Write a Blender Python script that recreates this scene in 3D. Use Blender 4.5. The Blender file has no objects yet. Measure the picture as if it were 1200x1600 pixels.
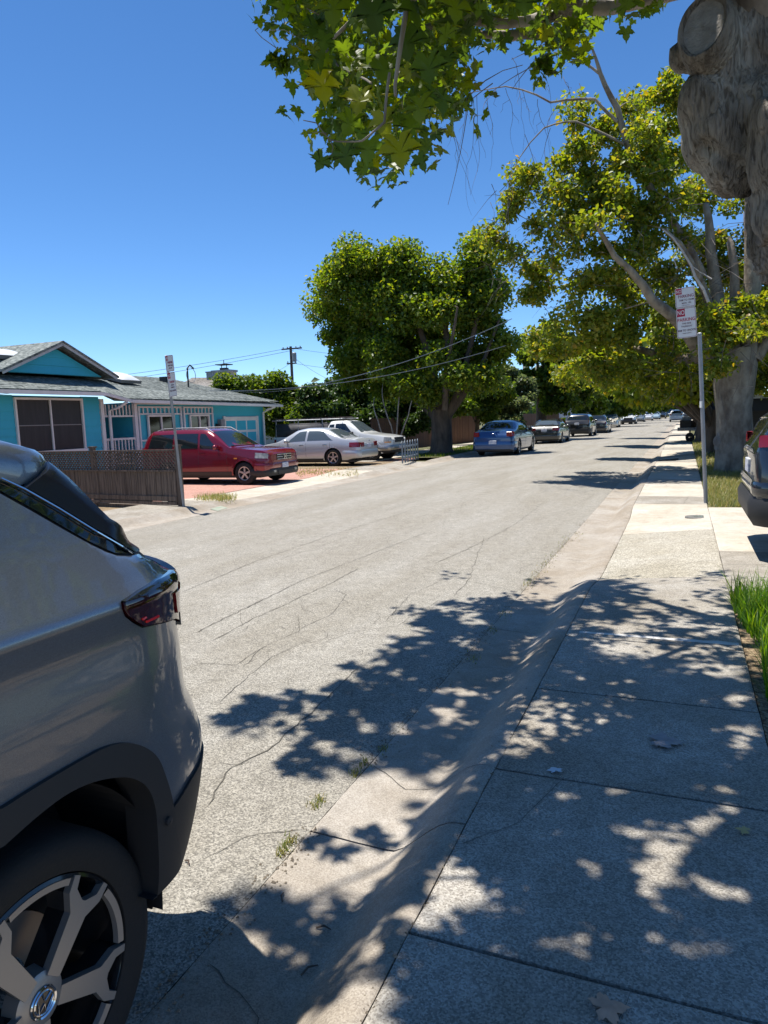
import bpy, bmesh, math, random
import numpy as np
from mathutils import Vector, Matrix, noise
from mathutils.geometry import delaunay_2d_cdt

random.seed(7)
rng = np.random.default_rng(11)
SC = bpy.context.scene
COL = SC.collection
R = math.radians
pi = math.pi

# ------------------------------------------------------------------ camera, sky, sun, exposure
HC = 1.60
FPX = 1130.0
CAM_R = Vector((0.9246, 0.3794, -0.0346))
CAM_U = Vector((-0.0158, 0.1289, 0.9915))
CAM_F = Vector((-0.3807, 0.9162, -0.1252)).normalized()
CAM_R = (CAM_R - CAM_F * CAM_R.dot(CAM_F)).normalized()
CAM_U = CAM_R.cross(CAM_F)
cam_d = bpy.data.cameras.new('camera')
cam = bpy.data.objects.new('camera', cam_d)
COL.objects.link(cam)
m = Matrix((CAM_R, CAM_U, -CAM_F)).transposed().to_4x4()
m.translation = (0, 0, HC)
cam.matrix_world = m
cam_d.sensor_fit = 'VERTICAL'
cam_d.sensor_height = 24.0
cam_d.lens = FPX / 1600 * 24.0
cam_d.clip_start = 0.05
cam_d.clip_end = 3000
SC.camera = cam

SUN_EL, SUN_AZ = 76.0, 172.0      # azimuth of the sun measured counter-clockwise from +X
world = bpy.data.worlds.new('World')
SC.world = world
world.use_nodes = True
wn = world.node_tree
sky = wn.nodes.new('ShaderNodeTexSky')
sky.sky_type = 'NISHITA'
sky.sun_disc = False
sky.sun_elevation = R(SUN_EL)
sky.sun_rotation = R(90 - SUN_AZ)
sky.altitude = 0
sky.air_density = 0.65
sky.dust_density = 0.0
sky.ozone_density = 4.5
bg = wn.nodes['Background']
bg.inputs['Strength'].default_value = 0.122
skh = wn.nodes.new('ShaderNodeHueSaturation'); skh.inputs['Saturation'].default_value = 1.17
wn.links.new(sky.outputs[0], skh.inputs['Color']); wn.links.new(skh.outputs[0], bg.inputs[0])

sl = bpy.data.lights.new('sun', 'SUN')
sl.energy = 5.0
sl.angle = R(0.53)
sl.color = (1.0, 0.955, 0.88)
sun = bpy.data.objects.new('sun', sl)
COL.objects.link(sun)
sd = Vector((math.cos(R(SUN_EL)) * math.cos(R(SUN_AZ)), math.cos(R(SUN_EL)) * math.sin(R(SUN_AZ)), math.sin(R(SUN_EL))))
sun.rotation_euler = sd.to_track_quat('Z', 'Y').to_euler()
sun.location = (0, 0, 30)

SC.view_settings.view_transform = 'Standard'
SC.view_settings.look = 'None'
SC.view_settings.gamma = 1.0
SC.view_settings.use_curve_mapping = False
SC.view_settings.exposure = 0.65
SC.cycles.max_bounces = 8
SC.cycles.transparent_max_bounces = 8

# ------------------------------------------------------------------ projection helpers (pixel of the 1200x1600 photograph -> world point)
def ray(px, py):
    return CAM_F + CAM_R * ((px - 600) / FPX) - CAM_U * ((py - 800) / FPX)
CAMP = Vector((0, 0, HC))
def G(px, py, z=0.0):
    d = ray(px, py); return CAMP + d * ((z - HC) / d.z)
def P(px, py, y):
    d = ray(px, py); return CAMP + d * (y / d.y)
def PX(px, py, x):
    d = ray(px, py); return CAMP + d * (x / d.x)
def proj(p):
    d = Vector(p) - CAMP; z = d.dot(CAM_F)
    return 600 + FPX * d.dot(CAM_R) / z, 800 - FPX * d.dot(CAM_U) / z, z
def bend(y):
    return 0.00045 * max(0.0, y - 70) ** 2

# ------------------------------------------------------------------ materials
MATS = {}
def nn(nt, t, **kw):
    n = nt.nodes.new(t)
    for k, v in kw.items():
        setattr(n, k, v)
    return n
def mat(name, col, rough=0.6, metal=0.0, coat=0.0, var=0.0, vscale=6.0, bump=0.0, bscale=60.0, spec=0.5, col2=None, stretch=None, detail=4.0, transl=0.0, alpha=None):
    """plain procedural material: base colour broken up with noise towards col2, optional bump"""
    if name in MATS: return MATS[name]
    M = bpy.data.materials.new(name); M.use_nodes = True
    nt = M.node_tree; b = nt.nodes['Principled BSDF']
    c = (*col, 1)
    b.inputs['Base Color'].default_value = c
    b.inputs['Roughness'].default_value = rough
    b.inputs['Metallic'].default_value = metal
    b.inputs['Coat Weight'].default_value = coat
    b.inputs['Coat Roughness'].default_value = 0.04
    b.inputs['Specular IOR Level'].default_value = spec
    tc = nn(nt, 'ShaderNodeTexCoord'); mp = nn(nt, 'ShaderNodeMapping')
    nt.links.new(tc.outputs['Object'], mp.inputs[0])
    if stretch: mp.inputs['Scale'].default_value = stretch
    if var > 0 or col2:
        no = nn(nt, 'ShaderNodeTexNoise'); no.inputs['Scale'].default_value = vscale; no.inputs['Detail'].default_value = detail
        no.inputs['Roughness'].default_value = 0.6
        nt.links.new(mp.outputs[0], no.inputs[0])
        rp = nn(nt, 'ShaderNodeValToRGB')
        rp.color_ramp.elements[0].position = 0.35; rp.color_ramp.elements[1].position = 0.65
        c2 = col2 if col2 else tuple(max(0, x * (1 - var)) for x in col)
        rp.color_ramp.elements[0].color = (*c2, 1); rp.color_ramp.elements[1].color = c
        nt.links.new(no.outputs[0], rp.inputs[0]); nt.links.new(rp.outputs[0], b.inputs['Base Color'])
    if bump > 0:
        n2 = nn(nt, 'ShaderNodeTexNoise'); n2.inputs['Scale'].default_value = bscale; n2.inputs['Detail'].default_value = 5
        nt.links.new(mp.outputs[0], n2.inputs[0])
        bp = nn(nt, 'ShaderNodeBump'); bp.inputs['Strength'].default_value = bump; bp.inputs['Distance'].default_value = 0.02
        nt.links.new(n2.outputs[0], bp.inputs['Height']); nt.links.new(bp.outputs[0], b.inputs['Normal'])
    MATS[name] = M
    return M

def ground_mat(name, base, dark, light, grain=160.0, stain=(0.75, 0.72, 0.66), bump=0.35, stainscale=0.6, streak=False):
    """aggregate surface: fine speckle + medium mottling + broad stains"""
    M = bpy.data.materials.new(name); M.use_nodes = True
    nt = M.node_tree; b = nt.nodes['Principled BSDF']; L = nt.links
    tc = nn(nt, 'ShaderNodeTexCoord')
    vo = nn(nt, 'ShaderNodeTexVoronoi'); vo.inputs['Scale'].default_value = grain
    L.new(tc.outputs['Object'], vo.inputs['Vector'])
    r1 = nn(nt, 'ShaderNodeValToRGB'); e = r1.color_ramp.elements
    e[0].position = 0.05; e[0].color = (*dark, 1); e[1].position = 0.95; e[1].color = (*light, 1)
    em = r1.color_ramp.elements.new(0.5); em.color = (*base, 1)
    sep = nn(nt, 'ShaderNodeSeparateColor'); L.new(vo.outputs['Color'], sep.inputs[0]); L.new(sep.outputs[0], r1.inputs[0])
    n1 = nn(nt, 'ShaderNodeTexNoise'); n1.inputs['Scale'].default_value = 9; n1.inputs['Detail'].default_value = 8; n1.inputs['Roughness'].default_value = 0.7
    L.new(tc.outputs['Object'], n1.inputs['Vector'])
    r2 = nn(nt, 'ShaderNodeValToRGB'); r2.color_ramp.elements[0].position = 0.3; r2.color_ramp.elements[1].position = 0.7
    r2.color_ramp.elements[0].color = (0.82, 0.81, 0.79, 1); r2.color_ramp.elements[1].color = (1.1, 1.1, 1.1, 1)
    L.new(n1.outputs[0], r2.inputs[0])
    m1 = nn(nt, 'ShaderNodeMix', data_type='RGBA', blend_type='MULTIPLY'); m1.inputs[0].default_value = 1
    L.new(r1.outputs[0], m1.inputs[6]); L.new(r2.outputs[0], m1.inputs[7])
    n2 = nn(nt, 'ShaderNodeTexNoise'); n2.inputs['Scale'].default_value = stainscale; n2.inputs['Detail'].default_value = 6; n2.inputs['Roughness'].default_value = 0.62
    mp = nn(nt, 'ShaderNodeMapping'); L.new(tc.outputs['Object'], mp.inputs[0]); L.new(mp.outputs[0], n2.inputs['Vector'])
    if streak:
        mp.inputs['Scale'].default_value = (1.6, 0.35, 1)
    r3 = nn(nt, 'ShaderNodeValToRGB'); r3.color_ramp.elements[0].position = 0.38; r3.color_ramp.elements[1].position = 0.62
    r3.color_ramp.elements[0].color = (*stain, 1); r3.color_ramp.elements[1].color = (1, 1, 1, 1)
    L.new(n2.outputs[0], r3.inputs[0])
    m2 = nn(nt, 'ShaderNodeMix', data_type='RGBA', blend_type='MULTIPLY'); m2.inputs[0].default_value = 1
    L.new(m1.outputs[2], m2.inputs[6]); L.new(r3.outputs[0], m2.inputs[7])
    L.new(m2.outputs[2], b.inputs['Base Color'])
    b.inputs['Roughness'].default_value = 0.88; b.inputs['Specular IOR Level'].default_value = 0.3
    bp = nn(nt, 'ShaderNodeBump'); bp.inputs['Strength'].default_value = bump; bp.inputs['Distance'].default_value = 0.006
    L.new(vo.outputs['Distance'], bp.inputs['Height'])
    bp2 = nn(nt, 'ShaderNodeBump'); bp2.inputs['Strength'].default_value = 0.25; bp2.inputs['Distance'].default_value = 0.02
    L.new(n1.outputs[0], bp2.inputs['Height']); L.new(bp.outputs[0], bp2.inputs['Normal'])
    L.new(bp2.outputs[0], b.inputs['Normal'])
    MATS[name] = M
    return M

def leaf_mat(name, cols, use_object=False, transl=0.55, rough=0.42):
    M = bpy.data.materials.new(name); M.use_nodes = True
    nt = M.node_tree; L = nt.links; b = nt.nodes['Principled BSDF']; out = nt.nodes['Material Output']
    rp = nn(nt, 'ShaderNodeValToRGB')
    es = rp.color_ramp.elements
    while len(es) < len(cols): es.new(0.5)
    for i, (p, c) in enumerate(cols):
        es[i].position = p; es[i].color = (*c, 1)
    if use_object:
        oi = nn(nt, 'ShaderNodeObjectInfo'); L.new(oi.outputs['Random'], rp.inputs[0])
    else:
        at = nn(nt, 'ShaderNodeAttribute'); at.attribute_name = 'rnd'; L.new(at.outputs['Fac'], rp.inputs[0])
    L.new(rp.outputs[0], b.inputs['Base Color'])
    b.inputs['Roughness'].default_value = rough; b.inputs['Specular IOR Level'].default_value = 0.4
    tr = nn(nt, 'ShaderNodeBsdfTranslucent')
    hs = nn(nt, 'ShaderNodeHueSaturation'); hs.inputs['Hue'].default_value = 0.485; hs.inputs['Saturation'].default_value = 1.15; hs.inputs['Value'].default_value = 2.0
    L.new(rp.outputs[0], hs.inputs['Color']); L.new(hs.outputs[0], tr.inputs[0])
    mx = nn(nt, 'ShaderNodeMixShader'); mx.inputs[0].default_value = transl * 0.95
    L.new(b.outputs[0], mx.inputs[1]); L.new(tr.outputs[0], mx.inputs[2]); L.new(mx.outputs[0], out.inputs[0])
    MATS[name] = M
    return M

# ------------------------------------------------------------------ object helpers
def link(o, parent=None):
    COL.objects.link(o)
    if parent is not None: o.parent = parent
    return o
def meta(o, label=None, cat=None, group=None, kind=None):
    if label: o['label'] = label
    if cat: o['category'] = cat
    if group: o['group'] = group
    if kind: o['kind'] = kind
    return o
def thing(name, label, cat, loc=(0, 0, 0), rotz=0.0, group=None):
    o = bpy.data.objects.new(name, None); COL.objects.link(o)
    o.empty_display_size = 0.2
    o.location = loc; o.rotation_euler = (0, 0, rotz)
    return meta(o, label, cat, group)
def root_of(o):
    while o.parent is not None: o = o.parent
    return o
def obj(name, verts, faces, mt, parent=None, smooth=None, world_coords=False):
    """one mesh object; world_coords: verts are in world space and get moved into the thing's space"""
    if world_coords and parent is not None:
        r = root_of(parent)
        mi = (Matrix.Translation(r.location) @ Matrix.Rotation(r.rotation_euler.z, 4, 'Z')).inverted()
        verts = [mi @ Vector(v) for v in verts]
    me = bpy.data.meshes.new(name)
    me.from_pydata([tuple(v) for v in verts], [], faces)
    if isinstance(mt, (list, tuple)):
        for q in mt: me.materials.append(q)
    elif mt is not None: me.materials.append(mt)
    me.update()
    if smooth is not None:
        me.shade_smooth()
        if smooth < 180: me.set_sharp_from_angle(angle=R(smooth))
    return link(bpy.data.objects.new(name, me), parent)
def fast_mesh(name, V, F, mt, parent=None, rnd=None, smooth=False):
    """V (n,3) array, F (m,k) array with constant k"""
    V = np.asarray(V, np.float32); F = np.asarray(F, np.int32)
    me = bpy.data.meshes.new(name)
    me.vertices.add(len(V)); me.vertices.foreach_set('co', V.ravel())
    k = F.shape[1]
    me.loops.add(F.size); me.loops.foreach_set('vertex_index', F.ravel())
    me.polygons.add(len(F)); me.polygons.foreach_set('loop_start', np.arange(0, F.size, k, dtype=np.int32))
    me.polygons.foreach_set('loop_total', np.full(len(F), k, np.int32))
    if smooth: me.polygons.foreach_set('use_smooth', np.ones(len(F), bool))
    if rnd is not None:
        a = me.attributes.new('rnd', 'FLOAT', 'FACE'); a.data.foreach_set('value', np.asarray(rnd, np.float32))
    me.materials.append(mt); me.update(calc_edges=True)
    return link(bpy.data.objects.new(name, me), parent)
class MB:
    """collects simple solids in one mesh"""
    def __init__(s): s.v = []; s.f = []
    def add(s, v, f):
        n = len(s.v); s.v += [Vector(q) for q in v]; s.f += [[i + n for i in q] for q in f]; return s
    def box(s, c, d, rot=None, taper=1.0):
        x, y, z = d[0] / 2, d[1] / 2, d[2] / 2
        v = [Vector(q) for q in ((-x, -y, -z), (x, -y, -z), (x, y, -z), (-x, y, -z), (-x * taper, -y * taper, z), (x * taper, -y * taper, z), (x * taper, y * taper, z), (-x * taper, y * taper, z))]
        if rot is not None: v = [rot @ q for q in v]
        c = Vector(c)
        return s.add([q + c for q in v], [(0, 3, 2, 1), (4, 5, 6, 7), (0, 1, 5, 4), (1, 2, 6, 5), (2, 3, 7, 6), (3, 0, 4, 7)])
    def b(s, x0, x1, y0, y1, z0, z1):
        return s.box(((x0 + x1) / 2, (y0 + y1) / 2, (z0 + z1) / 2), (abs(x1 - x0), abs(y1 - y0), abs(z1 - z0)))
    def tube(s, pts, rad, n=8, cap=True):
        pts = [Vector(p) for p in pts]
        if not hasattr(rad, '__len__'): rad = [rad] * len(pts)
        rings = []; up = None
        for i, p in enumerate(pts):
            t = (pts[min(i + 1, len(pts) - 1)] - pts[max(i - 1, 0)])
            if t.length < 1e-9: t = Vector((0, 0, 1))
            t.normalize()
            if up is None: up = t.orthogonal().normalized()
            up = (up - t * up.dot(t))
            if up.length < 1e-6: up = t.orthogonal()
            up.normalize(); w = t.cross(up)
            rings.append([p + (up * math.cos(2 * pi * k / n) + w * math.sin(2 * pi * k / n)) * rad[i] for k in range(n)])
        v = [q for r in rings for q in r]; f = []
        for i in range(len(rings) - 1):
            for k in range(n):
                f.append((i * n + k, i * n + (k + 1) % n, (i + 1) * n + (k + 1) % n, (i + 1) * n + k))
        if cap: f.append(tuple(range(n - 1, -1, -1))); f.append(tuple((len(rings) - 1) * n + k for k in range(n)))
        return s.add(v, f)
    def lathe(s, prof, c=(0, 0, 0), axis='Z', n=24, closed=False):
        c = Vector(c); v = []; f = []
        for (r, h) in prof:
            for k in range(n):
                a = 2 * pi * k / n
                if axis == 'Z': v.append(c + Vector((r * math.cos(a), r * math.sin(a), h)))
                elif axis == 'Y': v.append(c + Vector((r * math.cos(a), h, r * math.sin(a))))
                else: v.append(c + Vector((h, r * math.cos(a), r * math.sin(a))))
        m_ = len(prof)
        for i in range(m_ if closed else m_ - 1):
            for k in range(n):
                j = (i + 1) % m_
                f.append((i * n + k, i * n + (k + 1) % n, j * n + (k + 1) % n, j * n + k))
        return s.add(v, f)
    def prism(s, poly, h0, h1, axis='Z'):
        """closed 2d polygon swept between two heights along an axis"""
        n = len(poly)
        def m3(a, b, h): return {'Z': (a, b, h), 'Y': (a, h, b), 'X': (h, a, b)}[axis]
        v = [m3(a, b, h0) for a, b in poly] + [m3(a, b, h1) for a, b in poly]
        f = [tuple(range(n)), tuple(range(2 * n - 1, n - 1, -1))] + [(i, (i + 1) % n, n + (i + 1) % n, n + i) for i in range(n)]
        return s.add(v, f)
    def build(s, name, mt, parent=None, smooth=None, w=False):
        o = obj(name, s.v, s.f, mt, parent, smooth, world_coords=w)
        bm = bmesh.new(); bm.from_mesh(o.data); bmesh.ops.recalc_face_normals(bm, faces=bm.faces); bm.to_mesh(o.data); bm.free()
        return o
def copy_tree(o, parent=None):
    c = o.copy(); COL.objects.link(c); c.parent = parent
    for ch in list(o.children): copy_tree(ch, c)
    return c
def text_mesh(name, body, size, mt, parent, M, extrude=0.0008, align='CENTER', sx=1.0):
    cu = bpy.data.curves.new(name, 'FONT'); cu.body = body; cu.size = size; cu.extrude = extrude
    cu.align_x = align; cu.align_y = 'CENTER'; cu.offset = size * 0.012
    o = bpy.data.objects.new(name, cu); COL.objects.link(o)
    dg = bpy.context.evaluated_depsgraph_get(); dg.update()
    me = bpy.data.meshes.new_from_object(o.evaluated_get(dg))
    COL.objects.unlink(o); bpy.data.objects.remove(o); bpy.data.curves.remove(cu)
    me.name = name; me.transform(M @ Matrix.Diagonal((sx, 1, 1, 1)))
    me.materials.clear(); me.materials.append(mt)
    return link(bpy.data.objects.new(name, me), parent)
def fnoise(x, y, z=0.0): return noise.noise(Vector((x, y, z)))

# ------------------------------------------------------------------ palette
M_asph = ground_mat('asphalt', (0.285, 0.268, 0.235), (0.155, 0.146, 0.128), (0.43, 0.405, 0.355), grain=170, stain=(0.85, 0.83, 0.79), bump=0.45, stainscale=0.9, streak=True)
M_conc = ground_mat('concrete_aggregate', (0.34, 0.315, 0.275), (0.22, 0.20, 0.175), (0.47, 0.44, 0.39), grain=190, stain=(0.74, 0.71, 0.66), bump=0.3, stainscale=1.5)
M_concg = ground_mat('concrete_gutter', (0.36, 0.325, 0.28), (0.28, 0.25, 0.215), (0.43, 0.395, 0.345), grain=230, stain=(0.78, 0.73, 0.66), bump=0.15, stainscale=1.0)
M_concl = ground_mat('concrete_light', (0.50, 0.455, 0.385), (0.42, 0.38, 0.32), (0.56, 0.515, 0.445), grain=200, stain=(0.86, 0.83, 0.78), bump=0.12, stainscale=1.6)
M_concs = ground_mat('concrete_speckled', (0.37, 0.345, 0.29), (0.20, 0.185, 0.155), (0.56, 0.52, 0.44), grain=120, stain=(0.85, 0.83, 0.78), bump=0.4, stainscale=1.2)
M_red = ground_mat('red_concrete', (0.46, 0.24, 0.19), (0.36, 0.18, 0.14), (0.52, 0.31, 0.25), grain=60, stain=(0.85, 0.92, 0.92), bump=0.2, stainscale=0.9)
M_dirt = ground_mat('dirt', (0.26, 0.19, 0.12), (0.11, 0.075, 0.05), (0.42, 0.33, 0.22), grain=70, bump=0.8, stainscale=2.0)
M_lawn = ground_mat('lawn_ground', (0.10, 0.105, 0.045), (0.045, 0.06, 0.02), (0.24, 0.21, 0.10), grain=60, bump=0.8, stainscale=1.2)
M_joint = mat('joint_soil', (0.06, 0.045, 0.03), 0.95, var=0.5, vscale=40)
M_crack = mat('crack_dark', (0.125, 0.112, 0.09), 0.95, var=0.5, vscale=60)
M_bark = mat('plane_bark', (0.33, 0.285, 0.22), 0.9, col2=(0.13, 0.10, 0.075), vscale=4.5, bump=0.8, bscale=18, stretch=(1, 1, 0.55), detail=9)
M_barkd = mat('dark_bark', (0.13, 0.10, 0.075), 0.9, col2=(0.06, 0.045, 0.035), vscale=6, bump=0.6, bscale=20, stretch=(1, 1, 0.3))
M_barkg = mat('grey_bark', (0.33, 0.30, 0.27), 0.9, col2=(0.16, 0.135, 0.115), vscale=6, bump=0.5, bscale=25, stretch=(1, 1, 0.4))
M_twig = mat('dead_twig', (0.16, 0.135, 0.12), 0.9, var=0.4)
M_white = mat('white_paint', (0.74, 0.74, 0.72), 0.5, var=0.12, vscale=3)
M_whitev = mat('white_vinyl', (0.70, 0.71, 0.74), 0.45, var=0.1)
M_teal = mat('turquoise_paint', (0.045, 0.45, 0.60), 0.55, var=0.1, vscale=1.5, bump=0.05, bscale=20)
M_roof = None
M_galv = mat('galvanised_steel', (0.30, 0.31, 0.33), 0.5, metal=0.4, var=0.25, vscale=8, stretch=(1, 1, .3))
M_black = mat('black_plastic', (0.018, 0.018, 0.02), 0.55)
M_clad = mat('textured_black_cladding', (0.018, 0.018, 0.019), 0.62, bump=0.08, bscale=900)
M_tyre = mat('tyre_rubber', (0.011, 0.011, 0.011), 0.85, bump=0.15, bscale=120)
M_alloy = mat('alloy_silver', (0.45, 0.45, 0.46), 0.32, metal=0.9)
M_glass = mat('tinted_car_glass', (0.012, 0.016, 0.018), 0.03, spec=0.8, coat=0.3)
M_glassl = mat('clear_car_glass', (0.07, 0.09, 0.10), 0.03, spec=0.9, coat=0.4)
M_redl = mat('red_lens', (0.20, 0.006, 0.01), 0.12, spec=0.6, coat=0.5)
M_lamp = mat('headlamp_lens', (0.34, 0.34, 0.32), 0.12, spec=0.7, coat=0.6, var=0.55, vscale=14)
M_amber = mat('amber_lens', (0.7, 0.28, 0.04), 0.2)
M_chrome = mat('chrome', (0.7, 0.7, 0.72), 0.12, metal=1.0)
M_plate = mat('licence_plate', (0.72, 0.73, 0.74), 0.4, col2=(0.30, 0.33, 0.5), vscale=22)
M_win = mat('house_glass', (0.02, 0.022, 0.024), 0.06, spec=0.6, var=0.4, vscale=2)
M_screen = mat('window_screen', (0.035, 0.032, 0.030), 0.5, var=0.35, vscale=3, stretch=(1, 6, .4))
M_wood = mat('weathered_wood', (0.19, 0.135, 0.10), 0.85, col2=(0.07, 0.048, 0.036), vscale=3, bump=0.4, bscale=30, stretch=(8, 8, .5))
M_redwood = mat('redwood_plank', (0.20, 0.095, 0.055), 0.8, col2=(0.12, 0.06, 0.038), vscale=2, bump=0.3, bscale=25, stretch=(6, 6, .4))
M_picket = mat('grey_picket_paint', (0.24, 0.28, 0.32), 0.7, var=0.3, vscale=5)
M_signw = mat('sign_white', (0.62, 0.63, 0.66), 0.4)
M_signr = mat('sign_red', (0.36, 0.012, 0.05), 0.4)
M_signk = mat('sign_maroon', (0.20, 0.015, 0.05), 0.5)
M_wire = mat('wire', (0.10, 0.10, 0.11), 0.6)
M_wirel = mat('service_wire', (0.28, 0.30, 0.30), 0.6)
M_pole = mat('pole_wood', (0.13, 0.10, 0.08), 0.9, var=0.4)

# leaf palettes: position on the ramp, colour
L_green = leaf_mat('leaf_plane_green', [(0.0, (0.05, 0.10, 0.018)), (0.45, (0.12, 0.18, 0.026)), (0.8, (0.22, 0.25, 0.035)), (0.95, (0.30, 0.26, 0.04)), (1.0, (0.20, 0.12, 0.04))])
L_yellow = leaf_mat('leaf_plane_yellowing', [(0.0, (0.065, 0.115, 0.02)), (0.4, (0.15, 0.20, 0.03)), (0.72, (0.26, 0.26, 0.04)), (0.9, (0.36, 0.27, 0.05)), (1.0, (0.27, 0.15, 0.06))])
L_dark = leaf_mat('leaf_evergreen', [(0.0, (0.02, 0.045, 0.012)), (0.6, (0.045, 0.085, 0.018)), (1.0, (0.11, 0.15, 0.03))], transl=0.35)
L_mid = leaf_mat('leaf_midgreen', [(0.0, (0.04, 0.08, 0.015)), (0.6, (0.09, 0.14, 0.022)), (1.0, (0.20, 0.23, 0.035))])
L_pale = leaf_mat('leaf_greygreen', [(0.0, (0.06, 0.09, 0.04)), (0.6, (0.12, 0.155, 0.06)), (1.0, (0.22, 0.19, 0.09))])
L_near = leaf_mat('leaf_plane_near', [(0.0, (0.045, 0.085, 0.02)), (0.5, (0.08, 0.135, 0.022)), (0.85, (0.14, 0.19, 0.022)), (1.0, (0.24, 0.23, 0.025))], use_object=True, transl=0.6)
L_near2 = leaf_mat('leaf_plane_near_mass', [(0.0, (0.05, 0.09, 0.02)), (0.5, (0.10, 0.155, 0.022)), (0.85, (0.18, 0.215, 0.025)), (1.0, (0.34, 0.28, 0.035))], transl=0.6)
L_blade = leaf_mat('grass_blade', [(0.0, (0.05, 0.12, 0.012)), (0.6, (0.10, 0.22, 0.02)), (1.0, (0.24, 0.33, 0.05))], transl=0.5)
L_dry = leaf_mat('dry_grass', [(0.0, (0.09, 0.13, 0.03)), (0.5, (0.20, 0.21, 0.06)), (1.0, (0.40, 0.33, 0.15))], transl=0.4)

# ================================================================== THE SETTING
def struct(o, label=None): 
    o['kind'] = 'structure'
    if label: o['label'] = label
    return o

# ground: one sheet out to the horizon, terrain rising far behind
gs = obj('ground', [(-900, -60, -0.06), (900, -60, -0.06), (900, 1600, -0.06), (-900, 1600, -0.06)], [(0, 1, 2, 3)], M_lawn)
struct(gs, 'dry soil and lawn reaching to the horizon')

ROAD_L, ROAD_R = -8.15, -1.34       # asphalt edges
GUT_R = -0.98; KERB_R = -0.70; WALK_R = 0.36
def kerb_h(y):
    """height of the kerb top beside the right pavement; dips at driveways"""
    def dip(a, b, s=0.7):
        return 1 / (1 + math.exp(-(y - a) / (s * .25))) * (1 - 1 / (1 + math.exp(-(y - b) / (s * .25))))
    h = 0.155
    h -= 0.105 * dip(6.6, 11.4) + 0.10 * dip(23, 27) + 0.10 * dip(-3, 0.9)
    return h
def zwalk(x, y):
    t = min(1, max(0, (x - KERB_R) / (WALK_R - KERB_R)))
    return kerb_h(y) * (1 - t) + 0.15 * t + 0.003 * fnoise(x * 2, y * 2)
def kerb_z(x, y):
    """rolled concrete kerb section from the asphalt edge up to the pavement"""
    h = kerb_h(y)
    if x <= GUT_R - 0.02: return 0.004 - 0.016 * (x - ROAD_R) / (GUT_R - 0.02 - ROAD_R)
    t = min(1, (x - (GUT_R - 0.02)) / (KERB_R - .03 - GUT_R + 0.02))
    s = t * t * (3 - 2 * t)
    s = s ** 0.85
    return -0.012 + (h + 0.012) * s
def ysteps(a, b, near, far):
    ys = [a]
    while ys[-1] < b: ys.append(min(b, ys[-1] + (near if ys[-1] < 14 else far)))
    return ys
# road sheet with slight unevenness
ys = [-30, -10, -3] + ysteps(0, 30, 0.4, 1.5)[0:] + list(range(35, 420, 8))
xs = np.linspace(0, 1, 15)
V = []; 
for y in ys:
    for t in xs:
        x = ROAD_L + (ROAD_R - ROAD_L) * t
        crown = 0.05 * (1 - (2 * t - 1) ** 2)
        V.append((x + bend(y), y, crown + 0.006 * fnoise(x * .8, y * .5) * (1 if 0 < t < 1 else 0)))
F = [(i * 15 + j, i * 15 + j + 1, (i + 1) * 15 + j + 1, (i + 1) * 15 + j) for i in range(len(ys) - 1) for j in range(14)]
road = struct(obj('road', V, F, M_asph, smooth=180), 'cracked pale grey asphalt street running away from the viewer')

# longitudinal seams, cracks and patches in the asphalt
def road_z(x, y):
    t = (x - ROAD_L - bend(y)) / (ROAD_R - ROAD_L)
    return 0.05 * (1 - (2 * t - 1) ** 2) + 0.006 * fnoise(x * .8, y * .5)
def crack(pxpts, w=0.012, jit=0.02, parent=road, zf=road_z, name='crack', ground=None, off=0.003):
    pts = ground if ground else [G(*p, 0.03) for p in pxpts]
    fine = []
    for a, b in zip(pts[:-1], pts[1:]):
        n = max(2, int((Vector(b) - Vector(a)).length / 0.05)); n = min(n, 120)
        for i in range(n):
            fine.append(Vector(a).lerp(Vector(b), i / n))
    fine.append(Vector(pts[-1])); V = []; F = []
    s = random.random() * 50
    for i, p in enumerate(fine):
        t = (fine[min(i + 1, len(fine) - 1)] - fine[max(0, i - 1)]); t.z = 0; t.normalize(); nrm = Vector((-t.y, t.x, 0))
        q = p + nrm * (fnoise(i * .12, s) * jit * .9 + fnoise(i * .55, s + 9) * jit * .8 + random.gauss(0, jit * .12))
        ww = .55 * w * (0.35 + 0.9 * abs(fnoise(i * .35, s + 20)) + 0.3 * random.random()) * (1 if 0 < i < len(fine) - 1 else .1)
        for sg in (-1, 1):
            r = q + nrm * ww * .5 * sg; V.append((r.x, r.y, zf(r.x, r.y) + off))
    F = [(2 * i, 2 * i + 1, 2 * i + 3, 2 * i + 2) for i in range(len(fine) - 1)]
    return obj(name, V, F, M_crack, parent)
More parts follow.
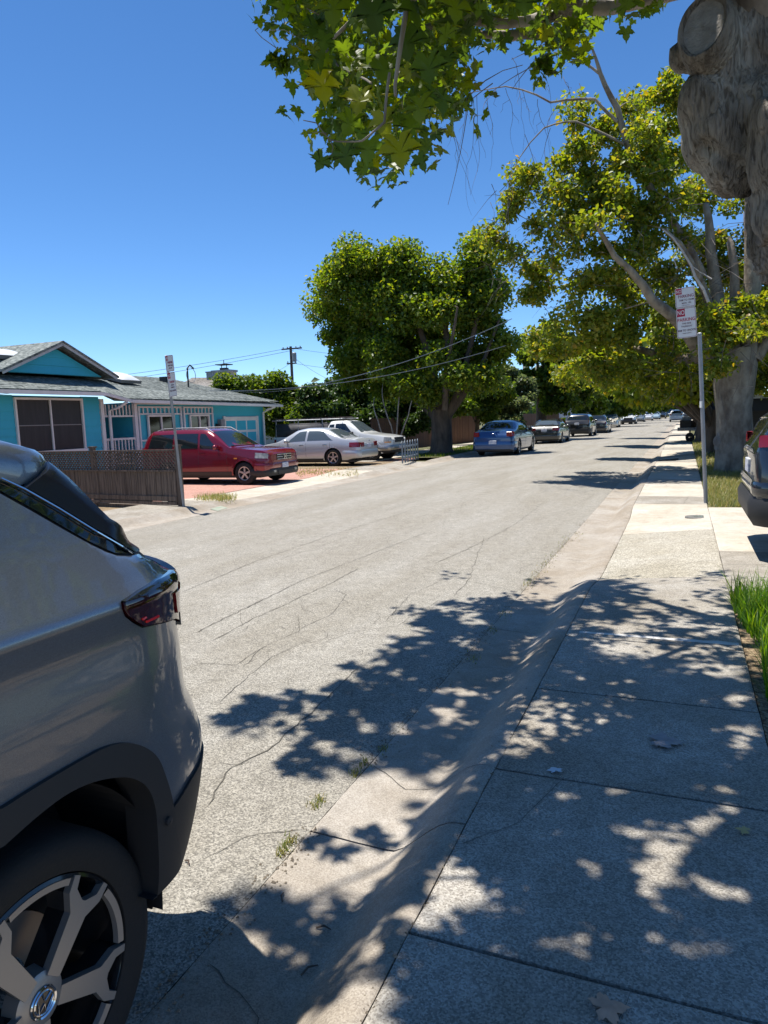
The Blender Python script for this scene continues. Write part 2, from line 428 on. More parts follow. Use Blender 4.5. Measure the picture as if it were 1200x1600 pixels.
for c, w in [([(285, 929), (400, 880), (520, 838), (643, 799)], .014), ([(305, 992), (470, 910), (667, 833)], .016), ([(330, 1003), (420, 958), (527, 907), (560, 890)], .012),
          ([(707, 930), (733, 904), (754, 846), (756, 838)], .010), ([(678, 881), (754, 846), (800, 822), (847, 787)], .012), ([(325, 1253), (358, 1195), (417, 1168), (484, 1110), (560, 1040)], .014),
          ([(327, 1190), (376, 1190), (417, 1168)], .010), ([(466, 984), (516, 961), (541, 930), (520, 922)], .009), ([(380, 1045), (404, 1015), (470, 985), (465, 960)], .010), ([(304, 1038), (370, 1040), (404, 1015)], .010),
          ([(340, 1100), (420, 1030), (480, 1000)], .008), ([(600, 800), (700, 770), (812, 735)], .012), ([(740, 800), (820, 812), (880, 800), (930, 770)], .008), ([(690, 905), (640, 930), (600, 970)], .008),
          ([(320, 1330), (380, 1300), (470, 1285)], .008), ([(380, 980), (375, 955), (420, 935)], .008), ([(740, 760), (830, 766), (905, 757)], .012), ([(720, 905), (760, 912), (800, 918)], .008),
          ([(590, 870), (640, 878), (700, 900), (735, 903)], .007), ([(500, 1005), (560, 985), (620, 975), (690, 935)], .007), ([(430, 880), (540, 842)], .008), ([(880, 735), (960, 715), (1000, 702)], .015)]:
    crack(c, w)
# web of fine fatigue cracks
random.seed(3)
for k in range(22):
    cx, cy = random.uniform(330, 640), random.uniform(930, 1110)
    a = random.uniform(0, 2 * pi); pts = [(cx, cy)]
    for q in range(random.randint(2, 4)):
        a += random.uniform(-1.3, 1.3); cx += 16 * math.cos(a); cy += 8 * math.sin(a); pts.append((cx, cy))
    if min(p[0] for p in pts) > 305: crack(pts, .0055, .008)
for k in range(16):
    cx, cy = random.uniform(600, 900), random.uniform(740, 900)
    a = random.uniform(0, 2 * pi); pts = [(cx, cy)]
    for q in range(3):
        a += random.uniform(-.9, .9); cx += 30 * math.cos(a); cy += 9 * math.sin(a); pts.append((cx, cy))
    crack(pts, .007, .01)

# dark soil bed that shows in the open joints of the pavement
V = []; F = []
yy = [-8, -3, 0] + ysteps(0.5, 60, .5, 3)
for y in yy:
    for x in (ROAD_R - 0.03, GUT_R, KERB_R, WALK_R + .02):
        z = (kerb_z(x, y) if x < KERB_R - .01 else zwalk(x, y)) - 0.022
        V.append((x, y, z))
F = [(i * 4 + j, i * 4 + j + 1, (i + 1) * 4 + j + 1, (i + 1) * 4 + j) for i in range(len(yy) - 1) for j in range(3)]
struct(obj('pavement_bed', V, F, M_joint), 'dark soil showing in the joints of the pavement')

def surf_slab(name, x0, x1, y0, y1, zf, mt, parent, nx=6, ny=8, gap=0.007, th=0.05, worn=0.004, jag=0.0):
    """one cast slab: gridded top, rounded-over worn edge, sides down into the joint"""
    xs_ = [x0 + gap * .4, x0 + gap * .4 + .012] + [x0 + .03 + (x1 - x0 - .06) * i / nx for i in range(nx + 1)] + [x1 - gap * .4 - .012, x1 - gap * .4]
    ys_ = [y0 + gap, y0 + gap + .012] + [y0 + .035 + (y1 - y0 - .07) * i / ny for i in range(ny + 1)] + [y1 - gap - .012, y1 - gap]
    V = []; F = []; nX = len(xs_); nY = len(ys_)
    for j, y in enumerate(ys_):
        for i, x in enumerate(xs_):
            e = (i in (0, nX - 1)) or (j in (0, nY - 1))
            jx = fnoise(y * 9, x0 * 5) * jag if i in (0, 1, nX - 2, nX - 1) else 0
            jy = fnoise(x * 9, y0 * 5) * jag if j in (0, 1, nY - 2, nY - 1) else 0
            V.append((x + jx + bend(y), y + jy, zf(x, y) - (worn if e else 0)))
    for j in range(nY - 1):
        for i in range(nX - 1):
            F.append((j * nX + i, j * nX + i + 1, (j + 1) * nX + i + 1, (j + 1) * nX + i))
    ring = [i for i in range(nX)] + [j * nX + nX - 1 for j in range(1, nY)] + [(nY - 1) * nX + i for i in range(nX - 2, -1, -1)] + [j * nX for j in range(nY - 2, 0, -1)]
    b0 = len(V)
    for r in ring: V.append((V[r][0], V[r][1], V[r][2] - th))
    for k in range(len(ring)):
        k2 = (k + 1) % len(ring); F.append((ring[k2], ring[k], b0 + k, b0 + k2))
    return obj(name, V, F, mt, parent, smooth=40)

walk = struct(thing('pavement', None, None)); del_keys = [k for k in ('label', 'category') if k in walk]
walk['label'] = 'concrete slab pavement with joints and dappled tree shade'
jy = [-1.4, -.35, 0.75, 1.76, 2.79, 3.74, 4.72, 6.85, 9.62, 12.1, 13.2, 14.3, 15.4, 16.5, 17.6, 18.7, 19.8, 20.9, 22, 23.1, 24.2, 25.3, 26.4, 27.5, 29, 31, 33, 35, 38, 41, 45, 50, 56, 64]
for i, (a, b) in enumerate(zip(jy[:-1], jy[1:])):
    mt = M_concl if i == 8 else (M_concs if i == 7 else M_conc)
    if i > 8: mt = M_concl if i % 3 else M_conc
    surf_slab('slab', KERB_R, WALK_R, a, b, zwalk, mt, walk, nx=8 if b < 14 else 3, ny=10 if b < 14 else 3, jag=.004)
for p in (dict(g=[(-.70, 2.2, 0), (-.52, 2.42, 0), (-.42, 2.78, 0)], w=.006), dict(g=[(-.3, 5.2, 0), (-.1, 5.4, 0), (.34, 5.35, 0)], w=.005), dict(g=[(.02, 12.1, 0), (.1, 13.2, 0)], w=.01), dict(g=[(-.5, .9, 0), (-.2, 1.2, 0), (-.1, 1.76, 0)], w=.005)):
    crack(None, p['w'], .01, walk, zwalk, ground=[Vector(q) for q in p['g']])
crack([(930, 900), (1000, 898), (1125, 893)], .012, .01, walk, zwalk)
# pale cement repair strip across one joint
V = []; n = 24
for i in range(n + 1):
    x = -.62 + (0.96) * i / n
    for s in (0, 1):
        y = 4.80 + (.035 + .03 * (i / n) + .02 * fnoise(i * .4, s * 7)) * s + .006 * fnoise(i * .7, 3)
        V.append((x, y, zwalk(x, y) + .002))
obj('cement_patch', V, [(2 * i, 2 * i + 2, 2 * i + 3, 2 * i + 1) for i in range(n)], mat('fresh_cement', (.62, .60, .56), .8, var=.25, vscale=12), walk)

kerb = struct(thing('kerb', None, None)); kerb['label'] = 'rolled concrete kerb and gutter on the right side'
gj = [-1.2, 0.55, 2.35, 5.25, 8.1, 11.0, 14.2, 17.4, 20.6, 23.8, 27, 32, 38, 46, 56, 70, 90, 120, 160, 220, 330]
for a, b in zip(gj[:-1], gj[1:]):
    surf_slab('gutter_segment', ROAD_R, KERB_R, a, b, kerb_z, M_concg, kerb, nx=16 if b < 30 else 8, ny=max(4, int((b - a) / (.12 if b < 14 else .6 if b < 40 else 6))), gap=.005, jag=.004)
crack(None, .009, .02, kerb, kerb_z, ground=[Vector((-1.33, 2.93, 0)), Vector((-1.1, 2.80, 0)), Vector((-.9, 2.86, 0)), Vector((-.71, 2.80, 0))])
crack(None, .009, .015, kerb, kerb_z, ground=[Vector((-1.30, 1.62, 0)), Vector((-1.05, 1.50, 0)), Vector((-.95, 1.2, 0))])
crack(None, .006, .01, kerb, kerb_z, ground=[Vector((-1.33, 4.3, 0)), Vector((-1.1, 4.42, 0)), Vector((-.72, 4.35, 0))])
# far pavement
V = []; yy = list(range(64, 340, 8))
for y in yy:
    for x in (KERB_R, WALK_R): V.append((x + bend(y), y, .14))
struct(obj('far_pavement', V, [(2 * i, 2 * i + 1, 2 * i + 3, 2 * i + 2) for i in range(len(yy) - 1)], M_concl), 'far stretch of pale pavement on the right')

# right-hand driveway behind the pavement (dark SUV stands on it)
drv = struct(thing('driveway', None, None)); drv['label'] = 'pale concrete driveway under the dark SUV'
for (x0, x1) in ((WALK_R, 1.9), (1.9, 3.4), (3.4, 5.2)):
    for (y0, y1) in ((6.3, 8.1), (8.1, 9.7), (9.7, 11.75)):
        surf_slab('slab', x0, x1, y0, y1, lambda x, y: .15 + .01 * (x - .36), M_concl if y1 > 9 else M_conc, drv, 4, 4, jag=.006)
for k in range(7):
    a = random.uniform(6.5, 11); crack(None, .008, .02, drv, lambda x, y: .15 + .01 * (x - .36), ground=[Vector((.37, a, 0)), Vector((1.2, a + random.uniform(-.3, .3), 0)), Vector((1.9, a + .2, 0))])
# verge soil beside pavement
def verge(name, y0, y1, x1, mt, label, z=.135):
    ys_ = np.arange(y0, y1 + .01, (y1 - y0) / max(4, int((y1 - y0) / .25))); xs_ = np.linspace(WALK_R + .005, x1, 12)
    V = [(x + bend(y), y, z + .03 * fnoise(x * 3, y * 3) * min(1, (x - WALK_R) * 6)) for y in ys_ for x in xs_]
    F = [(i * 12 + j, i * 12 + j + 1, (i + 1) * 12 + j + 1, (i + 1) * 12 + j) for i in range(len(ys_) - 1) for j in range(11)]
    return struct(obj(name, V, F, mt, smooth=180), label)
verge('bark_mulch', -3, 4.2, 4, M_dirt, 'orange brown bark mulch beside the near pavement')
verge('verge', 4.2, 6.3, 4, M_dirt, 'soil under the clump of bright strap leaves')
verge('verge', 11.75, 70, 6, M_lawn, 'verge with dry grass under the big plane tree')

# left side: gutter, kerb, pavement, red yard
def lk_z(x, y):
    t = (ROAD_L - x) / .62
    h = .10 - .075 * (1 / (1 + math.exp(-(y - 12.6) / .3))) * (1 - 1 / (1 + math.exp(-(y - 19.2) / .3))) - .07 * (1 / (1 + math.exp(-(y - 22.8) / .25))) * (1 - 1 / (1 + math.exp(-(y - 25.2) / .25)))
    if t < .5: return .004 - .012 * t
    s = (t - .5) / .5; s = s * s * (3 - 2 * s)
    return -.002 + h * s
lkerb = struct(thing('kerb', None, None)); lkerb['label'] = 'low concrete kerb on the left side by the driveways'
gj = [6, 9.2, 12.4, 15.6, 18.8, 22, 25.2, 28.4, 31.6, 36, 42, 50, 60, 75, 95, 130, 180, 330]
for a, b in zip(gj[:-1], gj[1:]):
    surf_slab('gutter_segment', ROAD_L - .62, ROAD_L, a, b, lk_z, M_concg, lkerb, nx=10, ny=max(4, int((b - a) / (.3 if b < 32 else 3))), gap=.008, jag=.006)
lwalk = struct(thing('pavement', None, None)); lwalk['label'] = 'pale pavement slabs along the left kerb in front of the fence'
LW0, LW1 = ROAD_L - .62 - 1.15, ROAD_L - .62
for a in np.arange(6, 25, 1.6):
    surf_slab('slab', LW0, LW1, a, a + 1.6, lambda x, y: lk_z(LW1, y) - .002 + .02 * (LW1 - x), M_concl if 11 < a < 19 else M_conc, lwalk, 4, 4, gap=.01, jag=.008)
for a in np.arange(25.0, 70, 1.8):
    surf_slab('slab', -11.9, -10.8, a, a + 1.8, lambda x, y: .1, M_concl, lwalk, 2, 2, gap=.01)
# painted utility mark on the left kerb
gm = [G(*p, .05) for p in ((328, 792), (345, 788), (356, 790), (340, 795))]
obj('utility_mark', [(p.x, p.y, lk_z(p.x, p.y) + .004) for p in gm], [(0, 1, 2, 3)], mat('green_utility_paint', (.16, .27, .18), .85, col2=(.34, .31, .26), vscale=5), lkerb)
yard = struct(thing('yard_paving', None, None)); yard['label'] = 'faded red concrete yard where the cars are parked'
def yz(x, y): return .055 + .006 * (LW0 - x)
for x0 in np.arange(LW0 - 6.4, LW0 - .1, 1.6):
    for y0 in np.arange(12.2, 27.4, 1.9):
        surf_slab('slab', x0, x0 + 1.6, y0, y0 + 1.9, yz, M_red if y0 < 20.5 or y0 > 24 else M_dirt, yard, 3, 3, gap=.009, jag=.01)
struct(obj('yard_bed', [(LW0 - 6.5, 6, .03), (LW0, 6, .03), (LW0, 27.6, .03), (LW0 - 6.5, 27.6, .03)], [(0, 1, 2, 3)], M_dirt), 'bare soil under the front yard')
struct(obj('far_verge', [(-10.8, 27.6, .07), (LW1, 27.6, .07), (LW1, 70, .07), (-10.8, 70, .07)], [(0, 1, 2, 3)], M_lawn), 'shaded lawn strip round the big tree on the left')

# far hill
V = []; F = []; n = 60
for j in range(6):
    for i in range(n + 1):
        a = R(90.5 + 11 * i / n); r = 520 + j * 60
        h = (0, 22, 44, 60, 66, 40)[j] * (0.75 + .35 * fnoise(i * .16, 3) + .1 * fnoise(i * .6, j))
        V.append((r * math.cos(a), r * math.sin(a), h - 1))
F = [(j * (n + 1) + i, j * (n + 1) + i + 1, (j + 1) * (n + 1) + i + 1, (j + 1) * (n + 1) + i) for j in range(5) for i in range(n)]
struct(obj('hill', V, F, mat('hill_scrub', (.13, .13, .10), .95, col2=(.06, .075, .05), vscale=.05, detail=8), smooth=180), 'grey green wooded hill beyond the end of the street')

# ================================================================== CARS
def paint(name, col, metal=0.5, rough=0.32):
    return mat(name, col, rough, metal=metal, coat=0.9, bump=0.0)
def lerp_prof(pts, s):
    if s <= pts[0][0]: return pts[0][1]
    for (a, za), (b, zb) in zip(pts[:-1], pts[1:]):
        if s <= b: return za + (zb - za) * (s - a) / (b - a)
    return pts[-1][1]
class CarShape:
    """lofted car body: s runs from the nose (0) to the tail (L); +x of the thing is forward"""
    def __init__(c, L, W, top, belt, bottom=0.22, tumble=.42, plan_f=.78, plan_r=.84, smooth=.09, rnose=.45, rtail=.35):
        c.L, c.W, c.topp, c.beltp, c.bot, c.tumble, c.pf, c.pr, c.sm, c.rn, c.rt = L, W, top, belt, bottom, tumble, plan_f, plan_r, smooth, rnose, rtail
    def top(c, s):
        k = [-1, -.5, 0, .5, 1]; return sum(lerp_prof(c.topp, s + q * c.sm) for q in k) / 5
    def belt(c, s):
        b = sum(lerp_prof(c.beltp, s + q * .08) for q in (-1, 0, 1)) / 3
        return min(b, c.top(s) - .035)
    def half(c, s):
        w = c.W / 2; f = 1
        if s < c.rn: t = 1 - max(0, s) / c.rn; f *= 1 - (1 - c.pf) * (1 - math.sqrt(max(0, 1 - t ** 2.4)))
        if s > c.L - c.rt: t = 1 - max(0, c.L - s) / c.rt; f *= 1 - (1 - c.pr) * (1 - math.sqrt(max(0, 1 - t ** 2.4)))
        return w * f * (1 - .02 * abs(2 * s / c.L - 1))
    def bottom(c, s):
        b = c.bot
        if s < .5: b += .10 * (1 - s / .5)
        if s > c.L - .55: b += .13 * (1 - (c.L - s) / .55)
        return b
    def section(c, s, shrink=0):
        s = min(max(s, 0), c.L); w = c.half(s); zt = c.top(s); zb = c.belt(s); z0 = c.bottom(s); h = zt - zb
        d = zb - z0
        wb = w * .955; k = c.tumble
        wr = wb - k * h
        hh = min(1, h / .35)
        return [(0, z0), (w * .80, z0), (w * .95, z0 + .03), (w * .99, z0 + .10 * d / .6), (w * 1.0, z0 + .33 * d), (w * 1.0, z0 + .66 * d), (w * .985, zb - .09 * d / .6), (wb, zb),
                (wb - k * h * .33 + .012 * hh, zb + h * .33), (wb - k * h * .66 + .014 * hh, zb + h * .66), (wr + .004, zb + h * .86), (wr - .06 * hh - .02, zt - .012), (wr * .5, zt + .012 * hh), (0, zt + .016 * hh)]
    def side_at(c, s, z):
        p = c.section(s)[2:11]
        if z <= p[0][1]: return p[0][0]
        for (a, za), (b, zb) in zip(p[:-1], p[1:]):
            if za <= z <= zb and zb > za: return a + (b - a) * (z - za) / (zb - za)
        return p[-1][0]
    def xl(c, s): return c.L / 2 - s

def car_body(cs, mt_list, wheels_s, R_, root, name='body'):
    st = [0, .015, .05] + [x for x in np.arange(.1, cs.L - .06, .07)] + [cs.L - .05, cs.L - .015, cs.L]
    V = []; F = []; nP = 14
    ends = {0: .94, .015: .975, cs.L: .95, cs.L - .015: .98}
    for s in st:
        p = cs.section(s); zc = (p[0][1] + p[-1][1]) / 2; k = ends.get(s, 1)
        p = [(a * k, zc + (z - zc) * k) for a, z in p]
        full = [(a, z) for a, z in p] + [(-a, z) for a, z in p[-2:0:-1]]
        for a, z in full: V.append((cs.xl(s), a, z))
    n = 26
    for i in range(len(st) - 1):
        for k in range(n): F.append((i * n + k, i * n + (k + 1) % n, (i + 1) * n + (k + 1) % n, (i + 1) * n + k))
    for base, rev in ((0, False), ((len(st) - 1) * n, True)):
        for k in range(13):
            a, b = k, k + 1; c_, d = (n - b) % n, (n - a) % n
            q = []
            for i_ in (a, b, c_, d):
                if base + i_ not in q: q.append(base + i_)
            if len(q) > 2: F.append(tuple(q[::-1] if rev else q))
    o = obj(name, V, F, mt_list[0], None)
    bm = bmesh.new(); bm.from_mesh(o.data); bmesh.ops.recalc_face_normals(bm, faces=bm.faces); bm.to_mesh(o.data); bm.free()
    # wheel arches
    cut = MB()
    for s in wheels_s:
        for sg in (-1, 1):
            cut.lathe([(0.001, sg * (cs.W / 2 - .30)), (R_ * 1.13, sg * (cs.W / 2 - .30)), (R_ * 1.13, sg * (cs.W / 2 + .1)), (0.001, sg * (cs.W / 2 + .1))], (cs.xl(s), 0, R_), axis='Y', n=28)
    co = cut.build('wheel_cutter', mt_list[1])
    md = o.modifiers.new('arch', 'BOOLEAN'); md.operation = 'DIFFERENCE'; md.object = co; md.solver = 'EXACT'
    try: md.material_mode = 'TRANSFER'
    except Exception: pass
    dg = bpy.context.evaluated_depsgraph_get(); dg.update()
    me = bpy.data.meshes.new_from_object(o.evaluated_get(dg))
    bpy.data.objects.remove(o); bpy.data.objects.remove(co)
    me.shade_smooth(); me.set_sharp_from_angle(angle=R(32))
    me.name = name
    return link(bpy.data.objects.new(name, me), root)

def patch(cs, fn, nu, nv, name, mt, root, off=.006, th=None):
    """grid patch fn(u,v)->(point); shifted off the body along its own normal, with a rim going back in"""
    P_ = [[Vector(fn(i / nu, j / nv)) for j in range(nv + 1)] for i in range(nu + 1)]
    V = []; F = []
    cen = Vector((0, 0, .6))
    N = []
    for i in range(nu + 1):
        for j in range(nv + 1):
            du = P_[min(i + 1, nu)][j] - P_[max(i - 1, 0)][j]; dv = P_[i][min(j + 1, nv)] - P_[i][max(j - 1, 0)]
            nrm = du.cross(dv)
            nrm = nrm.normalized() if nrm.length > 1e-9 else Vector((0, 0, 1))
            N.append(nrm)
    mid = len(N) // 2
    c_ = P_[nu // 2][nv // 2]
    sg = 1 if N[mid].dot(c_ - Vector((c_.x * .7, 0, .5))) > 0 else -1
    k = 0
    for i in range(nu + 1):
        for j in range(nv + 1):
            V.append(P_[i][j] + N[k] * sg * off); k += 1
    nV = nv + 1
    for i in range(nu):
        for j in range(nv):
            q = (i * nV + j, (i + 1) * nV + j, (i + 1) * nV + j + 1, i * nV + j + 1)
            F.append(q if sg > 0 else q[::-1])
    rim = [i * nV for i in range(nu + 1)] + [nu * nV + j for j in range(1, nV)] + [i * nV + nv for i in range(nu - 1, -1, -1)] + [j for j in range(nv - 1, 0, -1)]
    b0 = len(V)
    for r in rim: V.append(V[r] - N[r] * sg * (off + .012))
    for a in range(len(rim)):
        b = (a + 1) % len(rim); F.append((rim[a], rim[b], b0 + b, b0 + a))
    return obj(name, V, F, mt, root, smooth=35)

def side_patch(cs, q, sg, name, mt, root, off=.006, nu=10, nv=5):
    """q = (s_bottom_front, s_top_front, s_bottom_rear, s_top_rear, t0, t1) in glasshouse height"""
    s0b, s0t, s1b, s1t, t0, t1 = q
    def fn(u, v):
        t = t0 + (t1 - t0) * v
        s = (s0b + (s0t - s0b) * v) * (1 - u) + (s1b + (s1t - s1b) * v) * u
        zb, zt = cs.belt(s), cs.top(s); z = zb + (zt - zb) * t * .86
        return (cs.xl(s), sg * cs.side_at(s, z), z)
    return patch(cs, fn, nu, nv, name, mt, root, off)
def sz_patch(cs, s0, s1, z0, z1, sg, name, mt, root, off=.006, nu=8, nv=3, sl=0.0, zs0=0, zs1=0):
    """patch on the body side; heights may shift linearly from the s0 edge to the s1 edge"""
    def fn(u, v):
        s = s0 + (s1 - s0) * u + sl * v; z = (z0 + zs0 * u) * (1 - v) + (z1 + zs1 * u) * v
        return (cs.xl(s), sg * cs.side_at(s, z), z)
    return patch(cs, fn, nu, nv, name, mt, root, off)
def top_patch(cs, s0, s1, f0, f1, name, mt, root, off=.006, nu=8, nv=10):
    """windscreen / rear window: between stations s0 and s1, width fraction f0 -> f1"""
    def fn(u, v):
        s = s0 + (s1 - s0) * u; p = cs.section(s); wr = p[11][0]; f = (f0 + (f1 - f0) * u) * (2 * v - 1)
        a = abs(f); zt = cs.top(s)
        h = min(1, (zt - cs.belt(s)) / .35)
        z = zt - .012 + (.028 * (1 - a * a)) * h
        return (cs.xl(s), f * wr, z)
    return patch(cs, fn, nu, nv, name, mt, root, off)
def band(cs, smax, z0, z1, off, name, mt, root, front=True, th=.05, zend=0.0):
    """bumper-like strip that wraps round the nose or the tail"""
    pts = []
    ss = [smax * (1 - i / 9) for i in range(10)]
    for s in ss:
        s_ = s if front else cs.L - s
        pts.append((cs.xl(s_), cs.side_at(s_, (z0 + z1) / 2)))
    w = pts[-1][1]; xe = pts[-1][0]
    path = pts + [(xe, w * (1 - k / 4)) for k in range(1, 4)]
    path = path + [(x, -y) for x, y in path[::-1] if abs(y) > 1e-6]
    V = []; F = []; n = len(path)
    for i, (x, y) in enumerate(path):
        a = Vector(path[max(0, i - 1)]); b = Vector(path[min(n - 1, i + 1)]); t = (b - a).normalized(); nr = Vector((t.y, -t.x))
        if nr.dot(Vector((x, y)) - Vector((x * .5, 0))) < 0: nr = -nr
        e = i in (0, n - 1); o_ = off * (0.15 if e else 1)
        zz0 = z0 + (zend if i in (0, 1, n - 2, n - 1) else 0)
        H__ = z1 - zz0
        for (dz, dd) in ((zz0, o_ * .2 - .012), (zz0 + .25 * H__, o_ * .85), (zz0 + .75 * H__, o_), (z1, o_ * .35), (z1, -th), (zz0, -th)):
            V.append((x + nr.x * dd, y + nr.y * dd, dz))
    for i in range(n - 1):
        for k in range(6): F.append((i * 6 + k, i * 6 + (k + 1) % 6, (i + 1) * 6 + (k + 1) % 6, (i + 1) * 6 + k))
    F += [(5, 4, 3, 2, 1, 0), tuple((n - 1) * 6 + k for k in range(6))]
    o = obj(name, V, F, mt, root)
    bm = bmesh.new(); bm.from_mesh(o.data); bmesh.ops.recalc_face_normals(bm, faces=bm.faces); bm.to_mesh(o.data); bm.free()
    o.data.shade_smooth(); o.data.set_sharp_from_angle(angle=R(35)); return o
WHEELC = {}
def wheel(x, y, R_, root, spokes=5, wd=.21, rimr=.62, alloy=None, lod=24):
    """tyre with rim, spokes and hub; y sign gives the outside"""
    sg = 1 if y > 0 else -1; key = (round(R_, 3), spokes, sg, wd, rimr, (alloy or M_alloy).name, lod)
    if key not in WHEELC:
        rr = R_ * rimr; t = MB()
        t.lathe([(rr, -wd / 2), (rr + .01, -wd / 2), (R_ - .03, -wd / 2), (R_ - .006, -wd / 2 + .025), (R_, 0), (R_ - .006, wd / 2 - .025), (R_ - .03, wd / 2), (rr + .012, wd / 2), (rr, wd / 2 - .012)], axis='Y', n=lod, closed=True)
        tm = t.build('tyre', M_tyre, smooth=50)
        r = MB(); f = sg * wd / 2
        r.lathe([(rr + .002, f - sg * .004), (rr - .02, f - sg * .008), (rr - .025, f - sg * .14)], axis='Y', n=lod)
        r.lathe([(.001, f - sg * .012), (R_ * .13, f - sg * .014), (R_ * .15, f - sg * .05)], axis='Y', n=14)
        for k in range(spokes):
            a = 2 * pi * k / spokes + .3
            rot = Matrix.Rotation(-a, 3, 'Y')
            r.box(rot @ Vector((rr * .52, f - sg * .035, 0)), (rr * .95, .028, rr * (.26 if spokes < 6 else .16)), rot)
        rm = r.build('rim', alloy or M_alloy, smooth=40)
        d = MB(); d.lathe([(.001, f - sg * .10), (rr - .01, f - sg * .11)], axis='Y', n=lod); dm = d.build('brake_disc', M_black)
        WHEELC[key] = [(q.name.split('.')[0], q.data) for q in (tm, rm, dm)]
        for q in (tm, rm, dm): bpy.data.objects.remove(q)
    parts = WHEELC[key]
    o = None
    for nme, dat in parts:
        q = bpy.data.objects.new(nme if o else 'wheel', dat); COL.objects.link(q)
        if o is None: q.parent = root; q.location = (x, y - sg * wd / 2, R_); o = q
        else: q.parent = o
    return o
def seam(cs, s0, s1, z0, z1, sg, root, w=.008):
    def fn(u, v):
        z = z0 + (z1 - z0) * u; s = s0 + (s1 - s0) * u + w * (v - .5)
        return (cs.xl(s), sg * cs.side_at(s, z), z)
    return patch(cs, fn, 8, 1, 'door_seam', M_black, root, .0015)
def handle(cs, s, z, sg, root, mt):
    y = cs.side_at(s, z) + .022
    m_ = MB(); m_.box((cs.xl(s), sg * y, z), (.17, .022, .03)); m_.box((cs.xl(s) - .07, sg * (y - .012), z), (.02, .03, .02)); m_.box((cs.xl(s) + .07, sg * (y - .012), z), (.02, .03, .02))
    return m_.build('door_handle', mt, root)
def mirror_(cs, s, sg, root, mt, sz=1.0):
    z = cs.belt(s) + .06; y = cs.side_at(s, z)
    m_ = MB(); m_.box((cs.xl(s), sg * (y + .12 * sz), z + .02), (.10, .20 * sz, .13 * sz), None, .85); m_.box((cs.xl(s) + .01, sg * (y + .02), z - .02), (.05, .08, .04))
    o = m_.build('door_mirror', mt, root); bm = bmesh.new(); bm.from_mesh(o.data); bmesh.ops.bevel(bm, geom=bm.edges[:], offset=.018, segments=2, affect='EDGES'); bm.to_mesh(o.data); bm.free(); o.data.shade_smooth(); return o
def seats(cs, s, root, w=.44):
    return None

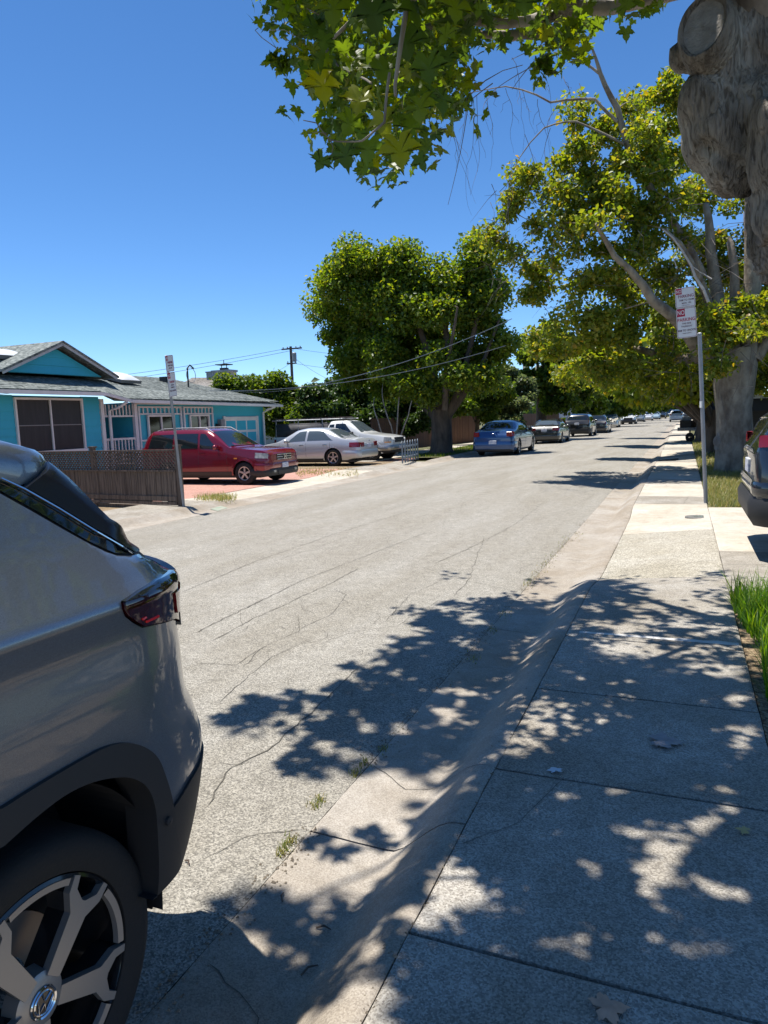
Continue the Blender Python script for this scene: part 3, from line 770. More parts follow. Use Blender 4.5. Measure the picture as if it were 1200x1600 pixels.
def make_car(name, label, cat, loc, rotz, group, pm, spec, lod=2):
    """spec: dict describing the shape and its features"""
    S = spec; cs = CarShape(S['L'], S['W'], S['top'], S['belt'], S.get('bot', .22), S.get('tumble', .42), S.get('pf', .78), S.get('pr', .86), rnose=S.get('rn', .5), rtail=S.get('rt', .35))
    root = thing(name, label, cat, loc, rotz, group)
    ws = (S['fo'], S['fo'] + S['wb']); R_ = S['R']
    car_body(cs, [pm, M_black], ws, R_, root)
    gl = S.get('glass', M_glass)
    for s in ws:
        for sg in (-1, 1): wheel(cs.xl(s), sg * (cs.W / 2 - .015), R_, root, S.get('spokes', 5), wd=.2, rimr=S.get('rimr', .64), alloy=S.get('alloy'), lod=28 if lod > 1 else 18)
    a, b = S['ws']; top_patch(cs, a, b, .98, .93, 'windscreen', S.get('wsglass', gl), root)
    if 'rw' in S: a, b = S['rw']; top_patch(cs, a, b, .90, .94, 'rear_window', gl, root)
    for q in S['win']:
        for sg in (-1, 1): side_patch(cs, q, sg, 'side_window', gl, root)
    # floor between the wheels
    fl = MB(); fl.b(-cs.L / 2 + .3, cs.L / 2 - .3, -cs.W / 2 + .12, cs.W / 2 - .12, cs.bot - .05, cs.bot + .02); fl.build('underbody', M_black, root)
    zc = cs.belt(cs.L * .5)
    for q in S.get('seams', []):
        for sg in (-1, 1): seam(cs, q[0], q[1], S.get('sillz', .33), zc - .01, sg, root)
    for q in S.get('handles', []):
        for sg in (-1, 1): handle(cs, q, zc - .10, sg, root, S.get('handle_m', pm))
    for sg in (-1, 1): mirror_(cs, S['mir'], sg, root, S.get('mirror_m', pm))
    for i, q in enumerate(S.get('bands', [])): band(cs, q[0], q[1], q[2], q[3], q[6] if len(q) > 6 else 'bumper', q[4], root, front=q[5])
    for q in S.get('lights', []):          # (s0,s1,z0,z1, material, name, zs0, zs1)
        for sg in (-1, 1): sz_patch(cs, q[0], q[1], q[2], q[3], sg, q[5], q[4], root, off=.010, zs0=q[6], zs1=q[7])
    for q in S.get('front', []):           # boxes on the nose face (y0,y1,z0,z1,depth,material,name,mirrored)
        for sg in ((1, -1) if q[7] else (1,)):
            m_ = MB(); m_.b(cs.L / 2 - .03, cs.L / 2 + q[4], sg * q[0], sg * q[1], q[2], q[3]); o = m_.build(q[6], q[5], root)
            bm = bmesh.new(); bm.from_mesh(o.data); bmesh.ops.bevel(bm, geom=bm.edges[:], offset=.006, segments=1, affect='EDGES'); bm.to_mesh(o.data); bm.free()
    for q in S.get('rear', []):
        for sg in ((1, -1) if q[7] else (1,)):
            m_ = MB(); m_.b(-cs.L / 2 + .03, -cs.L / 2 - q[4], sg * q[0], sg * q[1], q[2], q[3]); o = m_.build(q[6], q[5], root)
            bm = bmesh.new(); bm.from_mesh(o.data); bmesh.ops.bevel(bm, geom=bm.edges[:], offset=.006, segments=1, affect='EDGES'); bm.to_mesh(o.data); bm.free()
    if 'sill' in S:
        for sg in (-1, 1): sz_patch(cs, ws[0] + R_ + .08, ws[1] - R_ - .08, cs.bot + .03, S['sill'], sg, 'sill', M_black, root, off=.02)
    if 'mould' in S:
        for sg in (-1, 1): sz_patch(cs, ws[0] + R_ + .1, ws[1] - R_ - .1, S['mould'] - .03, S['mould'] + .03, sg, 'side_moulding', S.get('mould_m', pm), root, off=.014)
    if S.get('rails'):
        a, b = S['rails']
        for sg in (-1, 1):
            m_ = MB(); pts = []
            for i in range(9):
                s = a + (b - a) * i / 8; p = cs.section(s); pts.append((cs.xl(s), sg * (p[11][0] - .03), p[11][1] + (.055 if 0 < i < 8 else .0)))
            m_.tube(pts, .016, 6); m_.build('roof_rail', M_black if S.get('railk') else M_galv, root)
    if 'arch' in S:
        for s in ws:
            for sg in (-1, 1):
                m_ = MB(); pts = []
                V = []; F = []
                for i in range(17):
                    t = pi * i / 16 * 1.08 - .12
                    for rr, oo in ((R_ * 1.12, -.01), (R_ * 1.12, .018), (R_ * 1.30, .014), (R_ * 1.32, -.01)):
                        s_ = s - rr * math.cos(t); z = R_ + rr * math.sin(t)
                        V.append((cs.xl(s_), sg * (cs.side_at(s_, max(z, .3)) + oo), z))
                for i in range(16):
                    for k in range(3): F.append((i * 4 + k, i * 4 + k + 1, (i + 1) * 4 + k + 1, (i + 1) * 4 + k))
                obj('arch_trim', V, F, S['arch'], root, smooth=40)
    return root, cs

# shapes -----------------------------------------------------------
def suv_spec(L=4.75, W=1.93, H=1.75, hood=1.06, boxy=.0, **k):
    d = dict(L=L, W=W, R=.355, fo=.92, wb=L - .92 - 1.08, bot=.27,
        top=[(0, .80), (.08, .90), (.55, hood - .03), (1.15, hood + .03), (1.30, hood + .06), (2.02, H - .07), (2.35, H - .01), (3.2, H), (L - .75, H - .03), (L - .42, H - .10), (L - .22, hood + .12), (L - .10, hood), (L - .02, .95), (L, .72)],
        belt=[(0, .72), (1.2, hood - .02), (L - .4, hood + .02), (L, hood - .1)],
        ws=(1.33, 2.0), rw=(L - .40, L - .22), tumble=.33,
        win=[(1.62, 2.20, 2.42, 2.44, .10, .90), (2.52, 2.54, 3.34, 3.30, .10, .90), (3.44, 3.40, L - .46, L - .62, .12, .90)],
        seams=[(1.36, 1.36), (2.47, 2.47), (3.42, 3.42)], handles=(2.30, 3.25), mir=1.72, sillz=.40)
    d.update(k); return d
def sedan_spec(L=4.8, W=1.80, H=1.44, hood=.92, trunk=1.0, **k):
    d = dict(L=L, W=W, R=.315, fo=.86, wb=L - .86 - 1.10, bot=.20,
        top=[(0, .60), (.06, .68), (.5, hood - .08), (1.25, hood + .02), (1.38, hood + .05), (2.12, H - .06), (2.5, H), (3.1, H - .01), (3.45, H - .07), (L - .75, trunk + .04), (L - .6, trunk + .01), (L - .1, trunk - .02), (L - .02, trunk - .06), (L, .62)],
        belt=[(0, .55), (1.2, hood - .02), (L - .8, trunk - .06), (L, trunk - .12)], tumble=.46,
        ws=(1.42, 2.16), rw=(3.45, L - .78),
        win=[(1.72, 2.26, 2.55, 2.57, .12, .93), (2.64, 2.66, 3.72, 3.28, .12, .93)],
        seams=[(1.45, 1.45), (2.60, 2.60), (3.60, 3.60)], handles=(2.42, 3.40), mir=1.80, sillz=.30)
    d.update(k); return d

# 1. red SUV nose out towards the street ------------------------------------------------
P_red = paint('crimson_paint', (.17, .004, .014), .25, .25)
L = 4.40
sp = suv_spec(L, 1.84, 1.60, 1.0, spokes=5, rails=(1.9, 3.9), sill=.38, mould=.56, rimr=.60, mirror_m=P_red, R=.325, fo=.77, wb=2.62, tumble=.26, bot=.25, pf=.86, rn=.38, arch=P_red,
    bands=[(.60, .24, .44, .035, M_clad, True), (.45, .43, .60, .022, P_red, True, 'bumper_skin'), (.6, .28, .5, .03, M_clad, False)],
    lights=[(.03, .40, .73, .87, M_lamp, 'headlight', .02, .03), (L - .24, L - .03, .85, 1.10, M_redl, 'tail_light', .0, -.02), (.98, 1.08, .735, .765, M_amber, 'side_repeater', 0, 0)],
    front=[(-.40, .40, .66, .84, .012, M_black, 'grille', False), (-.39, .39, .675, .695, .03, M_chrome, 'grille_bar', False), (-.39, .39, .74, .76, .03, M_chrome, 'grille_bar', False), (-.39, .39, .805, .825, .03, M_chrome, 'grille_bar', False),
           (-.155, .155, .44, .58, .055, M_plate, 'licence_plate', False), (.52, .64, .33, .40, .045, M_lamp, 'fog_light', True), (-.40, .40, .27, .38, .045, M_black, 'air_intake', False)],
    rear=[(-.155, .155, .80, .93, .02, M_plate, 'licence_plate', False)])
sp['top'] = [(0, .80), (.04, .90), (.18, .97), (.6, 1.01), (1.18, 1.045), (1.28, 1.07), (1.92, 1.52), (2.15, 1.585), (3.0, 1.60), (L - .42, 1.585), (L - .25, 1.53), (L - .08, 1.10), (L - .03, 1.0), (L, .7)]
sp['belt'] = [(0, .80), (1.2, .99), (L - .3, 1.03), (L, .95)]
sp['ws'] = (1.30, 1.93); sp['rw'] = (L - .24, L - .10)
sp['win'] = [(1.56, 2.08, 2.24, 2.26, .08, .92), (2.32, 2.34, 3.12, 3.10, .08, .92), (3.22, 3.20, L - .30, L - .42, .08, .90)]
sp['seams'] = [(1.32, 1.32), (2.28, 2.28), (3.17, 3.17)]; sp['handles'] = (2.14, 3.02); sp['mir'] = 1.62
suv_red, cs = make_car('parked_suv', 'dark red SUV parked nose out in the driveway by the turquoise garage', 'SUV', tuple(Vector((-10.55, 16.0, .058)) - .93 * Vector((L / 2 - .77, -.905, 0))), 0, None, P_red, sp)
suv_red.scale = (.93, .93, .93)
# round emblem with an H on the grille
em = MB(); e0 = L / 2 + .03
em.b(e0, e0 + .02, -.065, -.040, .69, .81); em.b(e0, e0 + .02, .040, .065, .69, .81); em.b(e0, e0 + .02, -.065, .065, .74, .762)
em.build('emblem', M_chrome, suv_red)
# pair of windscreen wipers
wp = MB(); wp.box((cs.xl(1.30), .25, 1.10), (.03, .60, .015)); wp.box((cs.xl(1.30), -.35, 1.10), (.03, .60, .015)); wp.build('wiper', M_black, suv_red)

# 2. silver sedan nose in ----------------------------------------------------------------
P_silver = paint('silver_paint', (.50, .515, .53), .35, .3)
L = 4.82
sp = sedan_spec(L, 1.80, 1.43, .90, 1.0, spokes=5, glass=M_glassl, mould=.55, handle_m=M_chrome, R=.325, sill=.30,
    bands=[(.5, .22, .52, .03, P_silver, True), (.7, .30, .58, .035, P_silver, False)],
    lights=[(.05, .40, .62, .76, M_lamp, 'headlight', .03, .03), (L - .42, L - .02, .70, .87, M_redl, 'tail_light', -.01, .0)],
    front=[(-.30, .30, .55, .72, .02, M_chrome, 'grille', False)],
    rear=[(.48, .74, .70, .86, .014, M_redl, 'tail_light', True), (-.155, .155, .66, .80, .02, M_plate, 'licence_plate', False), (-.05, .05, .90, .93, .02, M_chrome, 'emblem', False)])
sedan, cs = make_car('parked_sedan', 'silver four-door sedan parked nose in beside the white pickup truck', 'car', (-10.35 - L / 2 * .95, 23.75, .06), pi, None, P_silver, sp)
sedan.scale = (.95, .95, .95)
st = MB(); st.tube([(cs.xl(2.3) + .17 * math.cos(t * .5236) * 0, .38 + .17 * math.cos(t * .5236), 1.0 + .17 * math.sin(t * .5236)) for t in range(13)], .014, 5)
st.build('steering_wheel', M_black, sedan)

# 3. white pickup with a rack and canopy --------------------------------------------------
P_white = paint('white_truck_paint', (.66, .66, .64), 0.0, .3)
L = 5.5
sp = dict(L=L, W=1.86, R=.38, fo=.90, wb=3.30, bot=.36, tumble=.34, pf=.84, pr=.97, rn=.4, rt=.15,
    top=[(0, .84), (.06, .98), (.5, 1.08), (1.22, 1.16), (1.34, 1.19), (1.95, 1.66), (2.15, 1.72), (2.75, 1.72), (2.92, 1.68), (3.02, 1.14), (3.1, 1.10), (L, 1.10)],
    belt=[(0, .86), (1.25, 1.10), (2.95, 1.12), (3.05, 1.06), (L, 1.06)], ws=(1.38, 1.98), win=[(1.64, 2.12, 2.55, 2.55, .10, .92), (2.62, 2.62, 2.86, 2.84, .15, .88)], glass=M_glass, wsglass=M_glassl,
    seams=[(1.40, 1.40), (2.62, 2.62)], handles=(2.46,), mir=1.72, mirror_m=M_black, sillz=.46, spokes=6, rimr=.56,
    arch=P_white,
    bands=[(.62, .44, .66, .05, mat('dull_chrome', (.35, .35, .36), .35, metal=.8), True), (.5, .36, .46, .04, M_clad, True, 'valance')],
    lights=[(.04, .34, .80, .97, M_lamp, 'headlight', .0, .02), (.04, .30, .76, .80, M_amber, 'indicator', 0, 0), (L - .12, L - .02, .70, 1.0, M_redl, 'tail_light', 0, 0)],
    front=[(-.50, .50, .76, .97, .02, M_black, 'grille', False), (-.5, .5, .85, .875, .035, M_chrome, 'grille_bar', False), (-.155, .155, .50, .62, .07, M_plate, 'licence_plate', False)])
truck, cs = make_car('pickup_truck', 'white pickup truck with a lumber rack parked beyond the silver sedan', 'truck', (-10.2 - L / 2 * .93, 26.35, .06), 0, None, P_white, sp)
truck.scale = (.93, .93, .93)
cp = MB(); cp.b(cs.xl(3.12), cs.xl(L - .05), -.84, .84, 1.10, 1.66)
o = cp.build('bed_tarp', mat('charcoal_tarp', (.05, .05, .055), .7, col2=(.09, .085, .09), vscale=3, bump=.6, bscale=5), truck)
bm = bmesh.new(); bm.from_mesh(o.data); bmesh.ops.bevel(bm, geom=bm.edges[:], offset=.05, segments=3, affect='EDGES'); bm.to_mesh(o.data); bm.free(); o.data.shade_smooth()
for sg in (-1, 1):
    rk = MB(); rk.tube([(cs.xl(2.2), sg * .80, 1.80), (cs.xl(L + .1), sg * .80, 1.80)], .022, 6)
    for s in (3.15, 4.3, L - .1): rk.tube([(cs.xl(s), sg * .86, 1.08), (cs.xl(s), sg * .80, 1.80)], .020, 6)
    rk.build('rack_side', M_galv, truck)
for s in (2.3, 3.2, 4.3, L - .1):
    rk = MB(); rk.tube([(cs.xl(s), -.84, 1.815), (cs.xl(s), .84, 1.815)], .02, 6); rk.build('rack_bar', M_galv, truck)
pk = MB(); pk.b(cs.xl(2.0), cs.xl(L + .2), -.35, -.15, 1.845, 1.885); pk.b(cs.xl(2.4), cs.xl(L), .1, .28, 1.845, 1.88)
tag_ = pk.build('lumber', M_wood, None); tag_.location = (truck.location.x, truck.location.y, truck.location.z); tag_.scale = (.93, .93, .93)
meta(tag_, 'weathered boards lying on the rack of the white pickup truck', 'lumber')

# 4. blue sedan, tail towards us -----------------------------------------------------------
GP = 'cars parked along the left kerb'
P_blue = paint('blue_paint', (.018, .06, .17), .45, .28)
L = 4.85
sp = sedan_spec(L, 1.74, 1.43, .94, 1.03, R=.33, rimr=.68, mirror_m=M_black, bot=.22,
    bands=[(.6, .24, .60, .035, P_blue, False), (.5, .22, .30, .03, M_black, False, 'valance')],
    lights=[(L - .30, L - .02, .80, .98, M_redl, 'tail_light', .0, .02), (.05, .4, .65, .78, M_lamp, 'headlight', .03, .03)],
    rear=[(.56, .78, .80, .98, .014, M_redl, 'tail_light', True), (-.155, .155, .50, .64, .05, M_plate, 'licence_plate', False), (-.035, .035, .89, .93, .02, M_chrome, 'emblem', False)])
def up_z(y): return .02
blue, cs = make_car('parked_car', 'blue sedan parked tail towards us, nearest at the left kerb', 'car', (-7.08, 28.7 + L / 2, .01), pi / 2, None, P_blue, sp)
# 5. black sedan
P_blk = paint('black_paint', (.014, .014, .015), .2, .22)
P_blk2 = paint('graphite_paint', (.03, .031, .032), .3, .25)
L = 4.6
sp = sedan_spec(L, 1.66, 1.34, .88, .97, R=.31, glass=M_glassl, bands=[(.6, .26, .58, .035, P_blk2, False)], alloy=M_alloy,
    lights=[(L - .34, L - .02, .74, .90, M_redl, 'tail_light', .0, .0), (.05, .35, .62, .74, M_lamp, 'headlight', .03, .03)],
    rear=[(.46, .72, .74, .89, .014, M_redl, 'tail_light', True), (-.155, .155, .70, .84, .02, M_plate, 'licence_plate', False), (-.03, .03, .92, .96, .02, M_chrome, 'emblem', False)])
make_car('parked_car', 'black sedan with red tail lamps parked beyond the blue one', 'car', (-7.05, 40.2 + L / 2, .01), pi / 2, None, P_blk2, sp)
# 6. black SUV
L = 4.7
spS = suv_spec(L, 1.80, 1.60, 1.02, bands=[(.6, .30, .6, .03, M_clad, False)], rails=(2.1, 4.0), railk=True,
    lights=[(L - .22, L - .02, .98, 1.16, mat('dark_red_lens', (.10, .005, .008), .15, coat=.5), 'tail_light', 0, 0), (.05, .4, .82, .95, M_lamp, 'headlight', .0, .03)],
    rear=[(-.155, .155, .84, .98, .03, M_plate, 'licence_plate', False)], front=[(-.5, .5, .62, .85, .012, M_black, 'grille', False)])
bs, cs = make_car('parked_suv', 'black SUV parked at the left kerb beyond the black sedan', 'SUV', (-6.75, 51.2 + L / 2, .01), pi / 2, None, P_blk, spS)
make_car('parked_car', 'dark sedan half hidden past the black SUV', 'car', (-6.35, 58.5 + 2.3, .01), pi / 2, None, P_blk2, sedan_spec(4.6, 1.8, 1.45, .93, 1.02, bands=[(.6, .26, .58, .035, P_blk2, False)], lights=[(4.25, 4.58, .74, .9, M_redl, 'tail_light', 0, 0)]))
# 7. oncoming-parked beige sedan and others farther off
P_beige = paint('beige_paint', (.56, .52, .43), .2, .35)
spB = sedan_spec(4.7, 1.8, 1.46, .92, 1.02, glass=M_glassl, bands=[(.5, .22, .5, .03, P_beige, True)],
    lights=[(.04, .42, .62, .78, M_lamp, 'headlight', .03, .04)], front=[(-.35, .35, .58, .68, .02, M_black, 'grille', False), (-.3, .3, .30, .42, .04, M_black, 'air_intake', False), (.45, .66, .62, .75, .012, M_lamp, 'headlight', True)])
make_car('parked_car', 'beige sedan facing us at the left kerb beyond the dark cars', 'car', (-7.25, 80 + 2.35, .01), -pi / 2, None, P_beige, spB, 1)
P_wht2 = paint('white_paint_car', (.62, .64, .66), .1, .3)
spW = suv_spec(4.5, 1.85, 1.66, 1.02, glass=M_glass, bands=[(.5, .3, .62, .03, M_black, True)], lights=[(.04, .4, .80, .93, M_lamp, 'headlight', 0, .03)], front=[(-.55, .55, .60, .88, .012, M_black, 'grille', False)])
def far_car(label, cat, y, spec, pm, rot=-pi / 2, x=None, name='parked_car'):
    x_ = (-7.2 + bend(y)) if x is None else x
    return make_car(name, label, cat, (x_, y + spec['L'] / 2, .01), rot, None, pm, spec, 1)
far_car('white SUV with a black grille parked facing us beyond the beige sedan', 'SUV', 99, spW, P_wht2, x=-6.6, name='parked_suv')
P_grey = paint('grey_paint', (.16, .18, .20), .5, .3)
far_car('grey blue sedan parked facing us beyond the white SUV', 'car', 117, sedan_spec(4.6, 1.8, 1.45, .93, 1.02, lights=[(.04, .4, .62, .78, M_lamp, 'headlight', .03, .03)]), P_grey, x=-6.35)
far_car('silver car far down the left kerb after the grey blue sedan', 'car', 134, sedan_spec(4.6, 1.8, 1.5, .95, 1.05, lights=[(.04, .4, .62, .78, M_lamp, 'headlight', .03, .03)]), P_silver, x=-5.8)
far_car('pale blue car, second from the far end of the left kerb', 'car', 148, sedan_spec(4.6, 1.8, 1.5, .95, 1.05, lights=[(.04, .4, .62, .78, M_lamp, 'headlight', .03, .03)]), paint('pale_blue_paint', (.30, .40, .45), .3, .3), x=-5.0)
far_car('dark SUV, farthest parked at the left kerb', 'SUV', 162, suv_spec(4.5, 1.85, 1.7, 1.02), P_blk, x=-4.3, name='parked_suv')
# silver SUV driving away in the distance
L = 4.6
sp = suv_spec(L, 1.82, 1.66, 1.02, glass=M_glass, rails=(2.1, 3.9), bands=[(.6, .3, .6, .03, P_silver, False)],
    lights=[(L - .22, L - .02, .92, 1.14, M_redl, 'tail_light', 0, 0)], rear=[(.62, .78, .92, 1.14, .014, M_redl, 'tail_light', True), (-.155, .155, .72, .86, .02, M_plate, 'licence_plate', False)])
make_car('driving_suv', 'silver SUV driving away in the middle of the far street', 'SUV', (-.95, 111 + L / 2, .03), pi / 2, None, P_silver, sp, 1)
far_car('dark car parked on the right side beyond the driving silver SUV', 'car', 121, sedan_spec(4.6, 1.8, 1.5, .95, 1.05), P_blk2, rot=pi / 2, x=.9)
far_car('grey van parked across the far end of the street', 'van', 196, suv_spec(4.9, 1.95, 2.1, 1.15), P_grey, rot=0, x=-3.2, name='parked_van')

# 8. dark SUV on the right, tail beside the pavement -----------------------------------------
P_navy = paint('midnight_paint', (.03, .034, .042), .6, .2)
L = 4.7
sp = suv_spec(L, 1.92, 1.70, 1.07, bot=.30, R=.37, rt=.55, pr=.80, glass=M_glass, arch=M_clad, sill=.42,
    bands=[(.75, .34, .62, .05, M_clad, False), (.68, .60, .76, .022, P_navy, False, 'bumper_skin')],
    lights=[(L - .44, L - .03, 1.10, 1.19, M_redl, 'tail_light', -.02, .0), (L - .34, L - .10, .505, .545, mat('reflector_red', (.42, .02, .03), .3), 'reflector', 0, 0), (.05, .4, .82, .95, M_lamp, 'headlight', .0, .03)],
    rear=[(-.155, .155, .80, .94, .02, M_plate, 'licence_plate', False)])
sp['top'] = [(0, .80), (.08, .90), (.55, 1.04), (1.15, 1.1), (1.30, 1.13), (2.02, 1.62), (2.35, 1.69), (3.2, 1.70), (L - .95, 1.66), (L - .62, 1.58), (L - .14, 1.36), (L - .05, 1.24), (L, .90)]
sp['rw'] = (L - .60, L - .14)
suv_r, cs = make_car('parked_suv', 'dark blue black SUV parked in the right driveway with its tail by the pavement', 'SUV', (.63 + L / 2, 8.35, .15), 0, None, P_navy, sp)
# 9. vehicles behind the plane tree on the right
far = make_car('parked_suv', 'grey SUV parked behind the plane tree trunk beyond the dark SUV', 'SUV', (1.75 + 2.35, 15.9, .12), 0, None, P_grey, suv_spec(4.7, 1.9, 1.66, 1.05, lights=[(4.4, 4.68, .95, 1.15, M_redl, 'tail_light', 0, 0)], bands=[(.6, .3, .6, .03, M_clad, False)]), 1)
far = make_car('pickup_truck', 'dark pickup truck with its tail sticking out of a driveway behind the sign post', 'truck', (.75 + 2.6, 37.5, .12), 0, None, P_blk, dict(L=5.2, W=1.86, R=.38, fo=.90, wb=3.10, bot=.36, tumble=.34, pf=.84, pr=.97, rn=.4, rt=.15,
    top=[(0, .84), (.06, .98), (.5, 1.08), (1.22, 1.16), (1.34, 1.19), (1.95, 1.66), (2.15, 1.72), (2.9, 1.72), (3.1, 1.68), (3.2, 1.14), (3.3, 1.12), (5.2, 1.12)],
    belt=[(0, .86), (1.25, 1.10), (2.95, 1.12), (3.05, 1.08), (5.2, 1.08)], ws=(1.38, 1.98), win=[(1.64, 2.12, 2.65, 2.65, .10, .92)], mir=1.72,
    bands=[(.5, .42, .62, .06, M_chrome, False)], lights=[(5.08, 5.18, .7, 1.0, M_redl, 'tail_light', 0, 0)]), 1)
tr = MB(); tr.b(-.9, .1, -.75, .75, .62, .66)
for y in (-.6, 0, .6): tr.b(-.9, .1, y - .03, y + .03, .52, .62)
tr_o = thing('hitch_carrier', 'steel cargo carrier with boxes behind the dark pickup truck', 'carrier', (.65, 37.5, .12))
tr.build('rack_frame', M_galv, tr_o)
for i, (x, y, w, h) in enumerate([(-.55, -.3, .5, .35), (-.5, .35, .4, .5), (-.2, .0, .3, .3)]):
    q = MB(); q.b(x - w / 2, x + w / 2, y - .28, y + .28, .665, .665 + h); q.build('storage_box', (M_black, M_galv, M_wood)[i], tr_o)
for y in (-.8, .8):
    w_ = MB(); w_.lathe([(.06, -.05), (.19, -.06), (.2, 0), (.19, .06), (.06, .05)], (-.35, y, .20), axis='Y', n=16); w_.build('wheel', M_tyre, tr_o)
ax = MB(); ax.tube([(-.35, -.8, .2), (-.35, .8, .2)], .03, 6); ax.tube([(-.35, -.5, .2), (-.35, -.5, .52)], .03, 5); ax.tube([(-.35, .5, .2), (-.35, .5, .52)], .03, 5); ax.build('axle', M_black, tr_o)

# ================================================================== THE NEAR GREY SUV (left edge of the picture)
P_near = bpy.data.materials.new('pewter_metallic_paint'); P_near.use_nodes = True
nt = P_near.node_tree; b = nt.nodes['Principled BSDF']
tc = nn(nt, 'ShaderNodeTexCoord'); vo = nn(nt, 'ShaderNodeTexVoronoi'); vo.inputs['Scale'].default_value = 1400
nt.links.new(tc.outputs['Object'], vo.inputs['Vector'])
rp = nn(nt, 'ShaderNodeValToRGB'); rp.color_ramp.elements[0].color = (.12, .135, .16, 1); rp.color_ramp.elements[1].color = (.225, .248, .285, 1)
sp_ = nn(nt, 'ShaderNodeSeparateColor'); nt.links.new(vo.outputs['Color'], sp_.inputs[0]); nt.links.new(sp_.outputs[0], rp.inputs[0]); nt.links.new(rp.outputs[0], b.inputs['Base Color'])
b.inputs['Metallic'].default_value = .70; b.inputs['Roughness'].default_value = .33; b.inputs['Coat Weight'].default_value = 1.0; b.inputs['Coat Roughness'].default_value = .03
M_gloss = mat('gloss_black', (.008, .009, .012), .04, spec=.6, coat=.6)

NZ = [(.15, -1.30), (.28, -1.265), (.42, -1.235), (.60, -1.218), (.80, -1.214), (.98, -1.228), (1.10, -1.243), (1.150, -1.240), (1.185, -1.238), (1.22, -1.262), (1.28, -1.305), (1.34, -1.345), (1.42, -1.385), (1.50, -1.425), (1.56, -1.475), (1.60, -1.55), (1.62, -1.66)]
def smooth_prof(pts, z):
    # Catmull-Rom through the profile
    if z <= pts[0][0]: return pts[0][1]
    if z >= pts[-1][0]: return pts[-1][1]
    for i in range(len(pts) - 1):
        if pts[i][0] <= z <= pts[i + 1][0]:
            z0, a = pts[i]; z1, c = pts[i + 1]; t = (z - z0) / (z1 - z0)
            pm = pts[i - 1] if i else pts[i]; pn = pts[i + 2] if i + 2 < len(pts) else pts[i + 1]
            m0 = (c - pm[1]) / (z1 - pm[0]) * (z1 - z0) if z1 > pm[0] else 0
            m1 = (pn[1] - a) / (pn[0] - z0) * (z1 - z0) if pn[0] > z0 else 0
            return (2 * t ** 3 - 3 * t ** 2 + 1) * a + (t ** 3 - 2 * t ** 2 + t) * m0 + (-2 * t ** 3 + 3 * t ** 2) * c + (t ** 3 - t ** 2) * m1
YT = [(.15, 1.66), (.30, 1.72), (.45, 1.78), (.60, 1.825), (.70, 1.84), (.80, 1.81), (.86, 1.785), (1.0, 1.79), (1.18, 1.80), (1.24, 1.74), (1.29, 1.62), (1.36, 1.545), (1.45, 1.465), (1.53, 1.40), (1.62, 1.33)]
def ntail(z): return smooth_prof(YT, z)
def fx(y, z):
    x = smooth_prof(NZ, z)
    yt = ntail(z); a = .46
    if z > 1.22: k_ = min(1, (z - 1.22) / .14); a = .46 - .34 * k_
    else: k_ = 0
    t = (y - (yt - a)) / a
    if t > 0:
        t = min(t, 1.0); x -= (.42 - .28 * k_) * (1 - math.sqrt(max(0, 1 - t ** 2.1)))
    if y < 0.2: x -= .0
    # soft flare round the wheel arch
    return x
def hit(px, py):
    d = ray(px, py); prev = None; lo = -1.0 / -d.x if False else None
    t0 = (-1.05) / d.x; t1 = (-2.2) / d.x; n = 240; last = None
    for i in range(n + 1):
        t = t0 + (t1 - t0) * i / n; p = CAMP + d * t
        s = p.x - fx(p.y, p.z)
        if last is not None and s < 0 and p.y <= ntail(p.z) + .02:
            a, c = last, t
            for _ in range(20):
                mm = (a + c) / 2; q = CAMP + d * mm
                if q.x - fx(q.y, q.z) < 0: c = mm
                else: a = mm
            q = CAMP + d * c; return (q.y, q.z)
        last = t
    # ray just misses the rounded tail: take the closest approach
    best = None
    for i in range(n + 1):
        t = t0 + (t1 - t0) * i / n; p = CAMP + d * t; y = min(p.y, ntail(p.z)); s = abs(p.x - fx(y, p.z)) + 2 * abs(p.y - y)
        if best is None or s < best[0]: best = (s, y, p.z)
    return (best[1], best[2])
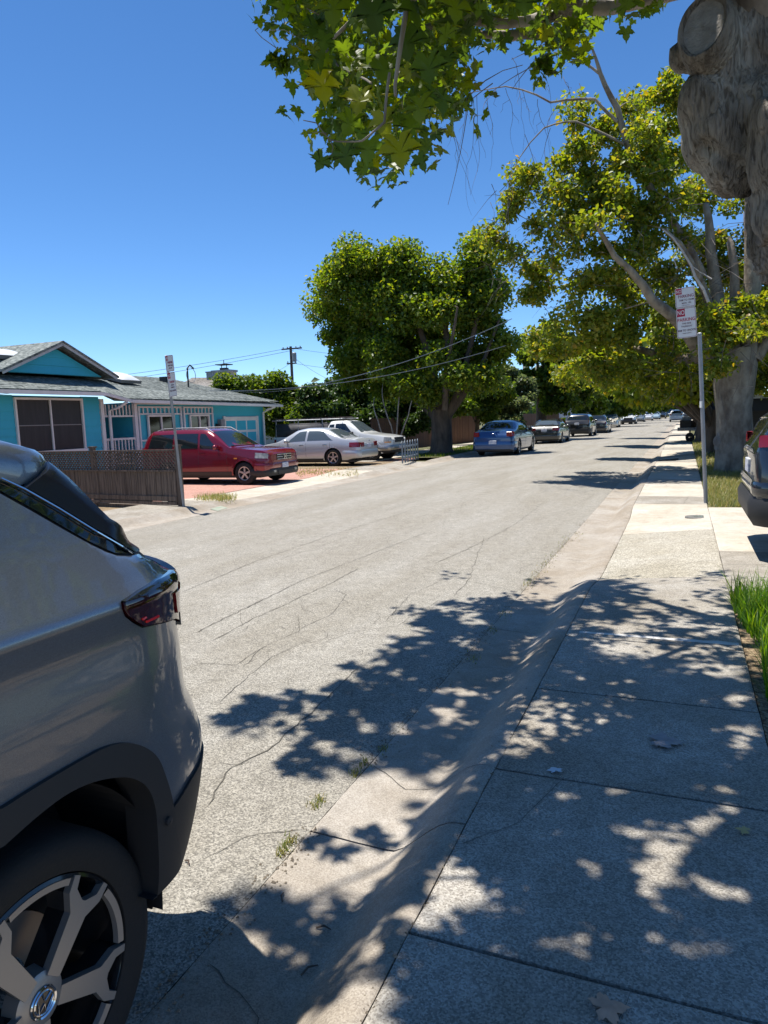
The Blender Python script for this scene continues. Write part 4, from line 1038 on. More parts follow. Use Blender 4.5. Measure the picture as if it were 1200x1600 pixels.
def panel(name, poly, mt, parent, step=.022, off=0.0, th=.025, edge=.004, func=None, smooth_a=60):
    """sheet-metal panel: outline in (y,z) filled with a fine mesh that follows fx, edges rolled inwards"""
    func = func or fx
    # densify the outline
    out = []
    n = len(poly)
    for i in range(n):
        a = Vector(poly[i]); c = Vector(poly[(i + 1) % n]); k = max(1, int((c - a).length / step))
        for j in range(k): out.append(a.lerp(c, j / k))
    area = sum(out[i].x * out[(i + 1) % len(out)].y - out[(i + 1) % len(out)].x * out[i].y for i in range(len(out)))
    if area < 0: out.reverse()
    nb = len(out)
    def inside(p):
        c = False; j = nb - 1
        for i in range(nb):
            if (out[i].y > p.y) != (out[j].y > p.y) and p.x < (out[j].x - out[i].x) * (p.y - out[i].y) / (out[j].y - out[i].y) + out[i].x: c = not c
            j = i
        return c
    y0 = min(p.x for p in out); y1 = max(p.x for p in out); z0 = min(p.y for p in out); z1 = max(p.y for p in out)
    inner = []
    ob = np.array([(p.x, p.y) for p in out])
    zz = z0
    while zz < z1:
        yy_ = y0
        while yy_ < y1:
            p = Vector((yy_, zz))
            if inside(p) and np.min(np.hypot(ob[:, 0] - yy_, ob[:, 1] - zz)) > step * .55: inner.append(p)
            yy_ += step
        zz += step * .75
    co = out + inner
    vs, es, fs, *_ = delaunay_2d_cdt(co, [(i, (i + 1) % nb) for i in range(nb)], [list(range(nb))], 1, 1e-6)
    V = [Vector((func(v.x, v.y) + off, v.x, v.y)) for v in vs]
    F = [tuple(f) for f in fs]
    # rim
    from collections import Counter
    ec = Counter()
    for f in F:
        for a, c in zip(f, f[1:] + f[:1]): ec[(min(a, c), max(a, c))] += 1
    be = [(a, c) for f in F for a, c in zip(f, f[1:] + f[:1]) if ec[(min(a, c), max(a, c))] == 1]
    m1 = {}; m2 = {}
    for a, c in be:
        for q in (a, c):
            if q not in m1:
                v = V[q]
                m1[q] = len(V); V.append(v + Vector((-edge, 0, 0))); m2[q] = len(V); V.append(v + Vector((-th, 0, 0)))
    for a, c in be:
        F.append((c, a, m1[a], m1[c])); F.append((m1[c], m1[a], m2[a], m2[c]))
    o = obj(name, V, F, mt, parent, smooth=smooth_a, world_coords=True)
    bm = bmesh.new(); bm.from_mesh(o.data); bmesh.ops.recalc_face_normals(bm, faces=bm.faces); bm.to_mesh(o.data); bm.free()
    return o
def H_(*pp): return [hit(*p) for p in pp]
near = thing('parked_suv', 'pewter grey SUV at the left edge, its rear wheel and tail light close to us', 'SUV', (-2.15, -.4, 0), 0)
YF = -.35
def zy(y, z): return (y, z)
glassb = H_((0, 771), (45, 796), (90, 822), (144, 852), (165, 862), (182, 868), (205, 869), (216, 865))
q0 = glassb[0]
def ext(q, slope, y=YF): return (y, q[1] + slope * (y - q[0]))
shoulder_t = H_((219, 867), (240, 877), (264, 889))
tl_l = H_((264, 897), (240, 910), (214, 925), (189, 940), (190, 950), (195, 963), (207, 973), (222, 981), (245, 976), (270, 969), (283, 972), (292, 979), (300, 986))
clad_out = H_((0, 1260), (60, 1222), (133, 1180), (160, 1166), (187, 1159), (212, 1162), (233, 1173), (245, 1188), (253, 1210), (262, 1238), (267, 1263))
def chaikin(p, n=2):
    for _ in range(n):
        q = [p[0]]
        for a_, c_ in zip(p[:-1], p[1:]): q += [(a_[0] * .75 + c_[0] * .25, a_[1] * .75 + c_[1] * .25), (a_[0] * .25 + c_[0] * .75, a_[1] * .25 + c_[1] * .75)]
        p = q + [p[-1]]
    return p
clad_out = chaikin(clad_out)
low_seam = H_((267, 1263), (295, 1218), (325, 1172))
zt_ = 1.235
tlR = [(ntail(1.10) - .002, 1.105)]
# quarter panel
quarter = [ext(glassb[0], -.30)] + glassb + shoulder_t + [(ntail(1.235) - .004, 1.238)]
quarter_low = tl_l
body_poly = [(YF, glassb[0][1] + .07), ] + glassb + shoulder_t + tl_l + [(ntail(1.06) - .002, tl_l[-1][1] - .005), (ntail(1.0) - .002, 1.0), (ntail(.9) - .002, .9), (ntail(.84) - .002, .84), (ntail(.80) - .002, .80), (ntail(.74) - .002, .74), (ntail(.66) - .002, low_seam[-1][1])] + low_seam[::-1][1:] + clad_out[::-1][1:] + [(.55, .80), (.47, .60), (.45, .34), (YF, .34)]
panel('quarter_panel', body_poly, P_near, near, step=.02)
# side glass with rubber edge
glasst = H_((0, 745), (37, 762), (90, 792), (150, 829), (190, 853), (210, 864))
gp = [(YF, glasst[0][1] + .03)] + glasst + [glassb[-1]] + glassb[::-1][1:] + [(YF, glassb[0][1] + .085)]
gp2 = [(YF, glasst[0][1] + .027)] + H_((0, 748), (37, 765), (90, 795), (150, 832), (188, 855), (203, 864)) + H_((196, 865), (182, 864), (165, 857), (144, 847), (90, 816), (45, 790), (0, 765)) + [(YF, glassb[0][1] + .095)]
panel('side_glass', gp2, M_glass, near, off=-.004, step=.02)
panel('glass_seal', gp, M_black, near, off=-.012, step=.03)
# black wedge behind the side glass
wedge = H_((40, 762), (96, 721), (105, 735), (120, 760), (145, 786), (170, 810), (195, 832), (214, 851), (217, 860), (210, 862), (190, 851), (150, 827), (90, 790))
panel('pillar_trim', wedge, mat('satin_black', (.006, .007, .010), .22, spec=.35), near, off=.004, step=.02)
glint_pts = H_((0, 747), (37, 764), (90, 794), (150, 831), (190, 854), (206, 864))  # bright chrome line added for the bright reflection along the side glass
q = MB(); q.tube([(fx(*p) + .004, *p) for p in glint_pts], .0025, 5); q.build('glass_glint', M_chrome, near, w=True)
# roof and spoiler : own solid
def roofz(x, y):
    # crown across, falls toward the tail
    c = (x + 2.15) / .75
    return 1.640 - .05 * c * c - .035 * max(0, y - .6) ** 1.5
SPL = [(YF, .010), (.5, .0)]
rt = H_((0, 742), (36, 760))
sp_out = [PX(0, 742, -1.42), PX(36, 759, -1.42), PX(66, 740, -1.43), PX(92, 722, -1.45)]
sp_up = [PX(0, 690, -1.50), PX(36, 692, -1.50), PX(66, 700, -1.50), PX(88, 706, -1.50)]
V = []; F = []
stn = [(YF - .02 * 0, sp_out[0].z + .0, 0), ]
ringy = [YF, .2, .6, .9, 1.05, 1.15, 1.23, 1.29, 1.33, 1.35, 1.362]
def zlow(y):  # lower edge of the roof rail / spoiler cheek, world z
    return lerp_prof([(YF, 1.600), (.9, 1.545), (1.10, 1.512), (sp_out[1].y, sp_out[1].z), (sp_out[2].y, sp_out[2].z), (sp_out[3].y, sp_out[3].z), (1.45, 1.535)], y)
for y in ringy:
    e = max(0, y - 1.20) / .162; zl = zlow(y)
    xo = -1.430 - .055 * e ** 3
    zt = 1.600 - .016 * e
    zt -= .006; sec = [(xo - .02, zl), (xo + .002, zl + .003), (xo + .004, zl + (zt - zl) * .45), (xo - .006, zl + (zt - zl) * .72), (xo - .022, zl + (zt - zl) * .90), (xo - .055, zt), (xo - .2, zt + .010), (-1.9, zt + .018), (-2.15, zt + .02)]
    for x, z in sec: V.append((x, y, z - .02 * e))
ns = 9
for i in range(len(ringy) - 1):
    for k in range(ns - 1): F.append((i * ns + k, i * ns + k + 1, (i + 1) * ns + k + 1, (i + 1) * ns + k))
# close the tail end of the spoiler
b0 = len(V)
for k in range(ns):
    v = V[(len(ringy) - 1) * ns + k]; V.append((v[0], v[1] - .004, v[2] - .004))
for k in range(ns):
    v = V[(len(ringy) - 1) * ns + k]; V.append((v[0] - .02, v[1] - .05, min(v[2], 1.555)))
for k in range(ns - 1):
    a = (len(ringy) - 1) * ns + k; F.append((a, a + 1, b0 + k + 1, b0 + k)); F.append((b0 + k, b0 + k + 1, b0 + ns + k + 1, b0 + ns + k))
V2 = V + [(-4.3 - v[0], v[1], v[2]) for v in V]; n0 = len(V); F2 = F + [tuple(i + n0 for i in f[::-1]) for f in F]
rf = obj('roof_spoiler', V2, F2, P_near, near, smooth=50, world_coords=True)
bm = bmesh.new(); bm.from_mesh(rf.data); bmesh.ops.remove_doubles(bm, verts=bm.verts, dist=.0005); bmesh.ops.recalc_face_normals(bm, faces=bm.faces); bm.to_mesh(rf.data); bm.free(); rf.data.shade_smooth(); rf.data.set_sharp_from_angle(angle=R(50))
# dark inner shell: closes the body, windows of the far side, tailgate
ysn = [-2.95, -2.8, -2.3, -1.7, -1.2, -.6, YF - .02, 0, .3, .6, .9, 1.2, 1.35, 1.45, 1.55, 1.62, 1.68, 1.72, 1.76, 1.79, 1.81]
def shell_sec(y):
    k = .035; pts = []
    for z in (.26, .45, .62, .80, 1.0, 1.15, 1.24, 1.34, 1.46, 1.54):
        if y > YF:
            yc = min(y, ntail(z) - .03); pts.append((fx(yc, z) - k, yc, z))
        else:
            zt = 1.56 if y > -1.0 else max(1.0, 1.56 - (-1.0 - y) * .55); x = smooth_prof(NZ, z) - .006 - max(0, -2.3 - y) * .35
            pts.append((x if z <= zt else -1.5, y, min(z, zt)))
    return pts
V = []; F = []
for y in ysn:
    s = shell_sec(y); s = [(-2.15, s[0][1], .26)] + s + [(-2.15, s[-1][1], s[-1][2] + .03)]
    full = s + [(-4.3 - x, yq, z) for x, yq, z in s[-2:0:-1]]
    V += full
n = len(full)
for i in range(len(ysn) - 1):
    for k in range(n): F.append((i * n + k, i * n + (k + 1) % n, (i + 1) * n + (k + 1) % n, (i + 1) * n + k))
F.append(tuple(range(n))); F.append(tuple((len(ysn) - 1) * n + k for k in range(n - 1, -1, -1)))
sh = obj('body', V, F, M_black, None)
bm = bmesh.new(); bm.from_mesh(sh.data); bmesh.ops.recalc_face_normals(bm, faces=bm.faces); bm.to_mesh(sh.data); bm.free()
HUBY, HUBZ, NR = 1.03, .362, .352
cut = MB(); cut.lathe([(.001, -1.62), (.46, -1.62), (.46, -1.0), (.001, -1.0)], (0, HUBY, HUBZ + .02), axis='X', n=32)
co = cut.build('cutter', M_black)
md = sh.modifiers.new('a', 'BOOLEAN'); md.object = co; md.operation = 'DIFFERENCE'; md.solver = 'EXACT'
dg = bpy.context.evaluated_depsgraph_get(); dg.update()
me = bpy.data.meshes.new_from_object(sh.evaluated_get(dg)); bpy.data.objects.remove(sh); bpy.data.objects.remove(co)
me.materials.clear(); me.materials.append(M_black); me.materials.append(P_near); me.materials.append(M_gloss)
for p in me.polygons:
    c = p.center
    if c.y < YF: p.material_index = 1 if (c.z < 1.2 or c.z > 1.6 or c.y < -1.6) else 2
    elif c.x < -2.4: p.material_index = 1 if c.z < 1.2 else 2
    elif c.y > 1.5 and c.x < -1.62: p.material_index = 1 if .45 < c.z < 1.2 else 2
me.transform(Matrix.Translation((2.15, .4, 0)))
me.name = 'body'
link(bpy.data.objects.new('body', me), near)
# tail light: black top, smoked lens, red end, clear lower strip
tl_top = H_((264, 889), (276, 891), (288, 895), (291, 903)) 
lens_out = H_((191, 941), (216, 926), (242, 911), (266, 899), (282, 905), (292, 912)) + [(ntail(1.19) - .001, 1.19), (ntail(1.12) - .001, 1.12)] + H_((299, 966), (291, 976), (283, 969), (270, 966), (245, 973), (222, 978), (208, 970), (197, 961), (192, 950))
M_smoke = mat('smoked_red_lens', (.020, .004, .006), .06, col2=(.05, .005, .008), vscale=16, coat=.8)
panel('tail_light', lens_out, M_smoke, near, off=.010, step=.012, th=.04)
panel('tail_light_cap', H_((189, 939), (214, 922), (240, 905), (264, 889), (276, 891), (287, 895)) + [(ntail(1.22) - .001, 1.215), (ntail(1.19) - .001, 1.20)] + H_((288, 911), (264, 905), (240, 917), (214, 932)), M_gloss, near, off=.016, step=.012, th=.04)
red_z = H_((267, 926), (281, 917), (290, 913)) + [(ntail(1.19) - .001, 1.19), (ntail(1.12) - .001, 1.125)] + H_((292, 950), (280, 953), (271, 957))
tl = [o for o in near.children if o.name.startswith('tail_light')][0]
panel('red_reflector', red_z, M_redl, tl, off=.016, step=.012, th=.03)
panel('clear_strip', H_((280, 956), (293, 952)) + [(ntail(1.10) - .001, 1.11), (ntail(1.08) - .001, 1.075)] + H_((296, 973), (291, 977), (284, 969)), M_lamp, tl, off=.014, step=.012, th=.03)
led = MB()
for (a, c) in (((223, 971), (242, 962)), ((217, 967), (222, 964))):
    a2, c2 = hit(*a), hit(*c)
    led.tube([(fx(*a2) + .012, *a2), (fx(*c2) + .012, *c2)], .0035, 6)
led.build('light_bar', mat('bright_red_lens', (.9, .03, .03), .1), tl, w=True)
# wheel arch cladding and lower bumper
clad_in = H_((240, 1400), (243, 1367), (241, 1310), (238, 1260), (227, 1230), (210, 1217), (187, 1212), (145, 1218), (100, 1237), (50, 1275), (0, 1320))
clad_in = chaikin(clad_in)
clad = clad_out + H_((271, 1300), (277, 1353), (262, 1376), (232, 1405)) + clad_in + [(.80, .82), (.66, .70), (.60, .5), (.585, .34), (.44, .34), (.455, .60), (.54, .80), (.72, .90)]
panel('arch_cladding', clad, M_clad, near, off=.012, step=.02, th=.10, smooth_a=45)
lowb = low_seam + [(ntail(.62) - .002, low_seam[-1][1] - .01), (ntail(.50) - .003, .52), (ntail(.40) - .003, .40), (ntail(.33) - .003, .33)] + H_((262, 1378), (278, 1352), (272, 1300))
panel('lower_bumper', lowb, M_clad, near, off=.008, step=.02, th=.08, smooth_a=45)
panel('sill', [(YF, .33), (.44, .33), (.44, .20), (YF, .20)], M_clad, near, off=.01, th=.1)
rb = MB(); rb.b(-1.78, -2.6, 1.55, 1.72, .34, .60); rb.build('rear_valance', M_clad, near, w=True)
c_ = hit(256, 1281); rb = MB(); rb.lathe([(.001, .022), (.011, .020), (.013, .0)], (fx(*c_), c_[0], c_[1]), axis='X', n=12); rb.build('clip', M_black, near, w=True)
# inner arch
ia = MB(); n = 24
arc_ = [(HUBY + .452 * math.cos(R(-8 + 196 * i / 30)) * (1 if i > 15 else .86), HUBZ + .02 + .452 * math.sin(R(-8 + 196 * i / 30))) for i in range(31)]
ia.add([(-1.27, y, z) for y, z in arc_] + [(-1.60, y, z) for y, z in arc_], [(i, i + 1, 32 + i, 31 + i) for i in range(30)])
ia.add([(-1.59, y, z) for y, z in arc_], [tuple(range(31))])
ia.build('wheel_liner', M_black, near, w=True)
# wheel
wx = -1.275
t = MB(); t.lathe([(.262, wx - .22), (.275, wx - .23), (.325, wx - .225), (.348, wx - .20), (NR, wx - .17), (NR, wx - .05), (.348, wx - .022), (.338, wx - .004), (.318, wx + .006), (.29, wx + .002), (.272, wx - .004), (.262, wx - .008), (.258, wx - .02)], (0, HUBY, HUBZ), axis='X', n=96, closed=True)
tyre = t.build('tyre', M_tyre, near, smooth=45, w=True)
M_mach = mat('machined_alloy_face', (.33, .315, .30), .40, metal=.6, var=.05, vscale=2)
M_pod = mat('gloss_black_alloy', (.012, .012, .013), .15, coat=.4)
rm = MB(); rm.lathe([(.258, wx - .010), (.250, wx - .006), (.246, wx - .016), (.240, wx - .05), (.225, wx - .19)], (0, HUBY, HUBZ), axis='X', n=96)
rim = rm.build('rim', M_pod, tyre, smooth=45, w=True)
def pol(r, a): return (HUBY + r * math.sin(a), HUBZ + r * math.cos(a))
sp_a0 = R(42)
for k in range(5):
    a = sp_a0 + 2 * pi * k / 5
    def q(r, w, aa=a):  # radial r, lateral w
        return (HUBY + r * math.sin(aa) + w * math.cos(aa), HUBZ + r * math.cos(aa) - w * math.sin(aa))
    # forked spoke
    poly = [q(.050, -.020), q(.172, -.027), q(.208, -.056), q(.246, -.062), q(.249, -.045), q(.221, -.037), q(.203, -.006), q(.203, .006), q(.221, .037), q(.249, .045), q(.246, .062), q(.208, .056), q(.172, .027), q(.050, .020)]
    if k % 2 == 1: pass
    s_ = MB(); s_.prism(poly, wx - .022, wx - .003, 'X'); s_.build('spoke_face', M_mach, tyre, w=True)
    pod = [q(.04, -.034), q(.165, -.030), q(.208, -.074), q(.246, -.078), q(.246, .078), q(.208, .074), q(.165, .030), q(.04, .034)]
    s_ = MB(); s_.prism([poly[0], poly[1], poly[2], poly[3]] + [poly[4], poly[5], poly[6], poly[7], poly[8]] + poly[9:], wx - .075, wx - .0225, 'X'); s_.build('spoke', M_pod, tyre, w=True)
    # polished arc between spokes
    V = []; F = []; aa0, aa1 = a + R(16.5), a + R(55.5)
    for i in range(15):
        t_ = aa0 + (aa1 - aa0) * i / 14
        for r_, x_ in ((.249, wx - .014), (.249, wx - .004), (.233, wx - .006), (.231, wx - .02)): V.append((x_, *pol(r_, t_)))
    for i in range(14):
        for j in range(3): F.append((i * 4 + j, i * 4 + j + 1, (i + 1) * 4 + j + 1, (i + 1) * 4 + j))
    obj('rim_arc', V, F, M_mach, tyre, world_coords=True)
hb = MB(); hb.lathe([(.001, wx - .002), (.050, wx - .004), (.062, wx - .012), (.066, wx - .05)], (0, HUBY, HUBZ), axis='X', n=40); hb.build('hub', M_mach, tyre, smooth=40, w=True)
# centre cap: ring with a V above a W
cp = MB(); cp.lathe([(.001, wx + .001), (.029, wx + .001)], (0, HUBY, HUBZ), axis='X', n=40); cp.build('centre_cap', M_pod, tyre, w=True)
eb = MB(); ring_ = [(.029, wx), (.033, wx + .003), (.035, wx + .0)]; eb.lathe(ring_, (0, HUBY, HUBZ), axis='X', n=48)
eb.lathe([(.0225, wx + .001), (.0245, wx + .003), (.0265, wx + .001)], (0, HUBY, HUBZ), axis='X', n=48)
ra = R(24)
def e2(u, v): return (wx + .0025, HUBY + u * math.cos(ra) + v * math.sin(ra), HUBZ - u * math.sin(ra) + v * math.cos(ra))
for line in ([(-.013, .021), (0, .004), (.013, .021)], [(-.021, .011), (-.010, -.020), (0, -.002), (.010, -.020), (.021, .011)]):
    eb.tube([e2(*p) for p in line], .0019, 6)
eb.build('emblem', M_chrome, tyre, smooth=40, w=True)
bd = MB(); bd.lathe([(.06, wx - .125), (.155, wx - .125), (.157, wx - .13), (.157, wx - .145)], (0, HUBY, HUBZ), axis='X', n=48); bd.build('brake_disc', mat('disc_steel', (.30, .26, .23), .45, metal=.7), tyre, smooth=40, w=True)
cl_ = MB(); cl_.box((wx - .12, HUBY - .13, HUBZ + .02), (.07, .07, .15)); cl_.build('brake_caliper', M_black, tyre, w=True)
for dy, mir in ((0, True), (-2.68, False), (-2.68, True)):
    c = tyre.copy(); COL.objects.link(c); c.parent = near
    c.location = (0, dy, 0)
    if mir: c.scale = (-1, 1, 1); c.location = (0, dy, 0)
# ================================================================== HOUSE
def roof_material():
    M = ground_mat('asphalt_shingle', (.165, .185, .175), (.085, .10, .095), (.26, .28, .265), grain=14, stain=(.85, .86, .86), bump=.3, stainscale=.8)
    return M
M_roof = roof_material()
M_roof2 = ground_mat('brown_grey_shingle', (.20, .185, .17), (.13, .12, .11), (.28, .26, .24), grain=10, bump=.3)
house = thing('house', 'turquoise single-storey house with grey shingle roof, white trim and skylights', 'house', (-17, 16, 0))
XF = -15.5
def hb_(name, x0, x1, y0, y1, z0, z1, mt, par=house):
    q = MB(); q.b(x0, x1, y0, y1, z0, z1); return q.build(name, mt, par, w=True)
wall = hb_('wall', -22, XF - .03, 6.0, 16.3, 0, 2.55, M_teal)
hb_('wall', -22, XF - .02, 17.72, 25.15, 0, 2.42, M_teal)
hb_('wall', -22, -16.9, 16.3, 17.72, 0, 2.42, M_teal)
def boards(y0, y1, z0, z1, x, openings=(), pitch=.205, par=wall, poly=None):
    z = z0
    while z < z1 - .02:
        zt = min(z + pitch, z1)
        segs = [(y0, y1)]
        for (a, b_, c, d) in openings:
            if z < d and zt > c:
                ns_ = []
                for s in segs:
                    if b_ <= s[0] or a >= s[1]: ns_.append(s)
                    else:
                        if a > s[0]: ns_.append((s[0], a))
                        if b_ < s[1]: ns_.append((b_, s[1]))
                segs = ns_
        for (a, b_) in segs:
            if poly:
                a, b_ = poly(z)
                if b_ - a < .1: continue
                a2, b2 = poly(zt)
            else: a2, b2 = a, b_
            V = [(x + .034, a, z), (x + .034, b_, z), (x + .004, b2, zt + .008), (x + .004, a2, zt + .008), (x - .02, a, z), (x - .02, b_, z), (x - .02, b2, zt + .008), (x - .02, a2, zt + .008)]
            obj('siding_board', V, [(0, 1, 2, 3), (5, 4, 7, 6), (0, 4, 5, 1), (1, 5, 6, 2), (3, 2, 6, 7), (4, 0, 3, 7)], M_teal, par, world_coords=True)
        z = zt
WIN1 = (13.38, 15.62, 1.08, 2.50)
boards(6.0, 16.28, .3, 2.55, XF, [WIN1])
def window(y0, y1, z0, z1, x, cols=2, rows=2, fr=.055, mt=M_screen, name='window', inner=M_white, mull=.04, frame_mt=M_white):
    f = MB()
    f.b(x, x + .06, y0, y0 + fr, z0, z1); f.b(x, x + .06, y1 - fr, y1, z0, z1); f.b(x, x + .058, y0 + fr, y1 - fr, z1 - fr, z1); f.b(x, x + .075, y0 - .03, y1 + .03, z0 - .02, z0 + .045)
    o = f.build(name, frame_mt, house, w=True)
    for i in range(1, cols):
        yy_ = y0 + (y1 - y0) * i / cols; q = MB(); q.b(x + .002, x + .05, yy_ - mull / 2, yy_ + mull / 2, z0 + .046, z1 - fr - .001); q.build('mullion', inner, o, w=True)
    if rows > 1:
        for j in range(1, rows):
            zz = z0 + (z1 - z0) * j / rows; q = MB(); q.b(x + .004, x + .03, y0 + fr, y1 - fr, zz - .012, zz + .012); q.build('glazing_bar', mat('grey_bar', (.25, .24, .23), .6), o, w=True)
    for i in range(cols):
        a = y0 + fr + (y1 - y0 - 2 * fr) * i / cols; b_ = y0 + fr + (y1 - y0 - 2 * fr) * (i + 1) / cols
        q = MB(); q.b(x - .02, x + .006, a, b_, z0 + .04, z1 - fr); q.build('pane', mt, o, w=True)
    return o
window(*WIN1, XF + .02)
# gable above the wing
GP_, GB0, GB1 = P(85, 540, 15.35), 13.5, 17.18
XG = -16.0
gz = 3.17; gpk = 3.96; gy = 15.35
def gpoly(z):
    t = (z - gz) / (gpk - .08 - gz); t = min(1, max(0, t)); return (GB0 + .18 + (gy - GB0 - .18) * t, GB1 - .18 + (gy - GB1 + .18) * t)
g = MB(); g.prism([(GB0 + .15, gz), (GB1 - .15, gz), (gy, gpk - .06)], XG - .06, XG - .015, 'X'); gw = g.build('gable_wall', M_teal, house, w=True)
boards(0, 1, gz + .01, gpk - .12, XG, poly=gpoly, pitch=.225, par=gw)
def beam(name, a, b_, w, h, mt, par):
    a, b_ = Vector(a), Vector(b_); d = b_ - a; t = d.normalized(); s = t.cross(Vector((0, 0, 1))).normalized(); u = s.cross(t)
    rot = Matrix((t, s, u)).transposed(); q = MB(); q.box((a + b_) / 2, (d.length, w, h), rot); return q.build(name, mt, par, w=True)
for yb in (GB0 - .15, GB1 + .15):
    beam('barge_board', (XG + .30, gy, gpk + .02), (XG + .30, yb, gz - .04), .03, .085, mat('weathered_white', (.48, .49, .50), .6, var=.2), house)
def slab_roof(name, pts, th, mt, par, smooth=None):
    """sloping roof plane from its corners, thickened downwards"""
    n = len(pts); V = [Vector(p) for p in pts] + [Vector(p) - Vector((0, 0, th)) for p in pts]
    F = [tuple(range(n)), tuple(range(2 * n - 1, n - 1, -1))] + [(i, i + n, (i + 1) % n + n, (i + 1) % n) for i in range(n)]
    return obj(name, V, F, mt, par, world_coords=True)
roof = slab_roof('roof', [(-14.98, 16.35, 2.49), (-14.98, 25.62, 2.40), (-19, 23.75, 3.55), (-19, 14, 3.58), (-16.2, 14, 3.02), (-16.2, 16.35, 3.0)], .07, M_roof, house)
slab_roof('roof', [(-14.98, 25.62, 2.40), (-23.3, 25.62, 2.40), (-19, 23.75, 3.55)], .07, M_roof, house)
slab_roof('roof', [(-14.9, 5.5, 2.66), (-14.9, 15.9, 2.66), (-14.96, 16.95, 2.50), (-16.35, 17.6, 3.12), (-16.35, 5.5, 3.14)], .07, M_roof, house)
slab_roof('roof', [(XG + .34, gy, gpk + .11), (XG + .34, GB0 - .2, gz + .03), (-21, GB0 - .2, gz + .03), (-21, gy, gpk + .11)], .06, M_roof, house)
slab_roof('roof', [(XG + .34, gy, gpk + .11), (-21, gy, gpk + .11), (-21, GB1 + .2, gz + .03), (XG + .34, GB1 + .2, gz + .03)], .06, M_roof, house)
slab_roof('roof', [(-16.3, 5.5, 3.10), (-16.3, 14, 3.10), (-19, 14, 3.7), (-19, 5.5, 3.7)], .06, M_roof, house)
# shingle courses as thin proud strips on the front slopes
def courses(x0, z0, x1, z1, ya, yb, n, taper=0.0):
    V = []; F = []
    for k in range(n):
        t = k / n; t2 = (k + 1) / n
        yA = ya; y = ya
        ye = yb - taper * t
        while y < ye:
            w = random.uniform(.22, .38); yy2 = min(y + w, ye); h = .006 + random.random() * .008
            a = (x0 + (x1 - x0) * t, z0 + (z1 - z0) * t); c = (x0 + (x1 - x0) * t2, z0 + (z1 - z0) * t2)
            b0 = len(V); V += [(a[0], y, a[1] + h), (a[0], yy2 - .008, a[1] + h), (c[0], yy2 - .008, c[1] + .002), (c[0], y, c[1] + .002), (a[0], y, a[1]), (a[0], yy2 - .008, a[1])]
            F += [(b0, b0 + 1, b0 + 2, b0 + 3), (b0 + 4, b0 + 5, b0 + 1, b0)]
            y = yy2
    o = obj('shingles', V, F, M_roof, house, world_coords=True); o['kind'] = 'stuff'
courses(-14.98, 2.50, -18.98, 3.58, 16.4, 25.5, 26, 1.85)
courses(-14.9, 2.675, -16.3, 3.13, 5.6, 15.8, 9)
# gutters, downspouts, trim
for a, b_, in (((-14.88, 5.5, 2.60), (-14.88, 15.9, 2.60)), ((-14.93, 17.0, 2.42), (-14.93, 25.65, 2.335))):
    beam('gutter', a, b_, .09, .09, M_white, house)
beam('barge_board', (-14.86, 15.9, 2.60), (-14.93, 17.02, 2.42), .04, .08, M_white, house)
for pts in ([(-14.9, 16.78, 2.40), (-15.2, 16.72, 2.24), (-15.42, 16.60, 2.16), (-15.42, 16.60, .2)], [(-14.93, 25.1, 2.30), (-15.25, 24.98, 2.18), (-15.40, 24.95, 2.08), (-15.40, 24.95, .2)]):
    q = MB(); q.tube(pts, .045, 8); q.build('downspout', M_white, house, smooth=50, w=True)
hb_('corner_post', -15.56, -15.44, 16.30, 16.42, 0, 2.50, M_white)
hb_('fascia', -15.52, -15.44, 17.7, 25.1, 2.36, 2.40, M_white)
# porch: door, railing, spindle frieze
dr = hb_('door', -16.88, -16.83, 16.75, 17.45, .3, 2.15, M_white)
for i in range(3):
    for j in range(3):
        q = MB(); q.b(-16.83, -16.815, 16.84 + i * .18, 16.98 + i * .18, 1.15 + j * .30, 1.41 + j * .30); q.build('pane', M_win, dr, w=True)
rl = hb_('railing', -15.52, -15.46, 16.45, 17.72, 1.30, 1.36, M_white)
fz = hb_('frieze', -15.52, -15.46, 16.45, 17.72, 1.98, 2.03, M_white)
for i in range(9):
    y = 16.50 + i * .142
    q = MB(); q.b(-15.51, -15.475, y, y + .035, .62, 1.30); q.build('spindle', M_white, rl, w=True)
    q = MB(); q.b(-15.51, -15.475, y, y + .035, 2.03, 2.34); q.build('spindle', M_white, fz, w=True)
q = MB(); q.b(-15.51, -15.475, 16.42, 17.72, .57, .62); q.build('bottom_rail', M_white, rl, w=True)
hb_('porch_post', -15.53, -15.43, 17.66, 17.78, 0, 2.38, M_whitev)
# trellis-framed windows on the main front
for (y0, y1, wy0, wy1) in ((17.86, 19.95, 18.25, 19.55), (20.05, 21.70, 20.35, 21.45)):
    tr = MB(); tr.b(XF, XF + .05, y0, y0 + .06, .5, 2.30); tr.b(XF, XF + .05, y1 - .06, y1, .5, 2.30); tr.b(XF, XF + .045, y0 + .06, y1 - .06, 2.25, 2.30); tr.b(XF, XF + .045, y0 + .06, y1 - .06, 2.04, 2.085); tr.b(XF, XF + .045, y0 + .06, wy0 - .02, 1.22, 1.27)
    to = tr.build('trellis', M_whitev, house, w=True)
    n = int((y1 - y0) / .2)
    for i in range(1, n):
        y = y0 + .03 + (y1 - y0 - .06) * i / n; q = MB(); q.b(XF + .002, XF + .04, y - .02, y + .02, 2.085, 2.25); q.build('spindle', M_whitev, to, w=True)
    window(wy0, wy1, 1.32, 2.03, XF + .01, cols=2, rows=1, mt=M_win, mull=.05)
